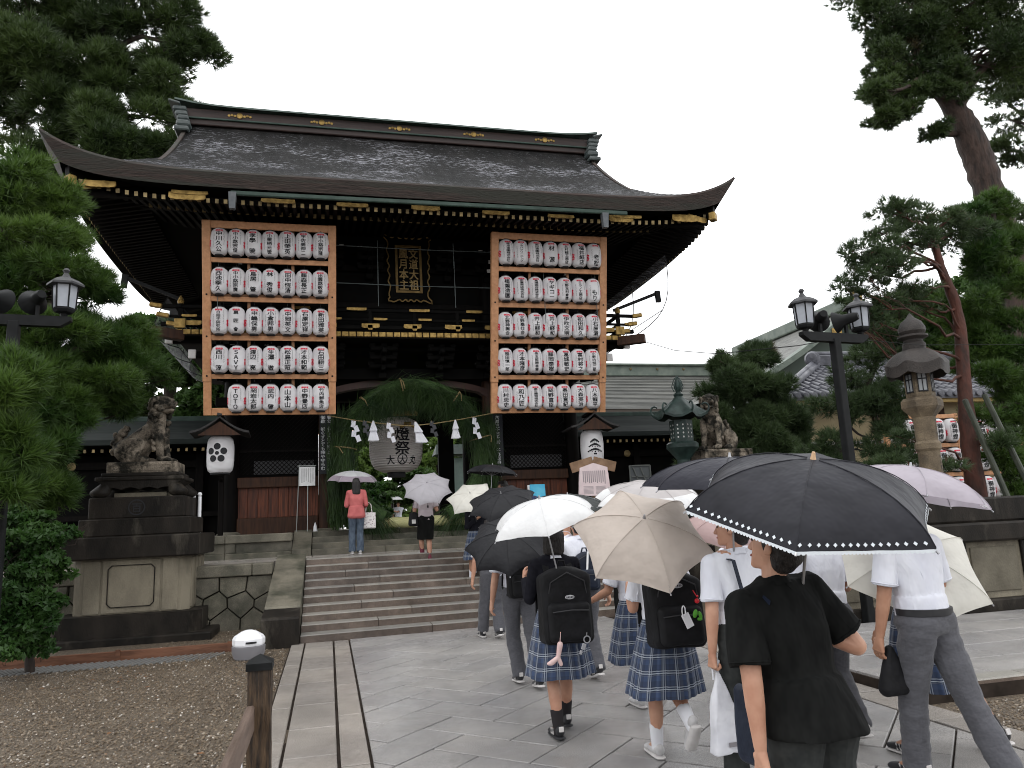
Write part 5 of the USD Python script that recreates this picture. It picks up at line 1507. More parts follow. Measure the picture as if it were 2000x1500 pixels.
SLX, SLY = 8.93, 9.75
t = thing('stone_lantern', 'big old stone lantern with latticed windows in front of the right-hand trees', 'stone lantern', (SLX, SLY, 0.0), rz=0.35)
tag(t, kind=None); UsdGeom.Xformable(t).AddScaleOp().Set(Gf.Vec3f(0.68, 0.68, 1.0))
OLDST = mat('old_brown_stone', (0.075, 0.056, 0.036), (0.165, 0.127, 0.082), 3, 0.75, bump=0.5, bscale=50, speckle=(100, 0.25), c3=(0.045, 0.036, 0.027), s3=2.2, ramp3=(0.5, 0.68))
CAPST = mat('dark_cap_stone', (0.012, 0.010, 0.009), (0.034, 0.028, 0.025), 3, 0.6, bump=0.5, bscale=40, speckle=(90, 0.25))
mb = MB(); mb.lathe([(0.36, 1.70), (0.42, 1.82), (0.30, 1.95), (0.235, 2.02), (0.225, 2.42), (0.27, 2.46), (0.27, 2.54), (0.225, 2.58), (0.235, 2.95)], sides=28)
sh = mb.build('shaft', OLDST, t, smooth=35)
mb = MB()
cyl = lambda x, z: (0.236 * math.sin(x / 0.23 + 0.2), -0.236 * math.cos(x / 0.23 + 0.2), z)
rr = random.Random(8)
for k in range(46):
    x, z = rr.uniform(-.07, .07), rr.choice((2.08, 2.62)) + rr.uniform(0.0, 0.32)
    w_, h_ = (rr.uniform(.02, .06), .010) if k % 2 else (.010, rr.uniform(.02, .06))
    mb.add([cyl(x, z), cyl(x + w_, z), cyl(x + w_, z + h_), cyl(x, z + h_)], [[0, 1, 2, 3]])
mb.build('carved_lettering', CAPST, sh)
mb = MB(); mb.lathe([(0.24, 2.95), (0.40, 3.06), (0.44, 3.10), (0.44, 3.20), (0.38, 3.25), (0.34, 3.25)], sides=6, phase=0.2)
mb.build('middle_stone', OLDST, t)
mb = MB(); mb.lathe([(0.30, 3.25), (0.31, 3.27), (0.31, 3.66), (0.30, 3.68)], sides=6, phase=0.2)
fbx = mb.build('fire_box', OLDST, t)
for k in range(6):
    a = 0.2 + k * math.pi / 3 + math.pi / 6
    n_ = np.array([math.cos(a), math.sin(a), 0]); tq = np.array([-n_[1], n_[0], 0])
    R = np.stack([tq, n_, [0, 0, 1]], 1)
    c = n_ * 0.268 + np.array([0, 0, 3.48])
    MB().box(c, (0.19, 0.02, 0.29), R).build('window_paper', mat('grey_window_paper', (0.26, 0.27, 0.28), None, 4, 0.5), fbx)
    mb = MB()
    for u in (-0.09, 0.0, 0.09):
        mb.box(c + tq * u + n_ * 0.014, (0.018, 0.014, 0.31), R)
    for z in (-0.14, 0.05, 0.14):
        mb.box(c + np.array([0, 0, z]) + n_ * 0.0145, (0.2, 0.014, 0.018), R)
    mb.build('window_lattice', INK, fbx)
mb = MB()
P[:] = 0
for i_ in range(nr):
    u = i_ / (nr - 1)
    for j_ in range(na):
        a = j_ * 2 * math.pi / na
        cor = (0.5 + 0.5 * math.cos(6 * (a - 0.2))) ** 2
        r = 0.16 + (0.46 + 0.06 * cor) * u
        P[i_, j_] = (r * math.cos(a), r * math.sin(a), 4.02 - 0.20 * u ** 2.2 - 0.02 * u - 0.10 * (1 - cor) * u ** 3 * 0.6)
V1 = P.reshape(-1, 3); V2 = P.reshape(-1, 3) * (0.97, 0.97, 1) + (0, 0, -0.17)
i_, j_ = np.meshgrid(np.arange(nr - 1), np.arange(na), indexing='ij')
F = np.stack([i_ * na + j_, (i_ + 1) * na + j_, (i_ + 1) * na + (j_ + 1) % na, i_ * na + (j_ + 1) % na], -1).reshape(-1, 4)
mb.add(V1, F); mb.add(V2, F[:, ::-1])
b2 = P[-1] * (0.97, 0.97, 1) + (0, 0, -0.17)
mb.add(np.vstack([P[-1], b2]), np.stack([na + e, na + (e + 1) % na, (e + 1) % na, e], 1))
mb.build('roof', CAPST, t, smooth=50)
mb = MB(); mb.lathe([(0.24, 4.0), (0.25, 4.10), (0.20, 4.14), (0.21, 4.17), (0.32, 4.21), (0.32, 4.24), (0.23, 4.25), (0.29, 4.30), (0.29, 4.36), (0.22, 4.46), (0.09, 4.53), (0.03, 4.59), (0.001, 4.61)], sides=26)
mb.build('jewel_finial', CAPST, t, smooth=35)
# its walled stone base, which runs on to the right
t = thing('stone_base_wall', 'long dark stone base with coping and sunken panels under the stone lantern', 'stone wall', (6.2, 9.3, 0.0), rz=0.0)
MB().span((0, 0.06, -.1), (9, 2.2, 0.24), 0.02).build('plinth', DARKST, t)
MB().span((0.14, 0.22, 0.24), (9, 2.0, 1.05)).build('core', PALEST, t)
for x in np.arange(0.14, 8, 1.25):
    MB().span((x, 0.17, 0.244), (x + 0.26, 0.24, 1.05), 0.012).build('pier', DARKST, t)
    MB().span((x + 0.34, 0.195, 0.33), (x + 1.17, 0.23, 0.97), 0.02).build('panel', mat('mossy_buff_panel', (0.07, 0.06, 0.042), (0.13, 0.115, 0.085), 2, 0.65, bump=0.3), t)
MB().span((0.04, 0.10, 1.052), (9, 2.1, 1.33), 0.03).build('coping', DARKST, t)
MB().span((1.5, 0.25, 1.332), (9, 1.6, 1.70), 0.03).build('upper_course', DARKST, t)

# ------------------------------------------------------------------ street lamps with loudspeakers
LAMPGLASS = mat('frosted_lamp_panel', (0.34, 0.36, 0.40), (0.42, 0.44, 0.48), 5, 0.3, transl=0.3)


def street_lamp(label, loc, hpost, rz, arms, top_w=0.36):
    t = thing('street_lamp', label, 'street lamp', loc, rz=rz)
    mb = MB(); mb.bar((0, 0, 0), (0, 0, hpost), 0.125, 0.125, 0.01); mb.build('post', IRON, t)
    mb = MB()
    mb.man(m3.Manifold.hull_points(np.array([[x, y, z] for x, z in ((-arms, hpost + .03), (-arms, hpost + .08), (-arms + .12, hpost - .05), (arms - .12, hpost - .05), (arms, hpost + .03), (arms, hpost + .08)) for y in (-0.05, 0.05)])))
    mb.build('cross_arm', IRON, t)
    for s in (-1, 1):
        h = MB()
        x = s * (arms - 0.09); z = hpost + 0.12
        h.lathe([(0.03, -0.06), (0.05, 0.0), (0.11, 0.02), (0.13, 0.05), (0.13, 0.075), (.001, .075)], (x, 0, z), 6)
        h = h.build('lamp_holder', IRON, t)
        MBg = MB(); MBg.lathe([(0.126, 0.075), (0.142, 0.36)], (x, 0, z), 6); MBg.build('lamp_glass', LAMPGLASS, t)
        b = MB()
        for k in range(6):
            a = k * math.pi / 3
            b.bar((x + 0.128 * math.cos(a), 0.128 * math.sin(a), z + 0.07), (x + 0.145 * math.cos(a), 0.145 * math.sin(a), z + 0.37), 0.016, 0.016)
        b.build('lamp_bar', IRON, t)
        c = MB(); c.lathe([(0.14, 0.36), (0.215, 0.365), (0.215, 0.39), (0.15, 0.44), (0.06, 0.48), (0.045, 0.50), (0.025, 0.54), (0.045, 0.57), (0.025, 0.60), (.001, 0.61)], (x, 0, z), 6); c.build('lamp_cap', mat('grey_lamp_cap', (0.022, 0.022, 0.024), (0.04, 0.04, 0.043), 5, 0.5), t)
        sp = MB(); R = rotz(s * 0.5) @ rotx(1.45)
        sp.lathe([(0.05, 0.16), (0.07, 0.1), (0.075, 0.02), (0.085, -0.05), (0.16, -0.16), (0.165, -0.175), (0.12, -0.12), (.001, -.06)], (s * 0.24, -0.04, hpost + 0.30), 18, R=R)
        sp.bar((s * 0.24, 0, hpost + .04), (s * 0.24, 0, hpost + .22), .04, .04)
        sp.build('loudspeaker', IRON, t, smooth=35)


p = at_y(1630, 662, 9.3)
street_lamp('twin-lantern street lamp with loudspeakers on the right, beside the stone lantern', (p[0], p[1], 0.0), p[2], 0.12, 0.60)
p = at_y(28, 628, 10.2)
street_lamp('street lamp at the left edge of the picture, half hidden by pine boughs', (p[0], p[1], 0.0), p[2], 0.1, 0.62)

# ------------------------------------------------------------------ foreground left: post and rail, timber edging, floodlight
t = thing('wooden_fence', 'weathered wooden post with an iron cap and a rail beside the paving', 'fence', (-0.435, 5.45, 0))
OLDPOST = mat('split_grey_post', (0.028, 0.018, 0.012), (0.12, 0.075, 0.042), 3.5, 0.6, bump=0.8, bscale=26, stretch=(8, 8, 0.7), c3=(0.02, 0.014, 0.010), s3=4)
v, f = smooth_mesh(m3.Manifold.hull_points(_CORN * (0.072, 0.072, 0.46) + (0, 0, 0.36)), 0.03, 0)
v = v + (meshkit.fbm(v * (40, 40, 5), 3, 3) - 0.5)[:, None] * 0.012 * np.sign(v * (1, 1, 0))
put('post', (v, f), OLDPOST, t, smooth=50)
mb = MB(); mb.man(m3.Manifold.hull_points(np.array([[x * .082, y * .082, z] for x in (-1, 1) for y in (-1, 1) for z in (0.79, 0.835)] + [[0, 0, 0.885]]))); mb.build('iron_cap', IRON, t)
mb = MB(); mb.bar((-0.05, -0.02, 0.50), (-0.05, -2.7, 0.50), 0.05, 0.16, 0.01); mb.build('rail', mat('grey_rail_wood', (0.07, 0.048, 0.036), (0.14, 0.10, 0.08), 3, 0.5, stretch=(6, 0.6, 6), bump=0.4), t)
mb = MB(); mb.span((-0.075, -2.2, 0.10), (-0.05, -0.5, 0.36), 0.004); mb.build('white_panel', PLASTIC_W, t)
mb = MB(); mb.bar((0.0, -2.6, -.05), (0, -2.6, 0.8), 0.14, 0.14, .01); mb.build('post', OLDPOST, t)
t = thing('timber_edging', 'rust-brown timber boards edging the gravel before the left pedestal', 'edging', (-1.36, 12.15, 0))
EDGEW = mat('rust_brown_board', (0.075, 0.03, 0.015), (0.15, 0.065, 0.035), 3, 0.55, stretch=(0.7, 5, 5), bump=0.4)
for a, b_ in ((-1.5, 0), (-3.0, -1.52), (-5.2, -3.02)):
    MB().span((a, -0.03 + 0.01 * a, -0.05), (b_, 0.02 + 0.01 * a, 0.10), 0.006).build('board', EDGEW, t)
for x in (-1.51, -3.01, -0.03):
    MB().span((x - .03, -0.07, -0.05), (x + .03, -.035, 0.12)).build('peg', EDGEW, t)
t = thing('ground_mat', 'grey strips of a gravel mat showing along the timber edging', 'gravel mat', (-1.4, 12.0, 0))
for k in range(46):
    x = -0.05 - k * 0.085
    MB().bar((x, -0.02 + x * .01, -0.01), (x - 0.16, -0.52 + x * .01, -0.012), 0.018, 0.02).build('strip', mat('grey_strip', (0.15, 0.15, 0.145), None, 5, 0.5), t)
t = thing('floodlight', 'white domed garden floodlight on a grey base beside the fence post', 'floodlight', (-1.06, 11.35, 0), rz=0.1)
mb = MB(); mb.lathe([(0.19, -.02), (0.215, 0.05), (0.22, 0.14), (0.20, 0.15)], sides=22); mb.build('base', mat('grey_plastic', (0.16, 0.155, 0.165), None, 5, 0.45), t, smooth=30)
mb = MB(); mb.lathe([(0.205, 0.15), (0.215, 0.17), (0.215, 0.235), (0.19, 0.275), (0.10, 0.33), (0.05, 0.345), (.001, .348)], sides=10); mb.build('dome', PLASTIC_W, t, smooth=20)
MB().box((0.03, -0.213, 0.20), (0.14, 0.02, 0.025), None, .006).build('slot', INK, t)

# ------------------------------------------------------------------ side corridors, far halls, tiled hall
CROOF = mat('dark_copper_roof', (0.007, 0.0095, 0.009), (0.017, 0.021, 0.019), 1.5, 0.7, spec=0.08, stretch=(0.5, 4, 4), bump=0.3, bscale=10)
for side, x0, x1 in (('left', -13.0, -2.6), ('right', 6.6, 15.0)):
    t = thing('corridor', f'dark timber corridor with a low copper roof running {side} from the gate', 'corridor building', (x0, 20, 1.6))
    L = x1 - x0
    mb = MB()
    prof = [(0.0, 2.25), (0.05, 2.38), (0.6, 2.62), (1.2, 2.98), (1.5, 3.02), (1.8, 2.98), (2.4, 2.62), (3.0, 2.38), (3.0, 2.25)]
    mb.prism(Polygon(prof), L, R=np.array([[0, 0, 1.0], [1, 0, 0], [0, 1, 0]]), t=(0, -0.2, 0)); rfp = mb.build('roof', CROOF, t)
    mb = MB(); mb.span((0, 1.1, 2.98), (L, 1.5, 3.12), .02); mb.build('ridge', COPPER_G, rfp)
    MB().span((0, 0.9, 0), (L, 1.1, 2.3)).build('wall', BLACKWOOD, t)
    for x in np.arange(0.3, L, 1.9):
        MB().span((x - .1, 0.7, 0), (x + .1, 0.9, 2.3), 0.01).build('post', DARKWOOD, t)
    MB().span((0, 0.72, 1.75), (L, 0.82, 1.92)).build('beam', DARKWOOD, t)
    MB().span((0, 0.72, 0.5), (L, 0.82, 0.62)).build('beam', DARKWOOD, t)
    for kx in range(int(L / 0.19)):
        x = 0.1 + kx * 0.19
        MB().span((x - .03, 0.0, 2.09), (x + .03, 0.9, 2.17)).build('rafter', DARKWOOD, t)
        MB().span((x - .03, -0.014, 2.09), (x + .03, -0.002, 2.17)).build('rafter_cap', PALEGOLD, t)
    x = (9.0 if side == 'left' else 2.2)
    px = at_y(140, 909, 20.7)[0] - x0 if side == 'left' else at_y(1225, 885, 20.7)[0] - x0
    mb = MB(); mb.lathe([(.001, 0), (.09, 0), (.1, .02), (.001, .05)], (px, 0.72, 1.83), 12, R=RX90); mb.build('gilt_boss', PALEGOLD, t)

FROOF = mat('pale_patina_shingle', (0.09, 0.092, 0.086), (0.165, 0.165, 0.152), 1.2, 0.5, r2=0.65, stretch=(0.35, 1, 6), bump=0.9, bscale=5, bdist=0.05)
FRIDGE = mat('pale_green_ridge', (0.085, 0.108, 0.09), (0.14, 0.162, 0.136), 2, 0.5)
a, b_ = at_y(1120, 714, 46), at_y(1500, 728, 46)
c, d_ = at_y(1120, 800, 41), at_y(1500, 812, 41)
t = thing('far_hall', 'long far hall with a pale green-grey shingled roof behind the right lantern rack', 'hall', (a[0], 41, 1.0))
L = 26
zt, zb = a[2] - 1.0, c[2] - 1.0
mb = MB()
ny = 26
yy = np.linspace(0, 5, ny); zz = zb + (zt - 0.6 - zb) * ((yy / 5) * 0.75 + 0.25 * (yy / 5) ** 2)
for k in range(ny - 1):
    mb.add([(-6, yy[k] - .12, zz[k] + .0), (L, yy[k] - .12, zz[k] + .0), (L, yy[k + 1], zz[k + 1]), (-6, yy[k + 1], zz[k + 1])], [[0, 1, 2, 3]])
    mb.add([(-6, yy[k + 1] - .12, zz[k + 1]), (L, yy[k + 1] - .12, zz[k + 1]), (L, yy[k + 1], zz[k + 1] - .09), (-6, yy[k + 1], zz[k + 1] - .09)], [[3, 2, 1, 0]])
mb.add([(-6, 5, zt - .6), (L, 5, zt - .6), (L, 10, zb), (-6, 10, zb)], [[0, 1, 2, 3]])
rfp = mb.build('roof', FROOF, t)
mb = MB(); mb.span((-6, 4.6, zt - 0.75), (L, 5.4, zt - 0.05), .05); mb.span((-6, 4.4, zt - .08), (L, 5.6, zt + .06), .04); mb.build('ridge', FRIDGE, rfp)
mb = MB()
for k in range(14):
    mb.ball((k * 1.9, 4.58, zt - 0.3), 0.09)
mb.build('ridge_stud', PALEGOLD, rfp)
MB().span((-6, -.1, zb - .32), (L, 0.1, zb - .02), .02).build('eave_board', mat('far_eave', (0.05, 0.04, 0.032), None, 4, 0.6), t)
MB().span((-5, 1.5, 0), (L - 1, 9, zb)).build('wall', DARKWOOD, t)

# the gabled far hall on the right with gilt gable fittings
pk, lf, rt = at_y(1662, 600, 34), at_y(1492, 690, 34), at_y(1800, 775, 34)
t = thing('gabled_hall', 'large far hall with a pale green gable and gilt ornaments behind the street lamp', 'hall', (pk[0], 34, 1.0))
W1, hgt = lf[0] - pk[0], pk[2] - 1.0
ze = lf[2] - 1.0
mb = MB()
for s in (-1, 1):
    u = np.linspace(0, 1, 13)
    xx = s * 7.5 * u
    zz = hgt - 4.6 * (1.35 * u - 0.35 * u * u)
    for k in range(12):
        for y0, y1 in zip(np.linspace(0, 12, 9)[:-1], np.linspace(0, 12, 9)[1:]):
            mb.add([(xx[k], y0, zz[k]), (xx[k + 1], y0, zz[k + 1]), (xx[k + 1], y1, zz[k + 1]), (xx[k], y1, zz[k])], [[0, 1, 2, 3] if s > 0 else [3, 2, 1, 0]])
rfp = mb.build('roof', FROOF, t)
mb = MB()
for s in (-1, 1):
    u = np.linspace(0, 1, 13)
    for k in range(12):
        za, zb_ = [hgt - 4.6 * (1.35 * q - 0.35 * q * q) for q in (u[k], u[k + 1])]
        mb.man(m3.Manifold.hull_points(np.array([[s * 7.5 * q, y, z + dz] for q, z in ((u[k], za), (u[k + 1], zb_)) for y in (-0.5, 0.25) for dz in (0.16, -0.16)])))
mb.build('verge', FRIDGE, t)
mb = MB(); mb.span((-0.35, -0.4, hgt - .1), (0.35, 12, hgt + 0.55), .06); mb.build('ridge', FRIDGE, rfp)
mb = MB(); mb.prism([(-6.5, hgt - 4.6), (6.5, hgt - 4.6), (0, hgt - .3)], 0.2, R=RX90, t=(0, 0.5, 0)); mb.build('gable_wall', mat('dim_green_gable', (0.05, 0.07, 0.055), None, 4, 0.6), t)
for x, z in ((0, hgt - 0.5), (0.0, hgt + .45), (1.5, hgt - 1.6), (-1.5, hgt - 1.6), (2.4, hgt - 2.4)):
    plate(x, -0.55, z, 0.6, 0.5, 0, 'gilt_ornament', t)
MB().span((-6, 0.6, 0), (6, 11, hgt - 4.7)).build('wall', DARKWOOD, t)

# tiled hall with a cream wall behind the stone lantern
TILE = mat('grey_roof_tile', (0.045, 0.046, 0.055), (0.115, 0.117, 0.135), 3, 0.33, r2=0.5, rand=0.2)
ec = at_y(1532, 775, 17.2)
t = thing('tiled_hall', 'low hall with grey rolled roof tiles and cream plaster wall on the right', 'hall', (ec[0], 17.2, 0.0), rz=-0.06)
ez, L, run, rise = ec[2], 12.0, 2.9, 1.35
mb = MB(); mb.man(m3.Manifold.hull_points(np.array([[0, 0, ez], [L, 0, ez], [run, run, ez + rise], [L, run, ez + rise], [0, 0, ez - .1], [L, 0, ez - .1], [0, run * 2, ez], [run, run * 1.05, ez + rise], [0, run * 2, ez - .1], [L, run * 2, ez - .1], [L, run * 2, ez]])))
rfp = mb.build('roof', TILE, t)
for k in range(int(L / 0.235)):
    x = 0.12 + k * 0.235
    fr = min(1.0, x / run)
    n_ = max(2, int(8 * fr))
    s0 = 0.0
    for q in range(n_):
        a0, a1 = fr * q / n_, fr * (q + 1) / n_ + 0.01
        m_ = MB()
        m_.tube([(x, run * a0 - .05, ez + rise * a0 + 0.035), (x, run * a1, ez + rise * a1 + 0.025)], [0.075, 0.066], 8)
        m_.build('roof_tile', TILE, rfp, smooth=50)
    mb = MB(); mb.lathe([(.001, 0), (.085, 0), (.085, .03), (.05, .04), (.001, .035)], (x, -.05, ez + .02), 12, R=RX90); mb.build('eave_tile', TILE, rfp, smooth=30)
for k in range(12):
    y = 0.2 + k * 0.235
    fr = min(1.0, y / run)
    mb = MB(); mb.tube([(-.05, y, ez + .035), (run * fr, y, ez + rise * fr + .03)], 0.07, 8); mb.build('roof_tile', TILE, rfp, smooth=50)
mb = MB(); mb.tube([(-.1, -.1, ez + .12), (.5, .5, ez + .33), (run, run, ez + rise + .12)], [0.11, 0.13, 0.14], 8); mb.tube([(-.12, -.12, ez + .28), (.5, .5, ez + .46), (run, run, ez + rise + .24)], [0.06, 0.07, 0.07], 8); mb.build('hip_ridge', TILE, rfp, smooth=50)
mb = MB(); mb.span((run - .1, run - .2, ez + rise), (L, run + .2, ez + rise + .36), .04); mb.tube([(run - .2, run, ez + rise + .4), (L, run, ez + rise + .4)], .1, 8); mb.build('ridge', TILE, rfp)
mb = MB(); mb.lathe([(.001, 0), (.2, 0), (.24, .08), (.16, .2), (.001, .24)], (run - .3, run - .3, ez + rise + .2), 12, R=rotz(-.78) @ RX90); mb.build('ridge_end', TILE, rfp, smooth=30)
YELLOW = mat('ochre_eave_board', (0.24, 0.16, 0.05), (0.34, 0.24, 0.09), 4, 0.6)
MB().span((0.1, 0.08, ez - .2), (L, 0.25, ez - .02), .01).build('eave_board', YELLOW, t)
CREAM = mat('cream_plaster', (0.36, 0.29, 0.17), (0.46, 0.38, 0.24), 1.2, 0.75, bump=0.1)
MB().span((0.9, 0.9, 0), (L, 5, ez - .05)).build('wall', CREAM, t)
for x in (0.95, 3.1, 5.2, 7.4, 9.6):
    MB().span((x, 0.83, 0), (x + .16, 0.9, ez - .1), .008).build('post', BROWNWOOD, t)
for z in (2.5, 3.3):
    MB().span((0.9, 0.85, z), (L, 0.9, z + .09), .006).build('wall_rail', OFFWHITE, t)
# its rack of lanterns
pa, pb = at_y(1722, 812, 16.2), at_y(1722, 940, 16.2)
RK = thing('lantern_rack', 'low pine rack of white lanterns against the cream hall, behind the stone lantern', 'rack', (pa[0], 16.2, 0.0), rz=-0.05)
zt = pa[2]
for z in (zt, zt - 0.74, zt - 1.48, zt - 2.2):
    MB().span((0, -0.05, z - .1), (6.2, 0.05, z), .008).build('rail', PINEWOOD, RK)
for x in (0.0, 2.05, 4.1, 6.1):
    MB().span((x - .0, -0.055, 0.2), (x + .12, 0.06, zt + .02), .008).build('post', PINEWOOD, RK)
c_, s_ = math.cos(-.05), math.sin(-.05)
ORD15 = ORD + ['eighth', 'ninth', 'tenth', 'eleventh', 'twelfth', 'thirteenth', 'fourteenth', 'fifteenth']
for r in range(3):
    for k in range(15):
        lx = 0.3 + k * 0.4
        wx = (pa[0] + c_ * lx + s_ * 0.03, 16.2 + s_ * lx - c_ * 0.03, zt - 0.42 - r * 0.74)
        small_lantern(wx, '御神燈', -0.2, f'white paper lantern, {ORD15[k]} from the left in the {("upper", "middle", "lower")[r]} row of the low rack', 'paper lanterns in the far right rack', 'far')
# cable across the right side
t = thing('tree_prop', 'two slanting wooden props leaning against the pines at the right edge', 'tree props', at_y(1900, 1000, 11.2) * (1, 1, 0))
for a_, b_ in (((1884, 780), (1985, 1010)), ((1922, 770), (2040, 1010))):
    MB().bar(at_y(*a_, 11.5) - at_y(1900, 1000, 11.2) * (1, 1, 0), at_y(*b_, 10.9) - at_y(1900, 1000, 11.2) * (1, 1, 0), 0.09, 0.09, 0.02).build('prop', mat('mossy_prop', (0.02, 0.024, 0.016), (0.04, 0.045, 0.03), 5, 0.6), t)
t = thing('cable', 'thin black cable sagging from the gate to the right-hand street lamp', 'cable', (8, 15, 5))
q0, q1, q2, q3 = at_y(1248, 664, 17.5), at_y(1400, 691, 14.5), at_y(1560, 675, 11.5), at_y(1640, 660, 9.4)
mb = MB(); mb.tube([p_ - (8, 15, 5) for p_ in (q0, (q0 + q1) / 2 - (0, 0, .1), q1, q2, q3)], 0.009, 5); mb.build('wire', IRON, t)
mb = MB(); mb.tube([p_ - (8, 15, 5) for p_ in (q3, at_y(1800, 674, 9.4), at_y(2100, 672, 9.4))], 0.004, 5); mb.build('wire', IRON, t)
# ------------------------------------------------------------------ trees
def tufts(P, A, k, L, W, spread, rng):
    """pine tufts: k needles fanned round the axis A at each point P; every needle one thin triangle"""
    n = len(P)
    P = np.repeat(P, k, 0); A = np.repeat(A, k, 0)
    D = A + rng.normal(size=(n * k, 3)) * spread
    D /= np.linalg.norm(D, axis=1, keepdims=True)
    S = np.cross(D, rng.normal(size=(n * k, 3))); S /= np.linalg.norm(S, axis=1, keepdims=True) + 1e-9
    l = (L * rng.uniform(0.65, 1.15, n * k))[:, None]
    V = np.stack([P - S * W, P + S * W, P + D * l], 1).reshape(-1, 3)
    return V, np.arange(n * k * 3).reshape(-1, 3)


def leaves(P, size, rng, flat=0.3):
    n = len(P)
    N = rng.normal(size=(n, 3)); N[:, 2] += flat * 3; N /= np.linalg.norm(N, axis=1, keepdims=True)
    U = np.cross(N, rng.normal(size=(n, 3))); U /= np.linalg.norm(U, axis=1, keepdims=True) + 1e-9
    Vv = np.cross(N, U)
    s = (size * rng.uniform(0.6, 1.3, n))[:, None]
    V = np.stack([P - U * s, P - Vv * s * 0.45, P + U * s, P + Vv * s * 0.45], 1).reshape(-1, 3)
    q = np.arange(n)[:, None] * 4
    return V, np.vstack([q + [0, 1, 2], q + [0, 2, 3]])


PINE_D = leafmat('pine_needles_dark', (0.010, 0.022, 0.005), (0.105, 0.158, 0.034), 0.18, 0.5, brown=(0.085, 0.05, 0.022))
PINE_L = leafmat('pine_needles_fresh', (0.012, 0.036, 0.005), (0.150, 0.230, 0.036), 0.22, 0.8, brown=(0.085, 0.05, 0.022))
PINE_R = leafmat('pine_needles_grey', (0.020, 0.036, 0.012), (0.095, 0.14, 0.052), 0.2, 0.8, brown=(0.085, 0.05, 0.022))
BROAD = leafmat('broad_leaves', (0.026, 0.058, 0.012), (0.105, 0.18, 0.045), 0.35, 0.6)
BROADB = leafmat('bright_broad_leaves', (0.07, 0.12, 0.022), (0.22, 0.31, 0.08), 0.45, 0.5)  # brighter yellow-green leaf colour
SHRUB = leafmat('shrub_leaves', (0.010, 0.034, 0.006), (0.085, 0.165, 0.032), 0.28, 2.0)
TRUNK_D = mat('dark_pine_bark', (0.010, 0.008, 0.007), (0.040, 0.027, 0.021), 6, 0.75, bump=0.9, bscale=14, stretch=(1, 1, 0.35), bdist=0.04)
TRUNK_R = mat('red_pine_bark', (0.020, 0.008, 0.005), (0.07, 0.021, 0.012), 5, 0.7, bump=0.9, bscale=14, stretch=(1, 1, 0.4), bdist=0.03)
TRUNK_B = mat('brown_cedar_bark', (0.014, 0.009, 0.007), (0.048, 0.029, 0.022), 6, 0.75, bump=0.9, bscale=12, stretch=(1, 1, 0.25), bdist=0.05)


def bend(p, q, k, amp, rng):
    t = np.linspace(0, 1, k)[:, None]
    o = rng.normal(size=3) * amp
    return p + (q - p) * t + o * np.sin(np.pi * t) + rng.normal(size=(k, 3)) * amp * 0.18 * np.sin(np.pi * t)


def tree(name, label, cat, trunk, radii, blobs, leafm, barkm, seed, kind='pine', L=0.16, W=0.006, needles=12, loc=None, group=None, pad=0.42, spread=0.55, trunk_low=None, limb_r=0.05, per=None, sub=9, dense=1.0):
    """trunk: world points; blobs: (centre, radius xyz, tufts). Sub-clumps scatter through each blob so the outline stays uneven and gaps remain."""
    rng = np.random.default_rng(seed)
    trunk = np.asarray(trunk, float)
    mult = (1.9 if kind == 'pine' else 3.2) * dense
    W, L = (W * 1.35, L) if kind == 'pine' else (W, L * 1.25)
    loc = trunk[0] if loc is None else np.asarray(loc)
    t = thing(name, label, cat, loc, group=group)
    tt = np.linspace(0, 1, len(trunk)); fine = np.linspace(0, 1, 40)
    T = np.stack([np.interp(fine, tt, trunk[:, k]) for k in range(3)], 1)
    for _ in range(4):
        T[1:-1] = (T[:-2] + T[1:-1] * 2 + T[2:]) / 4
    Rr = np.interp(fine, tt, radii) * (1 + 0.05 * rng.normal(size=40))
    mb = MB(); mb.tube(T - loc, Rr, 14)
    mb.build('trunk', barkm, t, smooth=60)
    V, F, n = [], [], 0
    lm = MB()
    for c, r, cnt in blobs:
        c = np.asarray(c, float); r = np.asarray(r, float) * np.ones(3)
        dz = T[:, 2] + np.linalg.norm((T - c)[:, :2], axis=1) * 0.35 - c[2]
        k0 = int(np.argmin(np.linalg.norm(T - c, axis=1) + 0.25 * np.maximum(dz, 0)))
        path = bend(T[k0], c, 9, 0.10 * np.linalg.norm(c - T[k0]) + .02, rng)
        lm.tube(path - loc, np.linspace(min(limb_r, Rr[k0] * 0.6), limb_r * 0.3, 9), 7)
        ns = sub
        u = rng.normal(size=(ns, 3)); u /= np.linalg.norm(u, axis=1, keepdims=True)
        sc_ = c + u * r * (rng.uniform(0.15, 1, ns)[:, None] ** 0.5)
        for s_ in sc_:
            lm.tube(bend(path[rng.integers(5, 9)], s_, 5, 0.08, rng) - loc, np.linspace(limb_r * 0.3, limb_r * 0.08, 5), 5, caps=False)
        m = max(4, int(cnt * mult / ns))
        for s_ in sc_:
            u = rng.normal(size=(m, 3)); u /= np.linalg.norm(u, axis=1, keepdims=True)
            q = u * (rng.uniform(0.05, 1, m)[:, None] ** 0.45) * r * 0.46
            q[:, 2] *= pad / 0.46
            p = s_ + q
            if kind == 'pine':
                A = u * 0.75 + (s_ - c) / (np.linalg.norm(r)) * 0.5 + np.array([0, 0, 0.55])
                A /= np.linalg.norm(A, axis=1, keepdims=True)
                v, f = tufts(p - loc, A, needles, L, W, spread, rng)
            else:
                v, f = leaves(p - loc, L, rng)
            V.append(v); F.append(f + n); n += len(v)
    if lm.v:
        lm.build('limbs', barkm, t, smooth=60)
    put('crown', (np.vstack(V), np.vstack(F)), leafm, t)
    return t


def B(px, py, Y, rx, rz, cnt, ry=None):
    c = at_y(px, py, Y)
    s = np.linalg.norm(c - CAM) / FPX
    return (c, (rx * s, (ry if ry else 0.8 * rx) * s, rz * s), cnt)


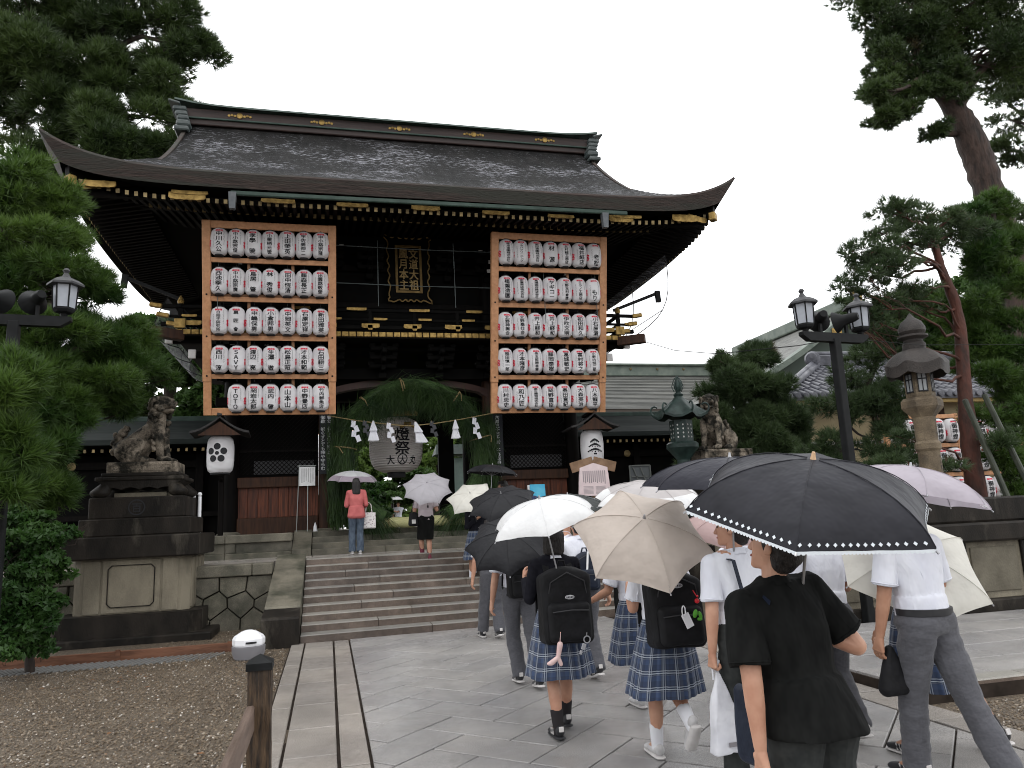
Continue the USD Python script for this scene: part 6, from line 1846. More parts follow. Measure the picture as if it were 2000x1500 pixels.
def ground_pt(px, py, Y, z):
    c = at_y(px, py, Y)
    return np.array([c[0], c[1], z])


# the big dark pine behind the left end of the gate roof
tr = [ground_pt(90, 700, 27, 1.0), at_y(95, 420, 27), at_y(140, 250, 27), at_y(200, 120, 27), at_y(240, -40, 27)]
blobs = [B(70, 40, 27, 95, 45, 750), B(200, 60, 27, 90, 40, 700), B(300, 40, 26, 70, 30, 480), B(350, 100, 26, 55, 38, 420), B(120, 130, 26, 100, 42, 800), B(240, 150, 26, 70, 38, 560), B(330, 180, 26, 65, 35, 520), B(20, 100, 26, 60, 60, 500),
         B(150, 210, 25.5, 70, 40, 560), B(230, 245, 25.5, 70, 38, 560), B(270, 290, 25, 50, 30, 380), B(170, 285, 25, 60, 40, 420), B(350, 230, 26, 35, 28, 240), B(30, 220, 28, 40, 28, 220), B(60, -40, 27, 150, 40, 700), B(280, -30, 26, 80, 30, 400), B(110, 280, 26, 30, 60, 260), B(385, 90, 26, 26, 14, 120), B(325, 280, 25, 30, 18, 150), B(60, 290, 26, 40, 20, 160), B(100, 340, 26, 34, 24, 160), B(10, 160, 26, 40, 30, 200)]
tree('pine_tree', 'big dark pine towering behind the left end of the gate roof', 'pine tree', tr, [0.42, 0.36, 0.3, 0.22, 0.14], blobs, PINE_D, TRUNK_D, 11, dense=0.9, L=0.34, W=0.013, needles=13, spread=0.5, limb_r=0.12, sub=10)
# the nearer pine on the left, boughs around the street lamp
tr = [ground_pt(-60, 1200, 13.5, 0.0), at_y(-40, 900, 13.5), at_y(-20, 650, 13.5), at_y(10, 450, 13.5), at_y(30, 330, 13.5)]
blobs = [B(115, 395, 13.6, 46, 26, 240), B(135, 470, 13.5, 34, 22, 150), B(50, 345, 13.6, 60, 20, 220), B(195, 545, 13.5, 28, 14, 90), B(215, 720, 14, 60, 30, 260), B(275, 700, 14.5, 46, 22, 190), B(250, 650, 14.3, 40, 20, 150), B(310, 735, 14.8, 34, 18, 120), B(230, 790, 14.3, 40, 22, 160), B(170, 770, 13.8, 60, 34, 300), B(40, 390, 13.5, 85, 45, 520), B(20, 470, 13, 80, 40, 460), B(90, 440, 13.5, 55, 35, 300), B(60, 540, 13.2, 100, 40, 520), B(150, 545, 13.2, 50, 26, 240), B(180, 580, 13.4, 34, 22, 130), B(150, 640, 13.5, 70, 34, 380), B(60, 660, 12.8, 90, 40, 520), B(110, 720, 13, 100, 40, 560), B(200, 690, 13.8, 50, 34, 280),
         B(40, 790, 12.6, 80, 55, 520), B(120, 800, 13, 70, 40, 380), B(40, 880, 12.4, 75, 50, 420), B(-20, 560, 13, 60, 60, 300), B(90, 885, 12.8, 34, 36, 160), B(40, 960, 12.6, 60, 36, 300), B(5, 770, 9.4, 55, 50, 260), B(15, 860, 9.5, 50, 40, 220), B(0, 950, 9.5, 50, 40, 200), B(110, 960, 13, 40, 34, 200), B(200, 745, 13.6, 60, 30, 300)]
tree('pine_tree', 'dense green pine at the left edge with boughs around the street lamp', 'pine tree', tr, [0.3, 0.26, 0.22, 0.16, 0.08], blobs, PINE_L, TRUNK_D, 12, L=0.20, W=0.0062, needles=14, spread=0.5, limb_r=0.07, sub=10)
# trees behind the left corridor
for k, (px, py, Y, rx, rz, cnt, m_, lb) in enumerate(((335, 690, 31, 85, 70, 5200, BROAD, 'leafy tree with fresh green clumps behind the corridor, right under the gate eaves'), (250, 720, 34, 70, 90, 4400, PINE_D, 'dark round-topped tree behind the corridor, left of the fresh green one'),
                                                (150, 760, 38, 80, 80, 4200, BROAD, 'far leafy tree behind the corridor, half hidden by the near pine'), (420, 755, 30, 60, 70, 4200, BROAD, 'leafy tree behind the corridor, seen through the empty corner of the left rack'))):
    c = at_y(px, py, Y)
    s = Y * 1.04 / FPX
    bl = [B(px + dx * rx, py + dz * rz, Y + dy, rx * 0.55, rz * 0.42, cnt / 8) for dx, dz, dy in ((-.5, -.5, 0), (.3, -.7, 0), (.5, -.1, -.5), (-.3, 0, -1), (.1, .4, -1), (-.6, .5, 0), (.6, .6, 0), (0, -.2, -1))]
    tree('broadleaf_tree', lb, 'tree', [(c[0], c[1], 1.0), c, c + (0, 0, rz * s * 0.8)], [0.3, 0.2, 0.08], bl, BROAD if m_ is BROAD else PINE_D, TRUNK_D, 30 + k, kind='leaf', L=0.15, limb_r=0.08, sub=8)
# shrub in the lower left corner
tr = [ground_pt(60, 1290, 11.6, -0.02), at_y(55, 1180, 11.6), at_y(50, 1090, 11.6)]
bl = [B(20, 1010, 11.6, 34, 22, 420), B(70, 1020, 11.7, 30, 18, 340), B(120, 1035, 11.6, 28, 14, 260), B(146, 1040, 11.5, 12, 10, 60), B(45, 1050, 11.4, 46, 26, 700), B(100, 1070, 11.4, 36, 24, 480), B(12, 1090, 11.3, 40, 34, 640), B(62, 1110, 11.3, 40, 30, 640), B(112, 1120, 11.4, 26, 26, 340), B(30, 1160, 11.2, 44, 34, 720), B(88, 1175, 11.2, 34, 28, 460), B(10, 1215, 11.1, 40, 34, 600), B(60, 1230, 11.1, 36, 28, 480), B(28, 1272, 11.0, 40, 24, 460), B(85, 1262, 11.1, 20, 18, 160), B(98, 1225, 11.0, 10, 8, 40)]
tree('shrub', 'glossy green clipped shrub in the lower left corner beside the pedestal', 'shrub', tr, [0.06, 0.05, 0.02], bl, SHRUB, TRUNK_D, 41, kind='leaf', L=0.038, limb_r=0.015, pad=0.36, sub=12, dense=0.85)

# right: tall cedar-like tree with a bare brown trunk
tr = [ground_pt(2010, 800, 17, 0.0), at_y(1985, 560, 17), at_y(1945, 420, 17), at_y(1915, 320, 17), at_y(1880, 235, 17), at_y(1850, 195, 17), at_y(1800, 150, 17)]
bl = [B(1730, 40, 17, 55, 50, 430), B(1790, 90, 17, 70, 55, 620), B(1730, 120, 17, 40, 40, 260), B(1760, 170, 17, 55, 30, 350), B(1715, 185, 16.5, 34, 22, 180), B(1860, 60, 17, 70, 55, 560), B(1930, 90, 17, 70, 60, 620), B(1980, 40, 17, 60, 60, 480), B(1850, 150, 16.6, 50, 32, 330), B(1760, 225, 16.8, 50, 16, 230), B(1730, 235, 16.6, 26, 10, 80), B(1830, 255, 16.8, 26, 12, 90), B(1810, 10, 17, 80, 40, 500), B(1910, 10, 17, 70, 40, 400), B(1990, 130, 17.5, 40, 40, 260), B(1740, -30, 17, 80, 30, 400), B(1900, -50, 17, 150, 30, 600)]
tree('tall_tree', 'tall evergreen with a thick leaning brown trunk in the upper right corner', 'tree', tr, [0.55, 0.5, 0.44, 0.40, 0.36, 0.25, 0.1], bl, PINE_D, TRUNK_B, 13, L=0.20, W=0.012, needles=14, spread=0.75, limb_r=0.12, sub=10)
c = at_y(2000, 230, 21)
tree('tall_tree', 'thin-leaved tree at the right edge, sky showing between its sprays', 'tree', [ground_pt(2080, 800, 21, 0), at_y(2060, 400, 21), at_y(2030, 120, 21)], [0.35, 0.25, 0.1], [B(1965, 195, 21, 40, 20, 130), B(1985, 240, 21, 40, 16, 120), B(1965, 290, 21, 34, 16, 110), B(1990, 310, 21, 26, 12, 80), B(1975, 150, 21, 50, 20, 140), B(1990, 440, 21, 40, 30, 200), B(2000, 480, 21, 40, 30, 200)], PINE_D, TRUNK_D, 14, L=0.20, W=0.014, needles=12, spread=0.8, limb_r=0.07)
# right: red pine
tr = [ground_pt(1912, 985, 11.8, 1.2), at_y(1897, 900, 11.8), at_y(1885, 780, 11.8), at_y(1876, 640, 11.8), at_y(1866, 590, 11.8), at_y(1840, 530, 11.8), at_y(1826, 480, 11.8), at_y(1812, 420, 11.8)]
tr[0] = np.array([tr[1][0] + .06, 11.8, 0.0])
bl = [B(1745, 420, 11.6, 46, 22, 120), B(1790, 430, 11.6, 44, 24, 130), B(1720, 455, 11.6, 30, 20, 70), B(1830, 420, 11.8, 40, 24, 120), B(1740, 495, 11.5, 48, 18, 110), B(1690, 500, 11.5, 40, 14, 70), B(1665, 490, 11.5, 24, 18, 44), B(1735, 525, 11.4, 60, 18, 130), B(1700, 545, 11.4, 50, 16, 90), B(1670, 565, 11.4, 34, 16, 60), B(1780, 560, 11.6, 44, 16, 80),
      B(1650, 590, 11.4, 18, 10, 22), B(1790, 480, 11.8, 46, 20, 110), B(1880, 440, 12, 46, 30, 150), B(1715, 590, 11.5, 40, 12, 44), B(1700, 620, 11.5, 34, 14, 50), B(1755, 610, 11.6, 40, 18, 80), B(1800, 590, 11.8, 34, 20, 80), B(1845, 470, 12, 40, 30, 130), B(1765, 850, 11.1, 30, 10, 60), B(1742, 905, 11.1, 34, 14, 70), B(1960, 860, 11.3, 40, 16, 70), B(1850, 905, 11.2, 30, 12, 50), B(1660, 625, 11.4, 24, 12, 36)]
tree('red_pine', 'red-trunked pine with spiky grey-green tufts beside the stone lantern', 'pine tree', tr, [0.19, 0.165, 0.13, 0.105, 0.10, 0.085, 0.065, 0.04], bl, PINE_R, TRUNK_R, 15, L=0.165, W=0.0055, needles=14, spread=0.42, limb_r=0.03, sub=7, dense=0.85)
# darker pine to the right of it
tr = [ground_pt(1975, 990, 12.6, 0.0), at_y(1965, 800, 12.6), at_y(1950, 620, 12.6), at_y(1945, 480, 12.6), at_y(1935, 400, 12.6)]
bl = [B(1930, 420, 12.6, 60, 30, 400), B(1960, 470, 12.6, 55, 40, 420), B(1915, 500, 12.4, 55, 40, 420), B(1970, 560, 12.4, 60, 45, 480), B(1905, 590, 12.4, 60, 40, 400), B(1960, 650, 12.3, 60, 45, 480), B(1930, 720, 12.2, 50, 30, 300), B(1980, 740, 12.2, 45, 40, 300), B(1900, 660, 12.6, 45, 34, 240), B(1990, 820, 12.2, 30, 60, 200), B(1950, 800, 12, 50, 24, 150), B(1940, 890, 11.9, 40, 22, 90), B(1985, 900, 12, 36, 40, 130), B(1990, 960, 12, 30, 40, 130)]
tree('pine_tree', 'dark bushy pine at the right edge behind the red-trunked one', 'pine tree', tr, [0.2, 0.18, 0.15, 0.1, 0.06], bl, PINE_L, TRUNK_D, 16, L=0.17, W=0.007, needles=14, spread=0.5, limb_r=0.05)
# round pine behind the right lion
tr = [ground_pt(1455, 1050, 16.2, 0.0), at_y(1455, 900, 16.2), at_y(1450, 760, 16.2)]
bl = [B(1440, 715, 16.2, 45, 26, 300), B(1480, 700, 16.2, 40, 26, 260), B(1410, 755, 16.1, 45, 34, 340), B(1465, 765, 16, 60, 36, 480), B(1515, 770, 16.2, 45, 40, 380), B(1425, 815, 16.1, 40, 34, 320), B(1490, 830, 15.9, 60, 40, 520), B(1535, 835, 16, 40, 45, 380), B(1510, 890, 15.8, 60, 36, 480), B(1360, 860, 16.1, 30, 40, 240), B(1345, 895, 16, 24, 24, 150), B(1455, 890, 16, 55, 34, 380), B(1560, 890, 16.2, 40, 40, 300), B(1410, 700, 16.2, 12, 14, 40), B(1497, 685, 16.2, 12, 12, 40)]
tree('pine_tree', 'round bushy pine standing behind the right guardian lion', 'pine tree', tr, [0.16, 0.13, 0.07], bl, PINE_R, TRUNK_D, 17, L=0.20, W=0.007, needles=14, spread=0.5, limb_r=0.04)
# boughs and small trees between the lamp and the stone lantern
tr = [ground_pt(1610, 990, 13.6, 0.0), at_y(1640, 860, 13.6), at_y(1690, 760, 13.6), at_y(1720, 690, 13.6)]
bl = [B(1700, 690, 13.5, 40, 24, 170), B(1730, 660, 13.6, 40, 24, 170), B(1660, 740, 13.5, 34, 20, 140), B(1720, 770, 13.3, 50, 24, 240), B(1640, 790, 13.4, 50, 34, 320), B(1690, 800, 13.2, 50, 20, 220), B(1620, 880, 13.3, 45, 40, 330), B(1700, 880, 13.1, 34, 20, 100), B(1740, 840, 13, 34, 20, 130), B(1760, 880, 12.9, 34, 18, 110), B(1730, 900, 12.9, 34, 22, 120), B(1760, 800, 13, 34, 18, 110)]
tree('small_pine', 'low spreading pine between the street lamp and the stone lantern', 'pine tree', tr, [0.13, 0.11, 0.08, 0.04], bl, PINE_R, TRUNK_D, 18, L=0.17, W=0.006, needles=12, spread=0.5, limb_r=0.03, dense=0.85)
# woods behind on the right
for k, (px, py, Y, rx, rz, cnt, lb) in enumerate(((1760, 640, 26, 60, 60, 3400, 'leafy tree behind the stone lantern finial'), (1870, 640, 27, 70, 90, 4200, 'tall leafy tree behind the red pine trunk'), (1960, 620, 25, 70, 110, 4400, 'dark leafy tree at the right edge behind the dark pine'))):
    c = at_y(px, py, Y); s = Y * 1.15 / FPX
    bl = [B(px + dx * rx, py + dz * rz, Y + dy, rx * 0.5, rz * 0.38, cnt / 9) for dx, dz, dy in ((-.5, -.6, 0), (.3, -.8, 0), (.5, -.2, -.5), (-.3, -.1, -1), (.1, .3, -1), (-.6, .5, 0), (.6, .6, 0), (0, -.3, -1), (0.2, .8, 0))]
    tree('broadleaf_tree', lb, 'tree', [(c[0], c[1], 0.0), c, c + (0, 0, rz * s * 0.8)], [0.3, 0.2, 0.08], bl, BROAD, TRUNK_D, 50 + k, kind='leaf', L=0.14, limb_r=0.07, sub=8)
# trees seen through the gate
for k, (px, py, Y, rx, rz, cnt, m_, lb) in enumerate(((700, 905, 33, 34, 50, 2600, BROADB, 'bright green tree seen through the gate, left of the great lantern'), (770, 940, 36, 70, 50, 3400, BROAD, 'green bush bank seen through the gate below the great lantern'), (850, 880, 37, 40, 55, 2600, BROADB, 'bright green tree seen through the gate, right of the great lantern'), (865, 955, 31, 45, 34, 2600, BROAD, 'low bush seen through the gate at the head of the steps, on the right'), (715, 975, 30, 45, 34, 2400, SHRUB, 'dark low bush seen through the gate, behind the woman in pink'), (905, 860, 40, 50, 60, 2200, PINE_D, 'dark tree beyond the open door leaf'), (655, 990, 31, 40, 44, 2400, BROAD, 'leafy bush beyond the gate at the far left of its opening'), (760, 1000, 40, 60, 40, 3000, BROADB, 'pale green bush behind the far man in white'), (840, 1000, 42, 60, 40, 3000, BROAD, 'far green bush low behind the climbing woman'))):
    c = at_y(px, py, Y); s = Y / FPX
    bl = [B(px + dx * rx, py + dz * rz, Y + dy, rx * 0.55, rz * 0.45, cnt / 7) for dx, dz, dy in ((-.5, -.5, 0), (.3, -.6, 0), (.5, -.1, -.5), (-.3, 0, -.6), (.1, .4, -1), (-.6, .5, 0), (.6, .6, 0))]
    tree('broadleaf_tree', lb, 'tree', [(c[0], c[1], 1.0), c, c + (0, 0, rz * s * 0.6)], [0.2, 0.14, 0.06], bl, m_, TRUNK_D, 70 + k, kind='leaf', L=0.12, limb_r=0.05, sub=8)
# ------------------------------------------------------------------ people
def ik(a, t, l1, l2, hint):
    a, t, hint = (np.asarray(x, float) for x in (a, t, hint))
    d = t - a; L = np.linalg.norm(d)
    L2 = min(L, (l1 + l2) * 0.998)
    d = d / (L + 1e-9); t = a + d * L2
    x = (l1 * l1 - l2 * l2 + L2 * L2) / (2 * L2)
    h = math.sqrt(max(l1 * l1 - x * x, 0))
    n = hint - d * (hint @ d); n /= np.linalg.norm(n) + 1e-9
    return a + d * x + n * h, t


def cap2(p, q, r1, r2):
    return hullb((p, r1), (q, r2))


SKIN = mat('skin', (0.35, 0.175, 0.115), (0.45, 0.255, 0.175), 7, 0.48, bump=0.08, bscale=60)
SKIN2 = mat('tanned_skin', (0.28, 0.135, 0.083), (0.37, 0.20, 0.13), 7, 0.48, bump=0.08, bscale=60)
HAIR = mat('black_hair', (0.006, 0.005, 0.005), (0.016, 0.013, 0.012), 60, 0.38, stretch=(1, 1, 0.15), bump=0.5, bscale=140)
SHIRT = mat('white_school_shirt', (0.60, 0.61, 0.68), (0.68, 0.69, 0.74), 5, 0.75, transl=0.08, bump=0.45, bscale=9, bdist=0.05, stretch=(1, 1, 0.5))
GREYT = mat('grey_school_trousers', (0.066, 0.066, 0.074), (0.083, 0.083, 0.093), 60, 0.85, spec=0.15, sheen=0.1, bump=0.5, bscale=8, bdist=0.05, stretch=(0.7, 0.7, 1.2))
DARKT = mat('charcoal_trousers', (0.020, 0.022, 0.022), (0.031, 0.033, 0.032), 30, 0.8, spec=0.15)
NAVYC = mat('navy_black_knit', (0.006, 0.006, 0.009), (0.011, 0.011, 0.015), 30, 0.9, spec=0.1)
BLACKC = mat('black_polo_cloth', (0.005, 0.0053, 0.0052), (0.009, 0.0094, 0.009), 20, 0.85, spec=0.1, bump=0.5, bscale=9, bdist=0.05, stretch=(1, 1, 0.5))
PINKC = mat('coral_pink_cloth', (0.36, 0.085, 0.085), (0.46, 0.125, 0.12), 6, 0.8)
JEAN = mat('faded_denim', (0.035, 0.05, 0.075), (0.08, 0.105, 0.14), 9, 0.8, stretch=(3, 3, 1))
LILACC = mat('pale_pink_grey_blouse', (0.42, 0.36, 0.38), (0.50, 0.44, 0.45), 6, 0.8)
MAROON = mat('maroon_boot', (0.10, 0.012, 0.028), (0.15, 0.02, 0.04), 6, 0.5)
SHOEB = mat('black_shoe', (0.010, 0.010, 0.012), (0.02, 0.02, 0.022), 10, 0.5)
SHOEW = mat('grey_white_trainer', (0.34, 0.33, 0.33), (0.5, 0.49, 0.49), 10, 0.6)
SOLE = mat('pale_sole', (0.42, 0.40, 0.39), (0.52, 0.5, 0.49), 10, 0.6)
SOCKW = mat('white_sock', (0.6, 0.6, 0.63), None, 5, 0.85)
SOCKB = mat('black_sock', (0.012, 0.010, 0.011), None, 5, 0.85)
PLAID = plaid_mat('navy_tartan')
EYEM = mat('dark_eye', (0.01, 0.008, 0.007), None, 5, 0.2)
LIPM = mat('lip', (0.30, 0.10, 0.085), None, 5, 0.5)
BAGB = mat('black_nylon', (0.0045, 0.0045, 0.005), (0.009, 0.009, 0.0105), 12, 0.6, spec=0.15, bump=0.25, bscale=25)
BAGN = mat('navy_nylon', (0.007, 0.010, 0.020), (0.013, 0.018, 0.031), 10, 0.5, spec=0.2, bump=0.25, bscale=20)


def folds(v, f, amp, freq, seed, axis=(1, 1, 0.5)):
    t = trimesh.Trimesh(v, f, process=False)
    n = t.vertex_normals
    d = meshkit.fbm(v * np.asarray(axis) * freq + (0, 0, 0), 3, seed) - 0.5
    return v + n * (d * 2 * amp)[:, None], f


def cut(m, normal, point):
    """the part of m on the side of point that normal points to"""
    n = np.asarray(normal, float); n = n / np.linalg.norm(n)
    return m.trim_by_plane([float(x) for x in n], float(n @ np.asarray(point)))


class Person:
    pass


def person(label, loc, h=1.65, yaw=0.0, lean=0.06, feet=((-0.10, 0.12, 0, 0), (0.10, -0.12, 0, 0.5)), hands=((-0.25, 0.02, 0.78), (0.25, 0.02, 0.78)), head=(0.0, 0.0), top=SHIRT, sleeve='short', bottom='trousers', bottom_m=GREYT,
           hem=0.48, shoe=SHOEB, sole=None, sock=None, sock_h=0.16, hair='short', skin=SKIN, female=False, hem_top=0.90, seed=1, girth=1.0, tuck=True, grip=(0.5, 0.5), collar=True, pelvis=(0, 0), belt=False, face=True, group=None, side=0.0):
    """feet: (x, y, lift, pitch) left then right; hands: local targets; +y is the way the person faces"""
    s = h / 1.70
    S = lambda *a: np.array(a, float) * s
    t = thing('person', label, 'person', loc, rz=yaw, group=group)
    RL = rotx(-lean) @ roty(side)
    hipz = S(0, 0, 0.90)
    px, py = pelvis

    def U(x, y, z):     # upper body point, leaning about the hips
        return hipz + RL @ (S(x, y, z) - hipz) + np.array([px, py, 0])

    def Lw(x, y, z):
        return S(x, y, z) + np.array([px, py, 0])
    gw = girth
    sw = 0.165 if female else 0.19
    hips = [Lw(-0.085, 0, 0.90), Lw(0.085, 0, 0.90)]
    sh = [U(-sw, -0.005, 1.385), U(sw, -0.005, 1.385)]
    ank, knee = [], []
    for k, (fx, fy, lf, pt) in enumerate(feet):
        a = np.array([fx, fy + (0.16 - 0.18 * math.cos(pt) + 0.085 * math.sin(pt)) * s, lf + (0.18 * math.sin(pt) + 0.085 * math.cos(pt)) * s])
        kn, a2 = ik(hips[k], a, 0.42 * s, 0.40 * s, (0.02 * (k * 2 - 1), 1.0, 0))
        knee.append(kn); ank.append(a2)
    elb, wri = [], []
    for k, q in enumerate(hands):
        q = np.asarray(q, float)
        e, w_ = ik(sh[k], q, 0.285 * s, 0.245 * s, (0.6 * (k * 2 - 1), -1.0, -0.4) if q[2] < 0.88 * s else (0.22 * (k * 2 - 1), -0.25, -1.0))
        elb.append(e); wri.append(w_)
    # ---- body
    parts = []
    torso = lambda o: [hullb((Lw(-0.075, 0, 0.92), (s * (0.085 * gw + o), s * (0.105 * gw + o), s * (0.10 + o))), (Lw(0.075, 0, 0.92), (s * (0.085 * gw + o), s * (0.105 * gw + o), s * (0.10 + o))), (U(0, 0, 1.06), (s * (0.135 * gw + o), s * (0.095 * gw + o), s * 0.06))),
                       hullb((U(0, 0, 1.04), (s * (0.135 * gw + o), s * (0.095 * gw + o), s * 0.06)), (U(-0.085, 0, 1.25), (s * (0.075 * gw + o), s * (0.10 * gw + o), s * 0.1)), (U(0.085, 0, 1.25), (s * (0.075 * gw + o), s * (0.10 * gw + o), s * 0.1))),
                       hullb((U(-0.085, 0, 1.25), (s * (0.075 * gw + o), s * (0.10 * gw + o), s * 0.1)), (U(0.085, 0, 1.25), (s * (0.075 * gw + o), s * (0.10 * gw + o), s * 0.1)), (sh[0] + (0.03 * s, 0, 0), s * (0.05 + o)), (sh[1] - (0.03 * s, 0, 0), s * (0.05 + o)), (U(0, -0.01, 1.43), s * (0.055 + o)))]
    parts += torso(-0.012)
    hy, hp = head
    RH = rotz(hy) @ rotx(-hp - lean * 0.3)
    nb = U(0, -0.012, 1.44); hc = nb + RH @ S(0, 0.025, 0.155)
    parts.append(cap2(nb - (0, 0, 0.04 * s), hc - RH @ S(0, 0.01, 0.06), 0.055 * s, 0.05 * s))
    HD = lambda p, r: (hc + RH @ S(*p), np.asarray(r) * s)
    parts += [hullb(HD((0, -0.012, 0.03), (0.072, 0.09, 0.085)), HD((0, 0.03, -0.005), (0.064, 0.066, 0.075))), hullb(HD((0, 0.03, -0.01), (0.062, 0.06, 0.06)), HD((0, 0.062, -0.092), (0.026, 0.024, 0.02)), HD((0, 0.0, -0.07), (0.05, 0.05, 0.03)))]
    parts += [hullb(HD((0, 0.094, -0.002), 0.008), HD((0, 0.104, -0.032), 0.011), HD((0, 0.088, -0.035), (0.017, 0.01, 0.008)))]
    for q in (-1, 1):
        parts.append(hullb(HD((q * 0.074, -0.005, 0.0), (0.010, 0.017, 0.028)), HD((q * 0.072, 0.004, -0.02), (0.008, 0.010, 0.012))))
    for k in (0, 1):
        sg = k * 2 - 1
        parts += [cap2(hips[k], knee[k], 0.082 * s, 0.056 * s), cap2(knee[k], (knee[k] * 0.55 + ank[k] * 0.45) - (0, 0.012, 0), 0.054 * s, 0.054 * s), cap2((knee[k] * 0.55 + ank[k] * 0.45) - (0, 0.012, 0), ank[k], 0.052 * s, 0.034 * s)]
        parts += [cap2(sh[k], elb[k], 0.05 * s, 0.040 * s), cap2(elb[k], elb[k] * 0.6 + wri[k] * 0.4, 0.041 * s, 0.038 * s), cap2(elb[k] * 0.6 + wri[k] * 0.4, wri[k], 0.037 * s, 0.025 * s)]
        fx, fy, lf, pt = feet[k]
        Rf = rotx(-pt)
        toe = np.array([fx, fy, lf]) + np.array([0, 0.16 * s, 0.0])
        F_ = lambda p: toe + Rf @ (np.array(p, float) + (0, -0.16, 0.04)) * s
        parts += [hullb((ank[k], 0.036 * s), (F_((0, 0.10, 0.0)), (0.035 * s, 0.05 * s, 0.022 * s)))]
        # hand: palm, four fingers and a thumb, curled by grip
        d = wri[k] - elb[k]; d /= np.linalg.norm(d)
        side = np.cross(d, (0, 0, 1.0) if abs(d[2]) < 0.8 else (0, 1.0, 0)); side /= np.linalg.norm(side) + 1e-9
        if abs(d[2]) >= 0.8:
            across = np.array([0, 1.0, 0]) - d * d[1]; across /= np.linalg.norm(across)
            nrm = np.cross(across, d) * 1.0
            if nrm @ np.array([-sg, 0, 0]) < 0:
                nrm = -nrm
        else:
            nrm = np.array([-sg * 1.0, 0, 0]) - d * (d @ np.array([-sg * 1.0, 0, 0])); nrm /= np.linalg.norm(nrm)
            across = np.cross(d, nrm)
            if across[2] < 0:
                across = -across
        w0 = wri[k]; pe = w0 + d * 0.085 * s
        parts.append(hullb((w0 + d * 0.012 * s, 0.023 * s), (pe + across * 0.028 * s, (0.014 * s,) * 3), (pe - across * 0.028 * s, (0.013 * s,) * 3)))
        g_ = grip[k]
        for q, (o, ln) in enumerate(((0.03, 0.070), (0.011, 0.078), (-0.009, 0.073), (-0.028, 0.058))):
            b = pe + across * o * s
            p_ = b
            for j_, fr in enumerate((0.42, 0.33, 0.25)):
                a = g_ * (0.7 + 0.95 * j_)
                dd = d * math.cos(a) + nrm * math.sin(a)
                n_ = p_ + dd * ln * fr * s
                parts.append(cap2(p_, n_, 0.0092 * s, 0.0084 * s)); p_ = n_
        b = w0 + d * 0.03 * s + across * 0.026 * s
        m1 = b + (d * 0.55 + across * 0.6 + nrm * 0.45) * 0.042 * s
        parts += [cap2(b, m1, 0.014 * s, 0.0105 * s), cap2(m1, m1 + (d * 0.85 + nrm * 0.55 - across * 0.1 * g_) * 0.03 * s, 0.0105 * s, 0.009 * s)]
    v, f = smooth_mesh(union(parts), 0.022 * s, 4)
    body = put('body', (v, f), skin, t, smooth=True)
    if face:
        mb = MB()
        for q in (-1, 1):
            mb.ball(hc + RH @ S(q * 0.031, 0.088, 0.008), (0.0125 * s, 0.006 * s, 0.006 * s), RH)
            mb.box(hc + RH @ S(q * 0.032, 0.093, 0.030), (0.034 * s, 0.008 * s, 0.006 * s), RH)
        mb.build('eyes', EYEM, body)
        mb = MB(); mb.ball(hc + RH @ S(0, 0.088, -0.062), (0.021 * s, 0.008 * s, 0.007 * s), RH); mb.build('mouth', LIPM, body)
    # ---- hair
    hp_ = [hullb(HD((0, -0.025, 0.045), (0.083, 0.096, 0.082)), HD((0, -0.062, -0.02), (0.074, 0.052, 0.06))), hullb(HD((0, -0.055, -0.072), (0.058, 0.042, 0.03)), HD((0, -0.045, 0.02), (0.075, 0.07, 0.05)))]
    hp_ += [hullb(HD((0, 0.035, 0.085), (0.07, 0.055, 0.035)), HD((0, -0.02, 0.09), (0.075, 0.08, 0.045)))]
    for q in (-1, 1):
        hp_.append(hullb(HD((q * 0.066, 0.012, 0.045), (0.016, 0.035, 0.04)), HD((q * 0.068, 0.015, 0.0), (0.008, 0.010, 0.02))))
    if hair == 'bob':
        hp_.append(hullb(HD((0, -0.05, 0.03), (0.09, 0.075, 0.07)), HD((0, -0.055, -0.11), (0.082, 0.055, 0.03)), HD((-0.075, -0.01, -0.09), (0.018, 0.04, 0.03)), HD((0.075, -0.01, -0.09), (0.018, 0.04, 0.03))))
    elif hair == 'long':
        hp_.append(hullb(HD((0, -0.05, 0.03), (0.09, 0.075, 0.07)), HD((0, -0.09, -0.22), (0.095, 0.035, 0.05)), HD((-0.07, -0.02, -0.1), (0.025, 0.04, 0.04)), HD((0.07, -0.02, -0.1), (0.025, 0.04, 0.04))))
    v, f = smooth_mesh(union(hp_), 0.02 * s, 3, 0.006, 45, seed)
    put('hair', (v, f), HAIR, body, smooth=True)
    # ---- top
    o = 0.014
    cl = torso(o)
    if not tuck:
        cl.append(hullb((U(0, 0, 1.06), (s * (0.155 * gw + o), s * (0.125 * gw + o), s * 0.05)), (Lw(-0.075, -0.01, 0.86), (s * (0.128 * gw), s * (0.152 * gw), s * 0.08)), (Lw(0.075, -0.01, 0.86), (s * (0.128 * gw), s * (0.152 * gw), s * 0.08))))
    else:
        cl.append(hullb((U(0, 0, 1.08), (s * (0.15 * gw + o), s * (0.115 * gw + o), s * 0.05)), (U(0, 0, 0.99), (s * (0.148 * gw + o), s * (0.12 * gw + o), s * 0.05))))
    body_top = union(cl)
    body_top = cut(body_top, (0, 0, 1), Lw(0, 0, hem_top))
    slv = []
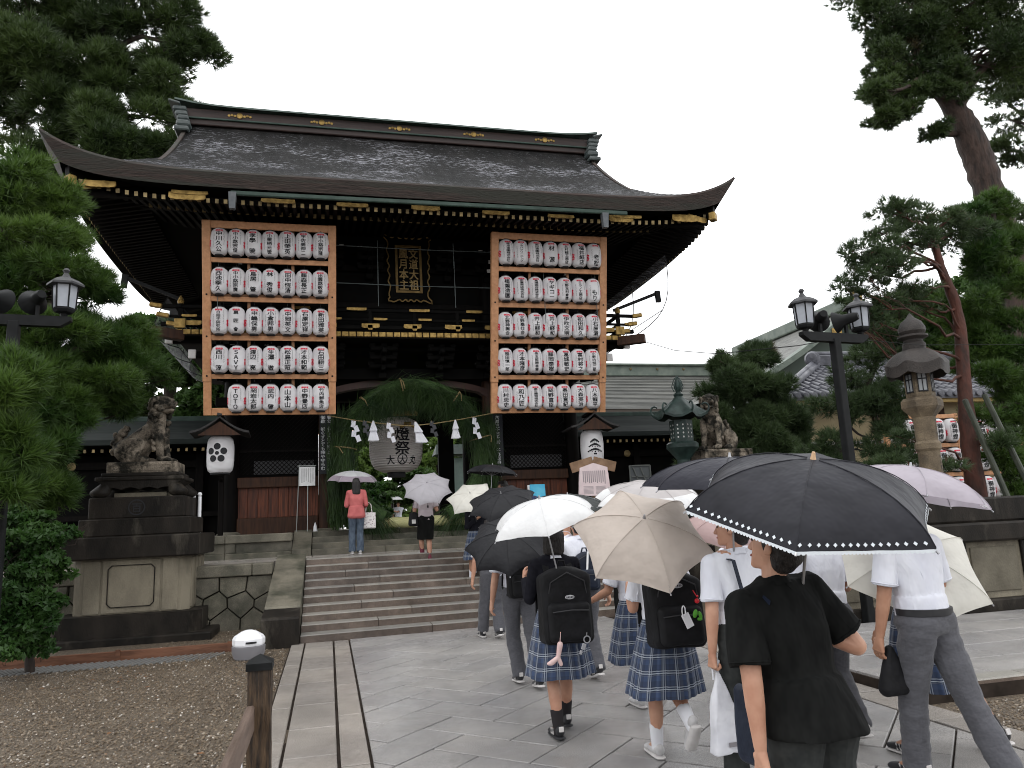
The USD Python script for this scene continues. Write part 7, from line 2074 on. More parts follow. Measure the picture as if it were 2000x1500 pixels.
    for k in (0, 1):
        d = elb[k] - sh[k]
        if sleeve == 'short':
            e = sh[k] + d * 0.80
            m_ = cut(hullb((sh[k], 0.062 * s * gw), (e + d * 0.15, 0.074 * s * gw)), -d, e)
            slv.append(m_)
        elif sleeve == 'long':
            slv += [cap2(sh[k], elb[k], 0.064 * s, 0.052 * s), cut(hullb((elb[k], 0.053 * s), (wri[k] + (wri[k] - elb[k]) * .1, 0.042 * s)), elb[k] - wri[k], wri[k])]
        else:
            slv.append(hullb((sh[k], 0.055 * s)))
    full = cut(union([body_top] + slv), (0, 0.10, -1), U(0, 0, 1.475))
    v, f = smooth_mesh(full, 0.024 * s, 4)
    v, f = folds(v, f, 0.011 * s, 8, seed)
    v, f = folds(v, f, 0.008 * s, 20, seed + 3, (1, 1, 0.35))
    tp = put('top', (v, f), top, body, smooth=50)
    if sleeve == 'short':
        mb = MB()
        for k in (0, 1):
            d = elb[k] - sh[k]; e = sh[k] + d * 0.755
            fr_ = frame_to(d)
            mb.tube([e + fr_ @ np.array([0.0725 * s * gw * math.cos(a), 0.0725 * s * gw * math.sin(a), 0]) for a in np.linspace(0, 2 * math.pi, 21)], 0.0035 * s, 5, caps=False)
        mb.build('sleeve_hem', top, tp, smooth=True)
    if collar:
        mb = MB(); mb.lathe([(0.068 * s, -0.01), (0.076 * s, -0.012), (0.066 * s, 0.03 * s), (0.060 * s, 0.03 * s)], nb + (0, 0.0, 0.0), 18, R=RL @ rotx(-0.15)); mb.build('collar', SHIRT if top is not BLACKC else BLACKC, tp, smooth=40)
    # ---- bottom
    if bottom == 'trousers':
        tk = 0.02 if tuck else 0.004
        pr = [hullb((Lw(-0.08, 0, 0.93), (s * (0.085 * gw + tk), s * (0.11 * gw + tk), s * 0.10)), (Lw(0.08, 0, 0.93), (s * (0.085 * gw + tk), s * (0.11 * gw + tk), s * 0.10)), (Lw(0, 0, 1.02), (s * (0.145 * gw + .012), s * (0.11 * gw + .01), s * 0.03)))]
        for k in (0, 1):
            d = ank[k] - knee[k]
            pr += [cap2(hips[k] + (0, -0.01 * s, -0.01), knee[k], 0.105 * s * gw, 0.078 * s), cut(hullb((knee[k], 0.078 * s), (ank[k] + d * 0.15, 0.082 * s)), -d, ank[k] + d * 0.06)]
        m_ = cut(union(pr), (0, 0, -1), Lw(0, 0, 1.015))
        v, f = smooth_mesh(m_, 0.026 * s, 3)
        v, f = folds(v, f, 0.012 * s, 7, seed + 1, (1, 1, 0.7)); v, f = folds(v, f, 0.009 * s, 18, seed + 2, (0.6, 0.6, 1.4))
        bt = put('trousers', (v, f), bottom_m, body, smooth=50)
        if belt:
            mb = MB(); mb.lathe([(1.0, -0.02), (1.015, -0.018), (1.015, 0.018), (1.0, 0.02)], sides=36)
            vv, ff = mb.arrays(); vv = vv * (s * (0.157 * gw + .012), s * (0.122 * gw + .012), s) + Lw(0, 0, 1.0)
            put('belt', (vv, ff), SHOEB, bt, smooth=30)
    elif bottom == 'skirt':
        na, nz, np_ = 168, 10, 24
        ks = [knee[0], knee[1]]
        ym = [min(k_[1] for k_ in ks), max(k_[1] for k_ in ks)]
        V, UV = [], []
        w0, wz = 0.135 * s * gw, 1.03 * s
        for i_ in range(nz):
            u = i_ / (nz - 1)
            z = wz + (hem * s - wz) * u
            for j_ in range(na + 1):
                a = 2 * math.pi * j_ / na
                pl = ((a * np_ / (2 * math.pi)) % 1.0)
                zig = (pl if pl < 0.8 else (1 - pl) * 4) - 0.4
                rx_ = (w0 + 0.03 * s) + (0.135 * s) * u ** 0.8 + zig * 0.022 * s * u
                ry_ = (w0 - 0.005 * s) + (0.125 * s + 0.5 * max(0, (ym[1] - ym[0]) - 0.12)) * u ** 0.8 + zig * 0.022 * s * u
                sway = 0.02 * s * u * math.sin(a * 3 + seed)
                V.append((px + math.sin(a) * (rx_ + sway), py + (ym[0] + ym[1] - 2 * py) * 0.5 * u * 0.7 + math.cos(a) * (ry_ + sway), z + 0.008 * s * u * math.sin(a * 5 + seed)))
                UV.append((a * 0.30 * s, (wz - z)))
        i_, j_ = np.meshgrid(np.arange(nz - 1), np.arange(na), indexing='ij')
        F_ = np.stack([i_ * (na + 1) + j_, i_ * (na + 1) + j_ + 1, (i_ + 1) * (na + 1) + j_ + 1, (i_ + 1) * (na + 1) + j_], -1).reshape(-1, 4)
        mb = MB(); mb.add(V, F_, uv=UV); bt = mb.build('skirt', PLAID, body, smooth=True)
    elif bottom == 'pencil':
        m_ = hullb((Lw(-0.08, 0, 0.92), (s * 0.10, s * 0.125, s * 0.10)), (Lw(0.08, 0, 0.92), (s * 0.10, s * 0.125, s * 0.10)), (Lw(0, 0, 1.03), (s * 0.14, s * 0.11, s * 0.03)))
        m2 = cut(hullb((Lw(-0.07, 0, 0.90), (s * 0.11, s * 0.125, s * 0.10)), (Lw(0.07, 0, 0.90), (s * 0.11, s * 0.125, s * 0.10)), (knee[0] - (0, 0, .06), 0.085 * s), (knee[1] - (0, 0, .06), 0.085 * s)), (0, 0, 1), (0, 0, hem * s))
        v, f = smooth_mesh(cut(union([m_, m2]), (0, 0, -1), Lw(0, 0, 1.03)), 0.025, 2)
        v, f = folds(v, f, 0.006, 9, seed)
        put('skirt', (v, f), bottom_m, body, smooth=50)
    # ---- socks and shoes
    for k in (0, 1):
        fx, fy, lf, pt = feet[k]
        if sock is not None:
            d = knee[k] - ank[k]; d = d / np.linalg.norm(d)
            m_ = cut(hullb((ank[k] - d * 0.03, 0.043 * s), (ank[k] + d * sock_h * 0.6 * s, 0.046 * s), (ank[k] + d * sock_h * 1.3 * s, 0.056 * s)), -d, ank[k] + d * sock_h * s)
            v, f = smooth_mesh(m_, 0.02 * s, 1); put('sock', (v, f), sock, body, smooth=40)
        Rf = rotx(-pt)
        toe = np.array([fx, fy, lf]) + np.array([0, 0.16 * s, 0.0])
        F_ = lambda *p: toe + Rf @ (np.array(p, float) - (0, 0.16, 0.0)) * s
        sp = [hullb((F_(0, -0.065, 0.065), (0.036 * s, 0.036 * s, 0.045 * s)), (F_(0, 0.05, 0.055), (0.042 * s, 0.06 * s, 0.03 * s))), hullb((F_(0, 0.05, 0.05), (0.044 * s, 0.06 * s, 0.032 * s)), (F_(0.004 * (k * 2 - 1), 0.145, 0.04), (0.042 * s, 0.042 * s, 0.022 * s)))]
        v, f = smooth_mesh(union(sp), 0.018 * s, 3); sh_ = put('shoe', (v, f), shoe, body, smooth=50)
        so = hullb((F_(0, -0.07, 0.014), (0.042 * s, 0.038 * s, 0.014 * s)), (F_(0.0, 0.06, 0.012), (0.046 * s, 0.05 * s, 0.012 * s)), (F_(0.004 * (k * 2 - 1), 0.15, 0.016), (0.044 * s, 0.046 * s, 0.012 * s)))
        v, f = smooth_mesh(so, 0.03 * s, 1); put('sole', (v, f), sole or SHOEB, sh_, smooth=40)
        if shoe is SHOEB and sole is not None:
            mb = MB()
            mb.box(F_(0, -0.102, 0.085), (0.04 * s, 0.012 * s, 0.04 * s), Rf, 0.005); mb.build('heel_tab', SOLE, sh_)
            mb = MB()
            for q in (-1, 1):
                for j_ in range(3):
                    mb.bar(F_(q * 0.043, -0.0 + 0.03 * j_, 0.03), F_(q * 0.036, 0.02 + 0.03 * j_, 0.075), 0.006 * s, 0.008 * s)
            mb.build('side_stripe', SOLE, sh_)
    P_ = Person()
    P_.t, P_.loc, P_.R, P_.sh, P_.wri, P_.U, P_.s, P_.hips, P_.elb = t, np.asarray(loc, float), rotz(yaw), sh, wri, U, s, hips, elb
    P_.yaw, P_.lean = yaw, lean
    P_.w = lambda p: P_.loc + P_.R @ np.asarray(p, float)
    return P_


def local(loc, yaw, p):
    return rotz(-yaw) @ (np.asarray(p, float) - np.asarray(loc, float))


# ------------------------------------------------------------------ umbrellas
_cloth = {}


def cloth(name, c, transl=0.25, rough=0.55, c2=None):
    if name not in _cloth:
        _cloth[name] = mat('umbrella_' + name, c, c2 or tuple(x * 0.9 for x in c), 6, rough, bump=0.45, bscale=7, transl=transl, bdist=0.05, spec=0.2, coords='obj')
    return _cloth[name]


STEEL = mat('umbrella_steel', (0.3, 0.3, 0.31), None, 5, 0.35, metallic=0.8)


def umbrella(label, apex, R, tilt, cm, n=8, deep=0.36, spin=0.2, shaft=0.55, border=None, band=0.16, handle=None, trim=None, tipm=None, sag=0.10, strap=None, dots_m=None):
    """apex: top of the canopy in the world; tilt = (to the viewer's right, towards the viewer): the axis leans that way"""
    ax = np.array([0, 0, 1.0]) + VIEW_R * tilt[0] + VIEW_B * tilt[1]
    ax /= np.linalg.norm(ax)
    Fm = frame_to(ax, (0.0, 1.0, 0.0))
    H = shaft + deep * R
    foot = np.asarray(apex) - ax * H
    t = thing('umbrella', label, 'umbrella', foot)
    L = lambda p: Fm @ np.asarray(p, float) + ax * H

    def canopy(u, a):
        k = (a - spin) / (2 * math.pi / n)
        fr = k - math.floor(k)
        edge = math.sin(math.pi * fr)
        r0 = R * math.sin(u * 1.25) / math.sin(1.25)
        c0, c1 = math.cos(math.pi / n), math.cos((fr - 0.5) * 2 * math.pi / n)
        r = r0 * (c0 / c1)
        r *= 1 - sag * edge * u ** 3
        z = -deep * R * (1 - math.cos(u * 1.25)) / (1 - math.cos(1.25))
        z += deep * R * 0.16 * edge * u ** 2 * (1 - 0.55 * u) * -1.0 + sag * 0.35 * R * edge * u ** 4
        return np.array([r * math.cos(a), r * math.sin(a), z])

    nu, na = 12, n * 8
    P = np.array([[canopy(u, spin + 2 * math.pi * j / na) for j in range(na)] for u in np.linspace(0.02, 1, nu)])
    P[:, :, 2] += (meshkit.fbm(P * 14 / max(R, .3) * .4 + np.asarray(apex), 2, 5) - 0.5) * 0.012
    i, j = np.meshgrid(np.arange(nu - 1), np.arange(na), indexing='ij')
    Q = np.stack([i * na + j, (i + 1) * na + j, (i + 1) * na + (j + 1) % na, i * na + (j + 1) % na], -1)
    Wp = P.reshape(-1, 3) @ Fm.T + ax * H
    cut_ = nu - 1
    if border is not None:
        cut_ = int((nu - 1) * (1 - band))
    # each panel is cut and sewn on its own, so the seams over the ribs stay crisp
    Wg = Wp.reshape(nu, na, 3)
    mb, mbb = MB(), MB()
    for k in range(n):
        cols = [(k * 8 + c) % na for c in range(9)]
        G_ = Wg[:, cols]
        ii, jj = np.meshgrid(np.arange(nu - 1), np.arange(8), indexing='ij')
        q_ = np.stack([ii * 9 + jj, (ii + 1) * 9 + jj, (ii + 1) * 9 + jj + 1, ii * 9 + jj + 1], -1)
        mb.add(G_.reshape(-1, 3), q_[:cut_].reshape(-1, 4))
        if border is not None:
            mbb.add(G_.reshape(-1, 3), q_[cut_:].reshape(-1, 4))
    e = np.arange(na); mb.add(np.vstack([Wp[:na], L((0, 0, 0.002))]), np.stack([np.full(na, na), e, (e + 1) % na], 1))
    can = mb.build('canopy', cm, t, smooth=True)
    if border is not None:
        mbb.build('border', border, can, smooth=True)
    mb = MB()
    for k in range(n):
        a = spin + 2 * math.pi * k / n
        mb.tube([L(canopy(u, a) - (0, 0, 0.006)) for u in np.linspace(0.03, 1.0, 9)], 0.0028, 4)
        mb.tube([L((0, 0, -deep * R - 0.04)), L(canopy(0.5, a) - (0, 0, .008))], 0.0025, 4)
    mb.build('ribs', STEEL, t)
    mb = MB()
    for k in range(n):
        a = spin + 2 * math.pi * k / n
        p = canopy(1, a); mb.tube([L(p - (0, 0, .004)), L(p * (1.02, 1.02, 1) - (0, 0, .012))], 0.0045, 5)
    mb.build('rib_tips', STEEL, t)
    mb = MB(); mb.tube([L((0, 0, -H + 0.10)), L((0, 0, 0.0))], 0.006, 6); mb.build('shaft', STEEL, t)
    mb = MB(); mb.tube([L((0, 0, 0.0)), L((0, 0, 0.012)), L((0, 0, 0.03))], [0.012, 0.009, 0.006], 8); mb.build('ferrule', tipm or STEEL, t)
    mb = MB(); mb.tube([L((0, 0, -H + z)) for z in (0.0, 0.02, 0.10, 0.115)], [0.010, 0.015, 0.014, 0.009], 10); mb.build('handle', handle or SHOEB, t, smooth=True)
    mb = MB()
    for k in range(n):
        a = spin + 2 * math.pi * k / n
        mb.tube([L(canopy(u, a) + (0, 0, 0.0025)) for u in np.linspace(0.04, 0.99, 10)], 0.0022, 4)
    mb.build('seams', cm, can, kind='stuff')
    if strap is not None:
        a = spin + 2 * math.pi * (strap + 0.5) / n
        p = L(canopy(1, a)); mb = MB(); mb.bar(p, p - np.array([0.01, 0, 0.15]), 0.022, 0.003, up=tuple(VIEW_R)); mb.build('strap', cm, can)
    if trim is not None:
        # scalloped white lace along the hem and a row of eyelets above it
        mb, md = MB(), MB()
        m = n * 32
        for q in range(m):
            a0, a1 = spin + 2 * math.pi * q / m, spin + 2 * math.pi * (q + 1) / m
            p0, p1 = canopy(1, a0), canopy(1, a1)
            am = (a0 + a1) / 2
            drop = lambda p, k: L(p * (1 + k * 0.1, 1 + k * 0.1, 1) - (0, 0, k * R))
            v = [drop(p0, 0), drop(p0, 0.016), drop(canopy(1, a0 + (a1 - a0) * .3), 0.026), drop(canopy(1, a0 + (a1 - a0) * .7), 0.026), drop(p1, 0.016), drop(p1, 0)]
            mb.add(v, [[0, 1, 5], [1, 4, 5], [1, 2, 4], [2, 3, 4]])
            if q % 2 == 0:
                c_ = canopy(0.945, am); e_ = 0.0082
                du = canopy(0.965, am) - c_; du = du / np.linalg.norm(du); dv = canopy(0.945, am + .02) - c_; dv = dv / np.linalg.norm(dv)
                up_ = np.cross(du, dv); up_ = up_ / np.linalg.norm(up_) * 0.003
                if up_[2] < 0:
                    up_ = -up_
                c2 = c_ + up_
                for d1, d2 in ((du, dv),):
                    md.add([L(c2 - d1 * e_), L(c2 + d2 * e_ * .45 - d1 * e_ * .3), L(c2 + d2 * e_), L(c2 + d2 * e_ * .4 + d1 * e_ * .3), L(c2 + d1 * e_), L(c2 - d2 * e_ * .4 + d1 * e_ * .3), L(c2 - d2 * e_), L(c2 - d2 * e_ * .4 - d1 * e_ * .3)], [[0, 1, 2], [0, 2, 4], [2, 3, 4], [4, 5, 6], [4, 6, 0], [6, 7, 0]])
        mb.build('lace_hem', trim, can); md.build('eyelets', trim, can)
    if dots_m is not None:
        md = MB(); rr = random.Random(4)
        for q in range(90):
            u, a = math.sqrt(rr.uniform(.1, .95)), rr.uniform(0, 6.28)
            c_ = canopy(u, a) + (0, 0, .004); e_ = .012
            md.add([L(c_ + (e_, 0, 0)), L(c_ + (0, e_, 0)), L(c_ - (e_, 0, 0)), L(c_ - (0, e_, 0))], [[0, 1, 2, 3]])
        md.build('printed_flowers', dots_m, can)
    return foot, ax


def backpack(label, P_, w=0.30, hgt=0.44, d=0.16, zc=1.16, m_=BAGB, badge=True, charms=None, straps=True, x=0.0, rot=0.0, cat='backpack'):
    base = P_.U(x, -0.12 - d * 0.5 / P_.s - 0.0, zc)
    t = thing('backpack', label, cat, P_.w(base), rz=P_.yaw, rx=-P_.lean + rot)
    pts = np.array([[a * (w / 2 - .05), b * (d / 2 - .03), c] for a in (-1, 1) for b in (-1, 1) for c in (-hgt / 2 + .05, hgt / 2 - .1)])
    m1 = hullb(*[((p[0], p[1], p[2]), (0.05, 0.03, 0.05)) for p in pts], ((0, 0.0, hgt / 2 - .05), (w * 0.36, d / 2 - .01, .05)))
    m2 = hullb(*[((a * (w / 2 - .07), -d / 2 - .01, c), (0.04, 0.035, 0.04)) for a in (-1, 1) for c in (-hgt / 2 + .06, -0.02)])
    v, f = smooth_mesh(m1, 0.03, 2); v, f = folds(v, f, 0.008, 9, 3)
    b = put('bag', (v, f), m_, t, smooth=50)
    v, f = smooth_mesh(m2, 0.03, 2); v, f = folds(v, f, 0.005, 12, 5)
    put('front_pocket', (v, f), m_, t, smooth=50)
    mb = MB()
    mb.tube([(-w * .36, -d / 2 - .055, -0.045), (0, -d / 2 - .062, -0.035), (w * .36, -d / 2 - .055, -.045)], 0.004, 5)
    mb.tube([(-w * .40, -d / 2 * .9, 0.05), (-w * .34, -d / 2 - .012, hgt * .30), (0, -d / 2 - .012, hgt * .42), (w * .34, -d / 2 - .012, hgt * .30), (w * .40, -d / 2 * .9, 0.05)], 0.0045, 5)
    mb.build('zip', mat('zip_black', (0.03, 0.03, 0.032), None, 5, 0.4), t)
    mb = MB(); mb.tube([(-.035, d * .2, hgt / 2 - .01), (-.02, d * .1, hgt / 2 + .04), (.02, d * .1, hgt / 2 + .04), (.035, d * .2, hgt / 2 - .01)], 0.009, 6); mb.build('grab_loop', m_, t)
    if badge:
        mb = MB(); mb.lathe([(.001, 0), (1, 0), (.94, .2), (.001, .25)], sides=20)
        vv, ff = mb.arrays(); vv = vv * (0.038, 0.016, 0.012)
        put('badge', (vv @ RX90.T + (0, -d / 2 - (.012 if badge == 'top' else .045), 0.06 if badge != 'top' else hgt * .30), ff), mat('silver_badge', (0.3, 0.3, 0.32), (0.5, 0.5, 0.52), 60, 0.4), t, smooth=30)
        mb = MB()
        for q in range(5):
            mb.box((-.024 + .012 * q, -d / 2 - (.0165 if badge == 'top' else .0495), .06 if badge != 'top' else hgt * .30), (.006, .002, .013))
        mb.build('badge_mark', INK, t)
    if straps:
        mb = MB()
        for s in (-1, 1):
            q = [(s * .09, d * .45, hgt / 2 - .08), (s * .10, d * .45 + .06, hgt / 2 + .02), (s * .115, d * .45 + .17, hgt / 2 - .02), (s * .125, d * .45 + .22, hgt / 2 - .16), (s * .15, d * .45 + .16, -hgt * .2), (s * .13, d * .45 + .02, -hgt * .40)]
            q = np.array(q)
            for a_, c_ in zip(q[:-1], q[1:]):
                mb.bar(a_, c_, 0.05, 0.012, 0.004, up=(1, 0, 0) if False else (0, 1, .3))
        mb.build('strap', m_, t)
    return t, base
# ------------------------------------------------------------------ the crowd, nearest last
def under(px, py, D, z=0.0):
    p = at_d(px, py, D)
    return np.array([p[0], p[1], z])


UW = cloth('white', (0.66, 0.66, 0.67), 0.35)
UWS = cloth('bright_white', (0.74, 0.74, 0.74), 0.3)
UG = cloth('silver_grey', (0.48, 0.46, 0.49), 0.4)
UB = cloth('black', (0.009, 0.009, 0.011), 0.04)
UDN = cloth('dark_slate', (0.013, 0.013, 0.020), 0.05)
UBE = cloth('beige', (0.50, 0.435, 0.385), 0.3)
ULI = cloth('lilac', (0.40, 0.362, 0.405), 0.3)
UPK = cloth('pink', (0.5, 0.36, 0.35), 0.3)
UIV = cloth('ivory', (0.66, 0.64, 0.58), 0.3)
UDG = cloth('dark_green_grey', (0.03, 0.034, 0.033), 0.05)
UNV = cloth('navy', (0.015, 0.022, 0.06), 0.05)
ULB = cloth('lilac_band', (0.36, 0.30, 0.35), 0.3)
PEACH = mat('peach_tip', (0.5, 0.33, 0.2), None, 5, 0.5)
LACE = mat('white_lace', (0.62, 0.66, 0.7), None, 5, 0.8)


def hold(P_loc, yaw, foot, off=(0, 0, 0.05)):
    return local(P_loc, yaw, np.asarray(foot) + np.asarray(off))


# far man in white beyond the gate
loc = under(778, 1000, 34, 1.0)
f_, a_ = umbrella('small white umbrella of the far man seen through the gate', at_d(768, 969, 33.8), 0.47, (0.0, 0.05), UW, 8)
person('man in a white shirt standing far beyond the gate, facing this way', loc, 1.68, math.pi, 0.0, hands=(hold(loc, math.pi, f_), (0.25, 0, 0.8)), collar=True, seed=3)

# woman in pink
loc = np.array([0.58, 16.65, 1.1])
f_, a_ = umbrella('white umbrella with a lilac border over the woman in pink', at_d(690, 920, 17.1), 0.56, (0.08, 0.10), UW, 8, 0.40, border=ULB, band=0.30)
P1 = person('woman in a coral pink top and jeans on the landing, with a patterned tote bag', loc, 1.58, 0.05, 0.03, ((-0.09, 0.02, 0, 0), (0.07, -0.03, 0, 0)), ((-0.17, 0.24, 1.08), (0.20, 0.20, 1.0)), top=PINKC, sleeve='long', bottom_m=JEAN, shoe=SHOEW, sole=SOLE, hair='long', female=True, tuck=False, hem_top=0.80, collar=False, seed=4, grip=(1.0, 1.0))
t = thing('tote_bag', 'white patterned tote bag on the arm of the woman in pink', 'tote bag', P1.w((0.27, 0.10, 0.52)))
TOTE = usdkit.material(stage, '/World/Looks/patterned_tote', {'tc': ('texture_coordinate', {}), 'v': ('voronoi_texture', {'scale': 26}), 'r': ('rgb_ramp', {'ramp': [(0.0, (0.10, 0.08, 0.10)), (0.24, (0.25, 0.18, 0.2)), (0.34, (0.6, 0.57, 0.56)), (1, (0.66, 0.63, 0.61))]}), 'p': ('principled_bsdf', {'roughness': 0.8})},
                       [('tc.object', 'v.vector'), ('v.distance', 'r.fac'), ('r.color', 'p.base_color')], surface='p.BSDF')
v, f = smooth_mesh(hullb(((-.12, 0, 0.03), (.03, .05, .03)), ((.12, 0, 0.03), (.03, .05, .03)), ((-.14, 0, .33), (.01, .02, .01)), ((.14, 0, .33), (.01, .02, .01))), 0.03, 1)
v, f = folds(v, f, 0.01, 8, 2)
put('bag', (v, f), TOTE, t, smooth=50)
mb = MB()
for y in (-.02, .02):
    mb.tube([(-.07, y, .32), (-.05, y, .50), (0, y, .56), (.05, y, .50), (.07, y, .32)], 0.010, 6)
mb.build('handles', TOTE, t, smooth=True)

# woman in the grey blouse, climbing
loc = under(833, 1060, 15.05, 0.88)
f_, a_ = umbrella('pale grey umbrella tipped back over the woman climbing the steps', at_d(834, 943, 14.75), 0.50, (0.10, 0.95), UG, 8, 0.30, spin=0.3)
P2 = person('woman in a pale blouse, black pencil skirt and maroon boots climbing the steps', loc, 1.62, 0.02, 0.08, ((-0.05, 0.28, 0.11, 0), (0.05, -0.04, 0, 0.15)), ((-0.20, 0.26, 1.14), (0.24, 0.20, 1.10)), top=LILACC, bottom='pencil', bottom_m=BLACKC, hem=0.50, shoe=MAROON, sole=SHOEB, sock=MAROON, sock_h=0.22, hair='bob', female=True, collar=False, seed=6)
t = thing('handbag', 'small black handbag at the side of the woman in the pale blouse', 'handbag', P2.w((-0.25, -0.02, 0.80)))
v, f = smooth_mesh(hullb(((-.06, 0, 0), .05), ((.06, 0, 0), .05), ((0, 0, .2), (.08, .04, .03))), 0.03, 1); put('bag', (v, f), BAGB, t, smooth=50)
MB().box((0, -.06, .04), (.08, .02, .08), None, .008).build('white_pouch', OFFWHITE, t)
mb = MB(); mb.tube([(-.05, 0, .2), (0.03, 0, .5), (.08, 0.03, .72)], .008, 5); mb.build('strap', BAGB, t)

# man with crossed straps, higher on the steps
loc = np.array([at_d(985, 1000, 14.6)[0], at_d(985, 1000, 14.6)[1], 0.66])
f_, a_ = umbrella('flat black umbrella above the man who looks left near the top of the steps', at_d(962, 908, 14.4), 0.50, (0.10, -0.02), UB, 8, 0.34)
P4 = person('man in a white shirt with dark straps looking left near the top of the steps', loc, 1.74, 0.0, 0.05, ((-0.10, 0.25, 0.11, 0), (0.10, -0.06, 0, 0.2)), (hold(loc, 0, f_), (0.26, 0.05, 0.85)), head=(1.15, -0.1), hair='short', seed=8)
backpack('black backpack on the man near the top of the steps', P4, badge=False, zc=1.10)
# girl under the white hexagonal umbrella
loc = under(932, 1060, 14.0, 0.55)
f_, a_ = umbrella('white umbrella of six panels tipped towards the viewer, left of the black one', at_d(918, 963, 13.6), 0.47, (-0.15, 0.85), UIV, 6, 0.28, spin=0.5)
person('girl in a dark cardigan and tartan skirt half hidden on the steps', loc, 1.57, 0.0, 0.06, ((-0.10, 0.20, 0.0, 0), (0.08, -0.05, 0, 0.2)), (hold(loc, 0, f_), (0.2, 0.2, 1.0)), top=NAVYC, sleeve='long', bottom='skirt', hem=0.47, sock=SOCKW, shoe=SHOEB, sole=SOLE, hair='bob', female=True, seed=9)
# girl under the navy floral umbrella
loc = under(1030, 1060, 13.4, 0.44)
f_, a_ = umbrella('navy umbrella printed with little white flowers, peeping out behind the black ones', at_d(1022, 967, 13.2), 0.48, (0.1, 0.25), UNV, 8, 0.34, dots_m=LACE)
person('girl in a white blouse hidden under the navy flowered umbrella', loc, 1.55, 0.0, 0.05, hands=(hold(loc, 0, f_), (0.2, 0.1, 0.9)), bottom='skirt', sock=SOCKW, hair='bob', female=True, seed=10)
# child-like figure in black at the foot of the steps
loc = under(1222, 1100, 11.4, 0.0)
f_, a_ = umbrella('dark grey-green umbrella behind the bright white one', at_d(1108, 966, 9.3), 0.55, (0.05, 0.15), UDG, 8, 0.30)
P16 = person('person in black standing at the foot of the steps, seen between two umbrellas', under(1216, 1100, 11.6), 1.58, 0.1, 0.05, ((-0.06, 0.1, 0, 0), (0.08, -0.1, 0, 0.2)), ((-0.16, 0.25, 0.98), (0.2, 0.2, 1.0)), top=BLACKC, sleeve='short', bottom_m=BLACKC, collar=False, hair='bob', female=True, seed=11)
t = thing('pouch', 'small pink and black pouch beside the person in black at the foot of the steps', 'pouch', P16.w((-0.22, -.05, 0.78)))
v, f = smooth_mesh(hullb(((-.05, 0, 0), .045), ((.05, 0, 0), .045), ((0, 0, .10), .03)), 0.03, 1); put('bag', (v, f), PINKC, t, smooth=50)

# boy on the left in grey trousers
loc = under(962, 1150, 10.95)
f_, a_ = umbrella('black umbrella of the boy at the foot of the steps, behind the nearer black one', at_d(978, 964, 10.4), 0.50, (-0.12, 0.55), UB, 8, 0.32, spin=0.1)
P5 = person('boy in grey trousers at the foot of the steps, left arm hanging', loc, 1.68, 0.05, 0.06, ((-0.10, 0.28, 0, 0), (0.07, -0.06, 0, 0.25)), ((-0.30, 0.0, 0.80), hold(loc, 0.05, f_)), seed=12, shoe=SHOEB, sole=SOLE, tuck=True)
# boy with the black backpack
loc = under(1015, 1200, 7.9)
f_, a_ = umbrella('near black umbrella tipped back, covering the boy with the black backpack', at_d(990, 1036, 7.5), 0.47, (-0.20, 0.80), UB, 8, 0.36, spin=0.35)
P6 = person('boy in grey trousers with a black backpack, under the black umbrella', loc, 1.66, 0.0, 0.08, ((-0.02, 0.05, 0, 0.1), (0.10, -0.30, 0, 0.15)), ((-0.29, 0.03, 0.80), (0.2, 0.3, 1.0)), seed=13, shoe=SHOEB, sole=SOLE)
backpack('black backpack of the boy under the near black umbrella', P6, w=0.32, hgt=0.42, zc=1.10, badge=False)
t = thing('green_charm', 'tiny green charm on the backpack under the near black umbrella', 'key charm', P6.w(P6.U(0.05, -0.33, 1.12)))
mb = MB(); mb.ball((0, 0, 0), (.014, .01, .02)); mb.ball((0, 0, -.04), (.018, .012, .022)); mb.tube([(0, 0, .02), (0, 0, .06)], .003, 5); mb.build('charm', mat('lime_plastic', (0.12, 0.4, 0.05), None, 5, 0.3, transl=0.3), t, smooth=True)
# boy with drawstring bag
loc = under(1140, 1200, 8.0)
P8 = person('boy in a white shirt with a navy drawstring bag, right arm hanging', loc, 1.70, 0.02, 0.06, ((-0.10, 0.22, 0, 0), (0.08, -0.14, 0, 0.3)), (hold(loc, 0.02, f_ * 0 + at_d(1108, 1010, 8.4)), (0.31, 0.02, 0.80)), seed=14, shoe=SHOEB, sole=SOLE)
t, b_ = backpack('navy drawstring bag with a white cord on the boy in the white shirt', P8, w=0.28, hgt=0.40, d=0.10, zc=1.10, m_=BAGN, badge=False, cat='drawstring bag')
mb = MB(); mb.bar((-.02, -.075, -.02), (.01, -.07, .20), .02, .004, up=(0, 1, 0)); mb.build('white_tape', WHITEPAINT, t)

# girl behind the beige umbrella
loc = under(1248, 1250, 6.55)
f_, a_ = umbrella('pale grey and white umbrella behind the beige one', at_d(1268, 941, 6.2), 0.47, (0.02, 0.22), cloth('pale_grey', (0.50, 0.47, 0.465), 0.35), 8, 0.34, border=UWS, band=0.30, spin=0.1)
P9 = person('girl in a tartan skirt and grey trainers behind the beige umbrella, left arm reaching out', loc, 1.56, 0.1, 0.06, ((0.02, -0.34, 0.05, 0.75), (0.08, 0.22, 0, 0)), ((-0.33, 0.24, 0.93), hold(loc, 0.1, f_)), bottom='skirt', hem=0.47, shoe=SHOEW, sole=SOLE, sock=SOCKW, sock_h=0.13, hair='bob', female=True, seed=15, skin=SKIN2)

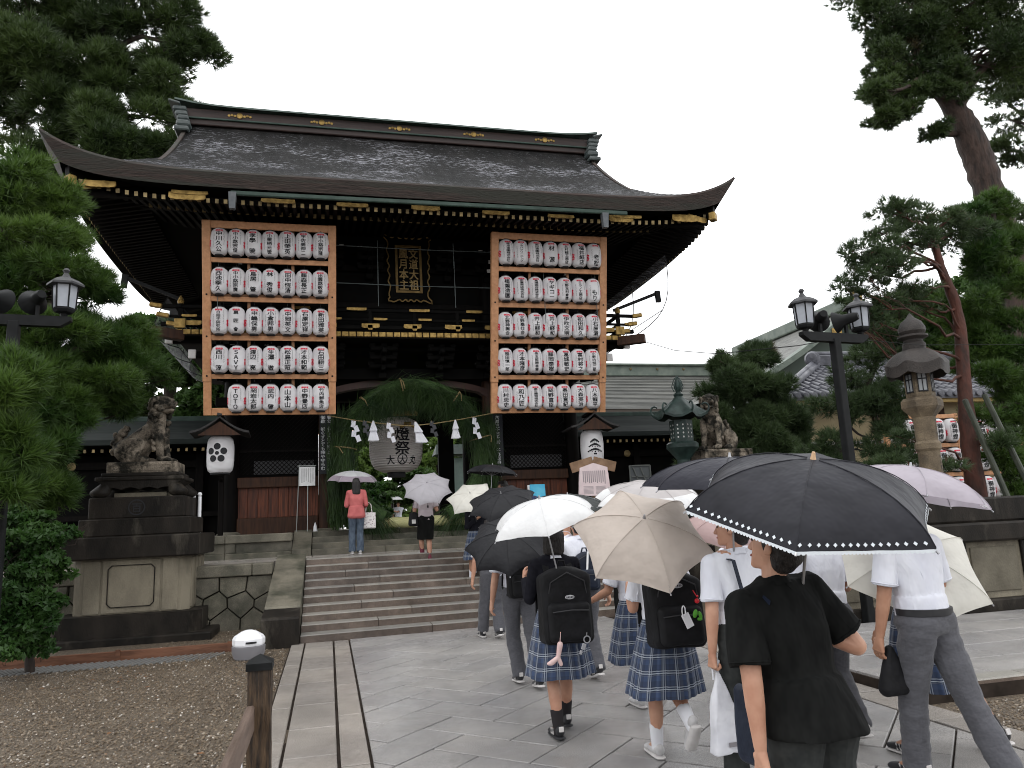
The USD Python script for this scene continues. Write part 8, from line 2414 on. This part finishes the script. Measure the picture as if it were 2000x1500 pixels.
# girl with the bright white umbrella
loc = under(1092, 1250, 6.05)
f_, a_ = umbrella('bright white umbrella over the girl with the big black backpack', at_d(1054, 975, 5.9), 0.46, (-0.20, 0.20), UWS, 6, 0.42, spin=0.25, strap=0)
P7 = person('girl in a black cardigan and tartan skirt with a big black backpack', loc, 1.60, 0.0, 0.05, ((-0.075, -0.10, 0, 0.05), (0.075, 0.18, 0, 0.10)), ((-0.20, 0.22, 1.18), (0.22, 0.25, 1.0)), top=NAVYC, sleeve='long', bottom='skirt', hem=0.475, shoe=SHOEB, sole=SHOEB, sock=SOCKB, sock_h=0.14, hair='bob', female=True, seed=16)
t, b_ = backpack('big black backpack with a silver badge on the girl in the tartan skirt', P7, w=0.40, hgt=0.58, d=0.20, zc=1.06)
for (x, z, nm, lb, m_, shape) in ((-0.13, -0.30, 'plush_charm', 'pale pink plush shark-tail charm on the big black backpack', mat('pale_pink_plush', (0.5, 0.34, 0.33), (0.6, 0.45, 0.43), 20, 0.9), 0), (0.12, -0.25, 'ring_charm', 'silver ring and tag charm on the big black backpack', mat('silver_charm', (0.4, 0.4, 0.42), None, 5, 0.3, metallic=0.6), 1)):
    q = P7.w(b_ + np.array([x * P7.s, -0.16, z]))
    t = thing(nm, lb, 'key charm', q)
    mb = MB()
    if shape == 0:
        mb.man(hullb(((0.02, 0, .03), .022), ((0.0, 0, -.06), .016))); mb.man(hullb(((0.0, 0, -.06), .016), ((-.06, 0, -.10), (.03, .015, .015)))); mb.man(hullb(((0.0, 0, -.06), .016), ((.02, 0, -.11), (.014, .013, .016)))); mb.tube([(.02, 0, .04), (.03, 0, .12)], .003, 5)
    else:
        mb.tube([(.025 * math.cos(a), 0, .025 * math.sin(a)) for a in np.linspace(0, 6.28, 15)], .005, 5); mb.box((-.03, 0, -.05), (.03, .008, .045), roty(.4), .004); mb.box((-.055, 0, -.09), (.02, .008, .03), roty(.3), .004); mb.tube([(0, 0, .03), (.01, .02, .09)], .003, 5)
    mb.build('charm', m_, t, smooth=40)

# people hidden among the umbrellas on the right
loc = under(1450, 1150, 7.2)
f_, a_ = umbrella('pink pleated umbrella peeping out between the beige and the black lace-edged ones', at_d(1420, 1002, 6.6), 0.42, (0.0, 0.35), UPK, 8, 0.4)
person('person in a white blouse hidden behind the boy in the white shirt', loc, 1.56, 0.0, 0.05, hands=(hold(loc, 0, f_), (0.2, 0.1, 0.9)), bottom='skirt', sock=SOCKW, hair='bob', female=True, seed=18)
loc = under(1612, 1150, 5.6)
person('boy in a white shirt glimpsed beyond the man in the black polo shirt', loc, 1.64, 0.0, 0.06, ((-0.1, 0.1, 0, 0), (0.1, -0.1, 0, 0.3)), ((-0.28, 0.05, 0.8), (0.2, 0.3, 1.05)), seed=19, shoe=SHOEW, sole=SOLE, bottom_m=GREYT)

# boy in white shirt, profile
loc = under(1456, 1250, 4.65)
f_, a_ = umbrella('dark slate umbrella behind the lace-edged black one', at_d(1425, 893, 4.75), 0.56, (0.02, 0.10), UDN, 8, 0.32, spin=0.2)
P11 = person('boy in a white shirt looking left, a plastic bag in his left hand', loc, 1.66, 0.12, 0.06, ((-0.08, 0.12, 0, 0), (0.10, -0.16, 0, 0.2)), ((-0.24, 0.02, 0.74), hold(loc, 0.12, f_)), head=(0.80, -0.12), bottom_m=DARKT, seed=20, shoe=SHOEB, sole=SOLE, grip=(1.3, 0.6))
hand = P11.w(P11.wri[0] + np.array([0.02, 0.0, -0.10]))
t = thing('plastic_bag', 'thin white plastic carrier bag hanging from the hand of the boy in the white shirt', 'plastic bag', hand)
PB = mat('white_polythene', (0.6, 0.6, 0.64), (0.72, 0.72, 0.75), 6, 0.3, transl=0.35, bump=0.5, bscale=16, coords='obj')
v, f = smooth_mesh(hullb(((0.0, 0, -.02), .012), ((-0.05, 0, -.30), (.02, .04, .03)), ((.08, 0, -.22), (.02, .03, .03)), ((-0.05, 0.0, -.47), (.03, .05, .012)), ((.11, 0, -.46), (.03, .04, .012))), 0.025, 2)
v, f = folds(v, f, 0.016, 11, 7, (2, 1, .5)); put('bag', (v, f), PB, t, smooth=60)
mb = MB(); mb.tube([(0, 0, 0), (0.01, 0, .05)], .012, 6); mb.tube([(0, 0, -.02), (-.035, -.01, .0), (-.03, 0, -.06)], .006, 5); mb.build('handles', PB, t)
MB().box((.04, -.055, -.42), (.06, .003, .025)).build('printed_mark', PALEINK, t)
t = thing('shoulder_bag', 'navy shoulder bag between the boy in white and the man in black', 'shoulder bag', P11.w((0.02, -0.20, 0.62)), rz=0.3)
v, f = smooth_mesh(hullb(((-.12, 0, 0), (.03, .06, .04)), ((.12, 0, -.06), (.03, .06, .04)), ((-.12, 0, .26), (.03, .04, .03)), ((.13, 0, .26), (.03, .04, .03))), 0.03, 1); v, f = folds(v, f, 0.012, 8, 4); put('bag', (v, f), BAGN, t, smooth=50)
sh_l = local(P11.w((0.02, -0.20, 0.62)), 0.3, P11.w(P11.U(-0.10, -0.10, 1.40)))
mb = MB(); mb.bar((-.10, 0, .27), sh_l + (0, -.015, 0), .03, .004, up=(0, 1, 0)); mb.bar(sh_l + (0, -.015, 0), sh_l + (0.0, .12, .03), .03, .004, up=(0, 0, 1)); mb.build('strap', BAGN, t)

# girl with the beige umbrella
loc = under(1300, 1250, 5.25)
f_, a_ = umbrella('beige umbrella of six panels tipped right back towards the viewer', at_d(1258, 1012, 4.95), 0.47, (0.02, 1.0), UBE, 6, 0.42, spin=0.42, strap=1, sag=0.07)
P10 = person('girl in a tartan skirt and grey-white trainers with a black backpack hung with charms', loc, 1.58, -0.05, 0.08, ((-0.05, 0.20, 0, 0), (0.085, -0.24, 0.10, 0.95)), ((-0.15, 0.28, 1.12), (0.28, 0.15, 0.95)), bottom='skirt', hem=0.475, shoe=SHOEW, sole=SOLE, sock=SOCKW, sock_h=0.15, hair='bob', female=True, seed=22, skin=SKIN)
t, b_ = backpack('black backpack hung with colourful charms, under the beige umbrella', P10, w=0.37, hgt=0.50, d=0.19, zc=1.10, badge='top')
for (x, z, nm, lb, kind) in ((0.01, 0.0, 'card_tag', 'white card tag on a white loop hanging from the charm-hung backpack', 'tag'), (0.10, 0.06, 'red_bauble', 'red bauble hanging from the charm-hung backpack', 'red'), (0.10, -0.02, 'green_charms', 'pair of bright green charms on the charm-hung backpack', 'green')):
    q = P10.w(b_ + np.array([x, -0.165, z]))
    t = thing(nm, lb, 'key charm', q)
    if kind == 'tag':
        MB().box((.015, 0, -.06), (.055, .006, .095), roty(-.4), .012).build('card', PLASTIC_W, t)
        mb = MB(); mb.tube([(-.01 + .010 * math.cos(a) * 1.2, -.004, .0 + .035 * math.sin(a)) for a in np.linspace(0, 6.28, 13)], .0045, 5); mb.build('loop', PLASTIC_W, t, smooth=True)
    elif kind == 'red':
        mb = MB(); mb.ball((0, 0, 0), .016, fine=True); mb.ball((.005, 0, .03), .008); mb.tube([(0, 0, .03), (-.02, 0.01, .07)], .003, 5); mb.build('bauble', mat('red_plastic', (0.55, 0.02, 0.03), None, 5, 0.25), t, smooth=True)
    else:
        mb = MB(); mb.ball((-.02, 0, 0), (.016, .01, .028), roty(.3), fine=True); mb.ball((.015, 0, -.01), (.012, .009, .026), roty(-.3), fine=True); mb.ball((0.01, 0, -.035), (.018, .01, .012)); mb.build('charms', _mats['lime_plastic'], t, smooth=True)

# girl and man on the right
loc = under(1796, 1250, 5.3)
f_, a_ = umbrella('ivory white umbrella held low on its side behind the man with the belt', at_d(1788, 1072, 4.95), 0.53, (0.16, 1.15), UIV, 6, 0.26, spin=0.15, sag=0.05)
P14 = person('girl in a tartan skirt partly hidden by the man with the belt', loc, 1.57, 0.1, 0.05, ((-0.24, -0.02, 0, 0), (0.27, -0.30, 0.02, 0.3)), ((-0.34, 0.02, 0.80), (0.15, 0.3, 1.0)), bottom='skirt', hem=0.46, shoe=SHOEB, sole=SOLE, sock=SOCKB, sock_h=0.10, hair='bob', female=True, seed=24, skin=SKIN2, top=SHIRT)
loc = under(1812, 1250, 4.62)
f_, a_ = umbrella('lilac umbrella over the man with the belt, at the right', at_d(1778, 912, 4.8), 0.475, (0.22, 0.05), ULI, 8, 0.40, spin=0.3)
P13 = person('man in a white short-sleeved shirt, black belt and grey trousers walking away on the right', loc, 1.73, 0.15, 0.10, ((-0.02, 0.20, 0, 0), (0.16, -0.30, 0, 0.25)), ((-0.26, 0.12, 0.86), (0.18, 0.3, 1.10)), bottom_m=GREYT, belt=True, seed=25, girth=1.04, shoe=SHOEB, sole=SOLE, skin=SKIN2)
t = thing('black_pouch', 'soft black bag in the left hand of the man with the belt', 'bag', P13.w(P13.wri[0] + np.array([0.06, 0.0, -0.22])))
v, f = smooth_mesh(hullb(((0, 0, .13), .03), ((-.05, 0, -.09), (.05, .05, .05)), ((.08, 0, -.09), (.05, .05, .05))), 0.03, 2); v, f = folds(v, f, .01, 9, 4); put('bag', (v, f), BAGB, t, smooth=50)

# man in the black polo shirt, nearest
loc = under(1572, 1300, 2.98)
f_, a_ = umbrella('black umbrella with a white lace hem and eyelets over the nearest man', at_d(1588, 897, 2.98), 0.50, (0.06, 0.36), cloth('black_lace', (0.010, 0.010, 0.0135), 0.04, c2=(0.015, 0.015, 0.020)), 6, 0.41, spin=math.radians(-70), trim=LACE, tipm=PEACH, sag=0.04)
P12 = person('man in a black polo shirt, nearest of the crowd, looking down to the left', loc, 1.63, 0.18, 0.15, ((-0.10, 0.10, 0, 0), (0.10, -0.10, 0, 0.2)), ((-0.27, -0.02, 0.68), hold(loc, 0.18, f_)), head=(0.42, -0.34), side=-0.11, top=BLACKC, bottom_m=DARKT, hem_top=0.86, tuck=False, seed=26, girth=1.14, skin=SKIN, shoe=SHOEB, collar=True)
t = thing('messenger_bag', 'dark blue messenger bag slung in front of the man in the black polo shirt', 'messenger bag', P12.w((0.0, 0.30, 0.66)), rz=0.4)
v, f = smooth_mesh(hullb(((-.02, -.05, 0), (.03, .04, .05)), ((0, .08, 0), (.03, .04, .05)), ((-.01, -.04, .24), (.02, .03, .03)), ((0, .08, .24), (.02, .03, .03))), 0.03, 1); v, f = folds(v, f, .012, 8, 9); put('bag', (v, f), BAGN, t, smooth=50)
q0 = local(P12.w((0.0, 0.30, 0.66)), 0.4, P12.w(P12.U(-0.125, -0.09, 1.40)))
mb = MB(); mb.bar((-.02, 0, .27), q0, .035, .005, up=(1, 0, 0)); mb.build('strap', BAGN, t)
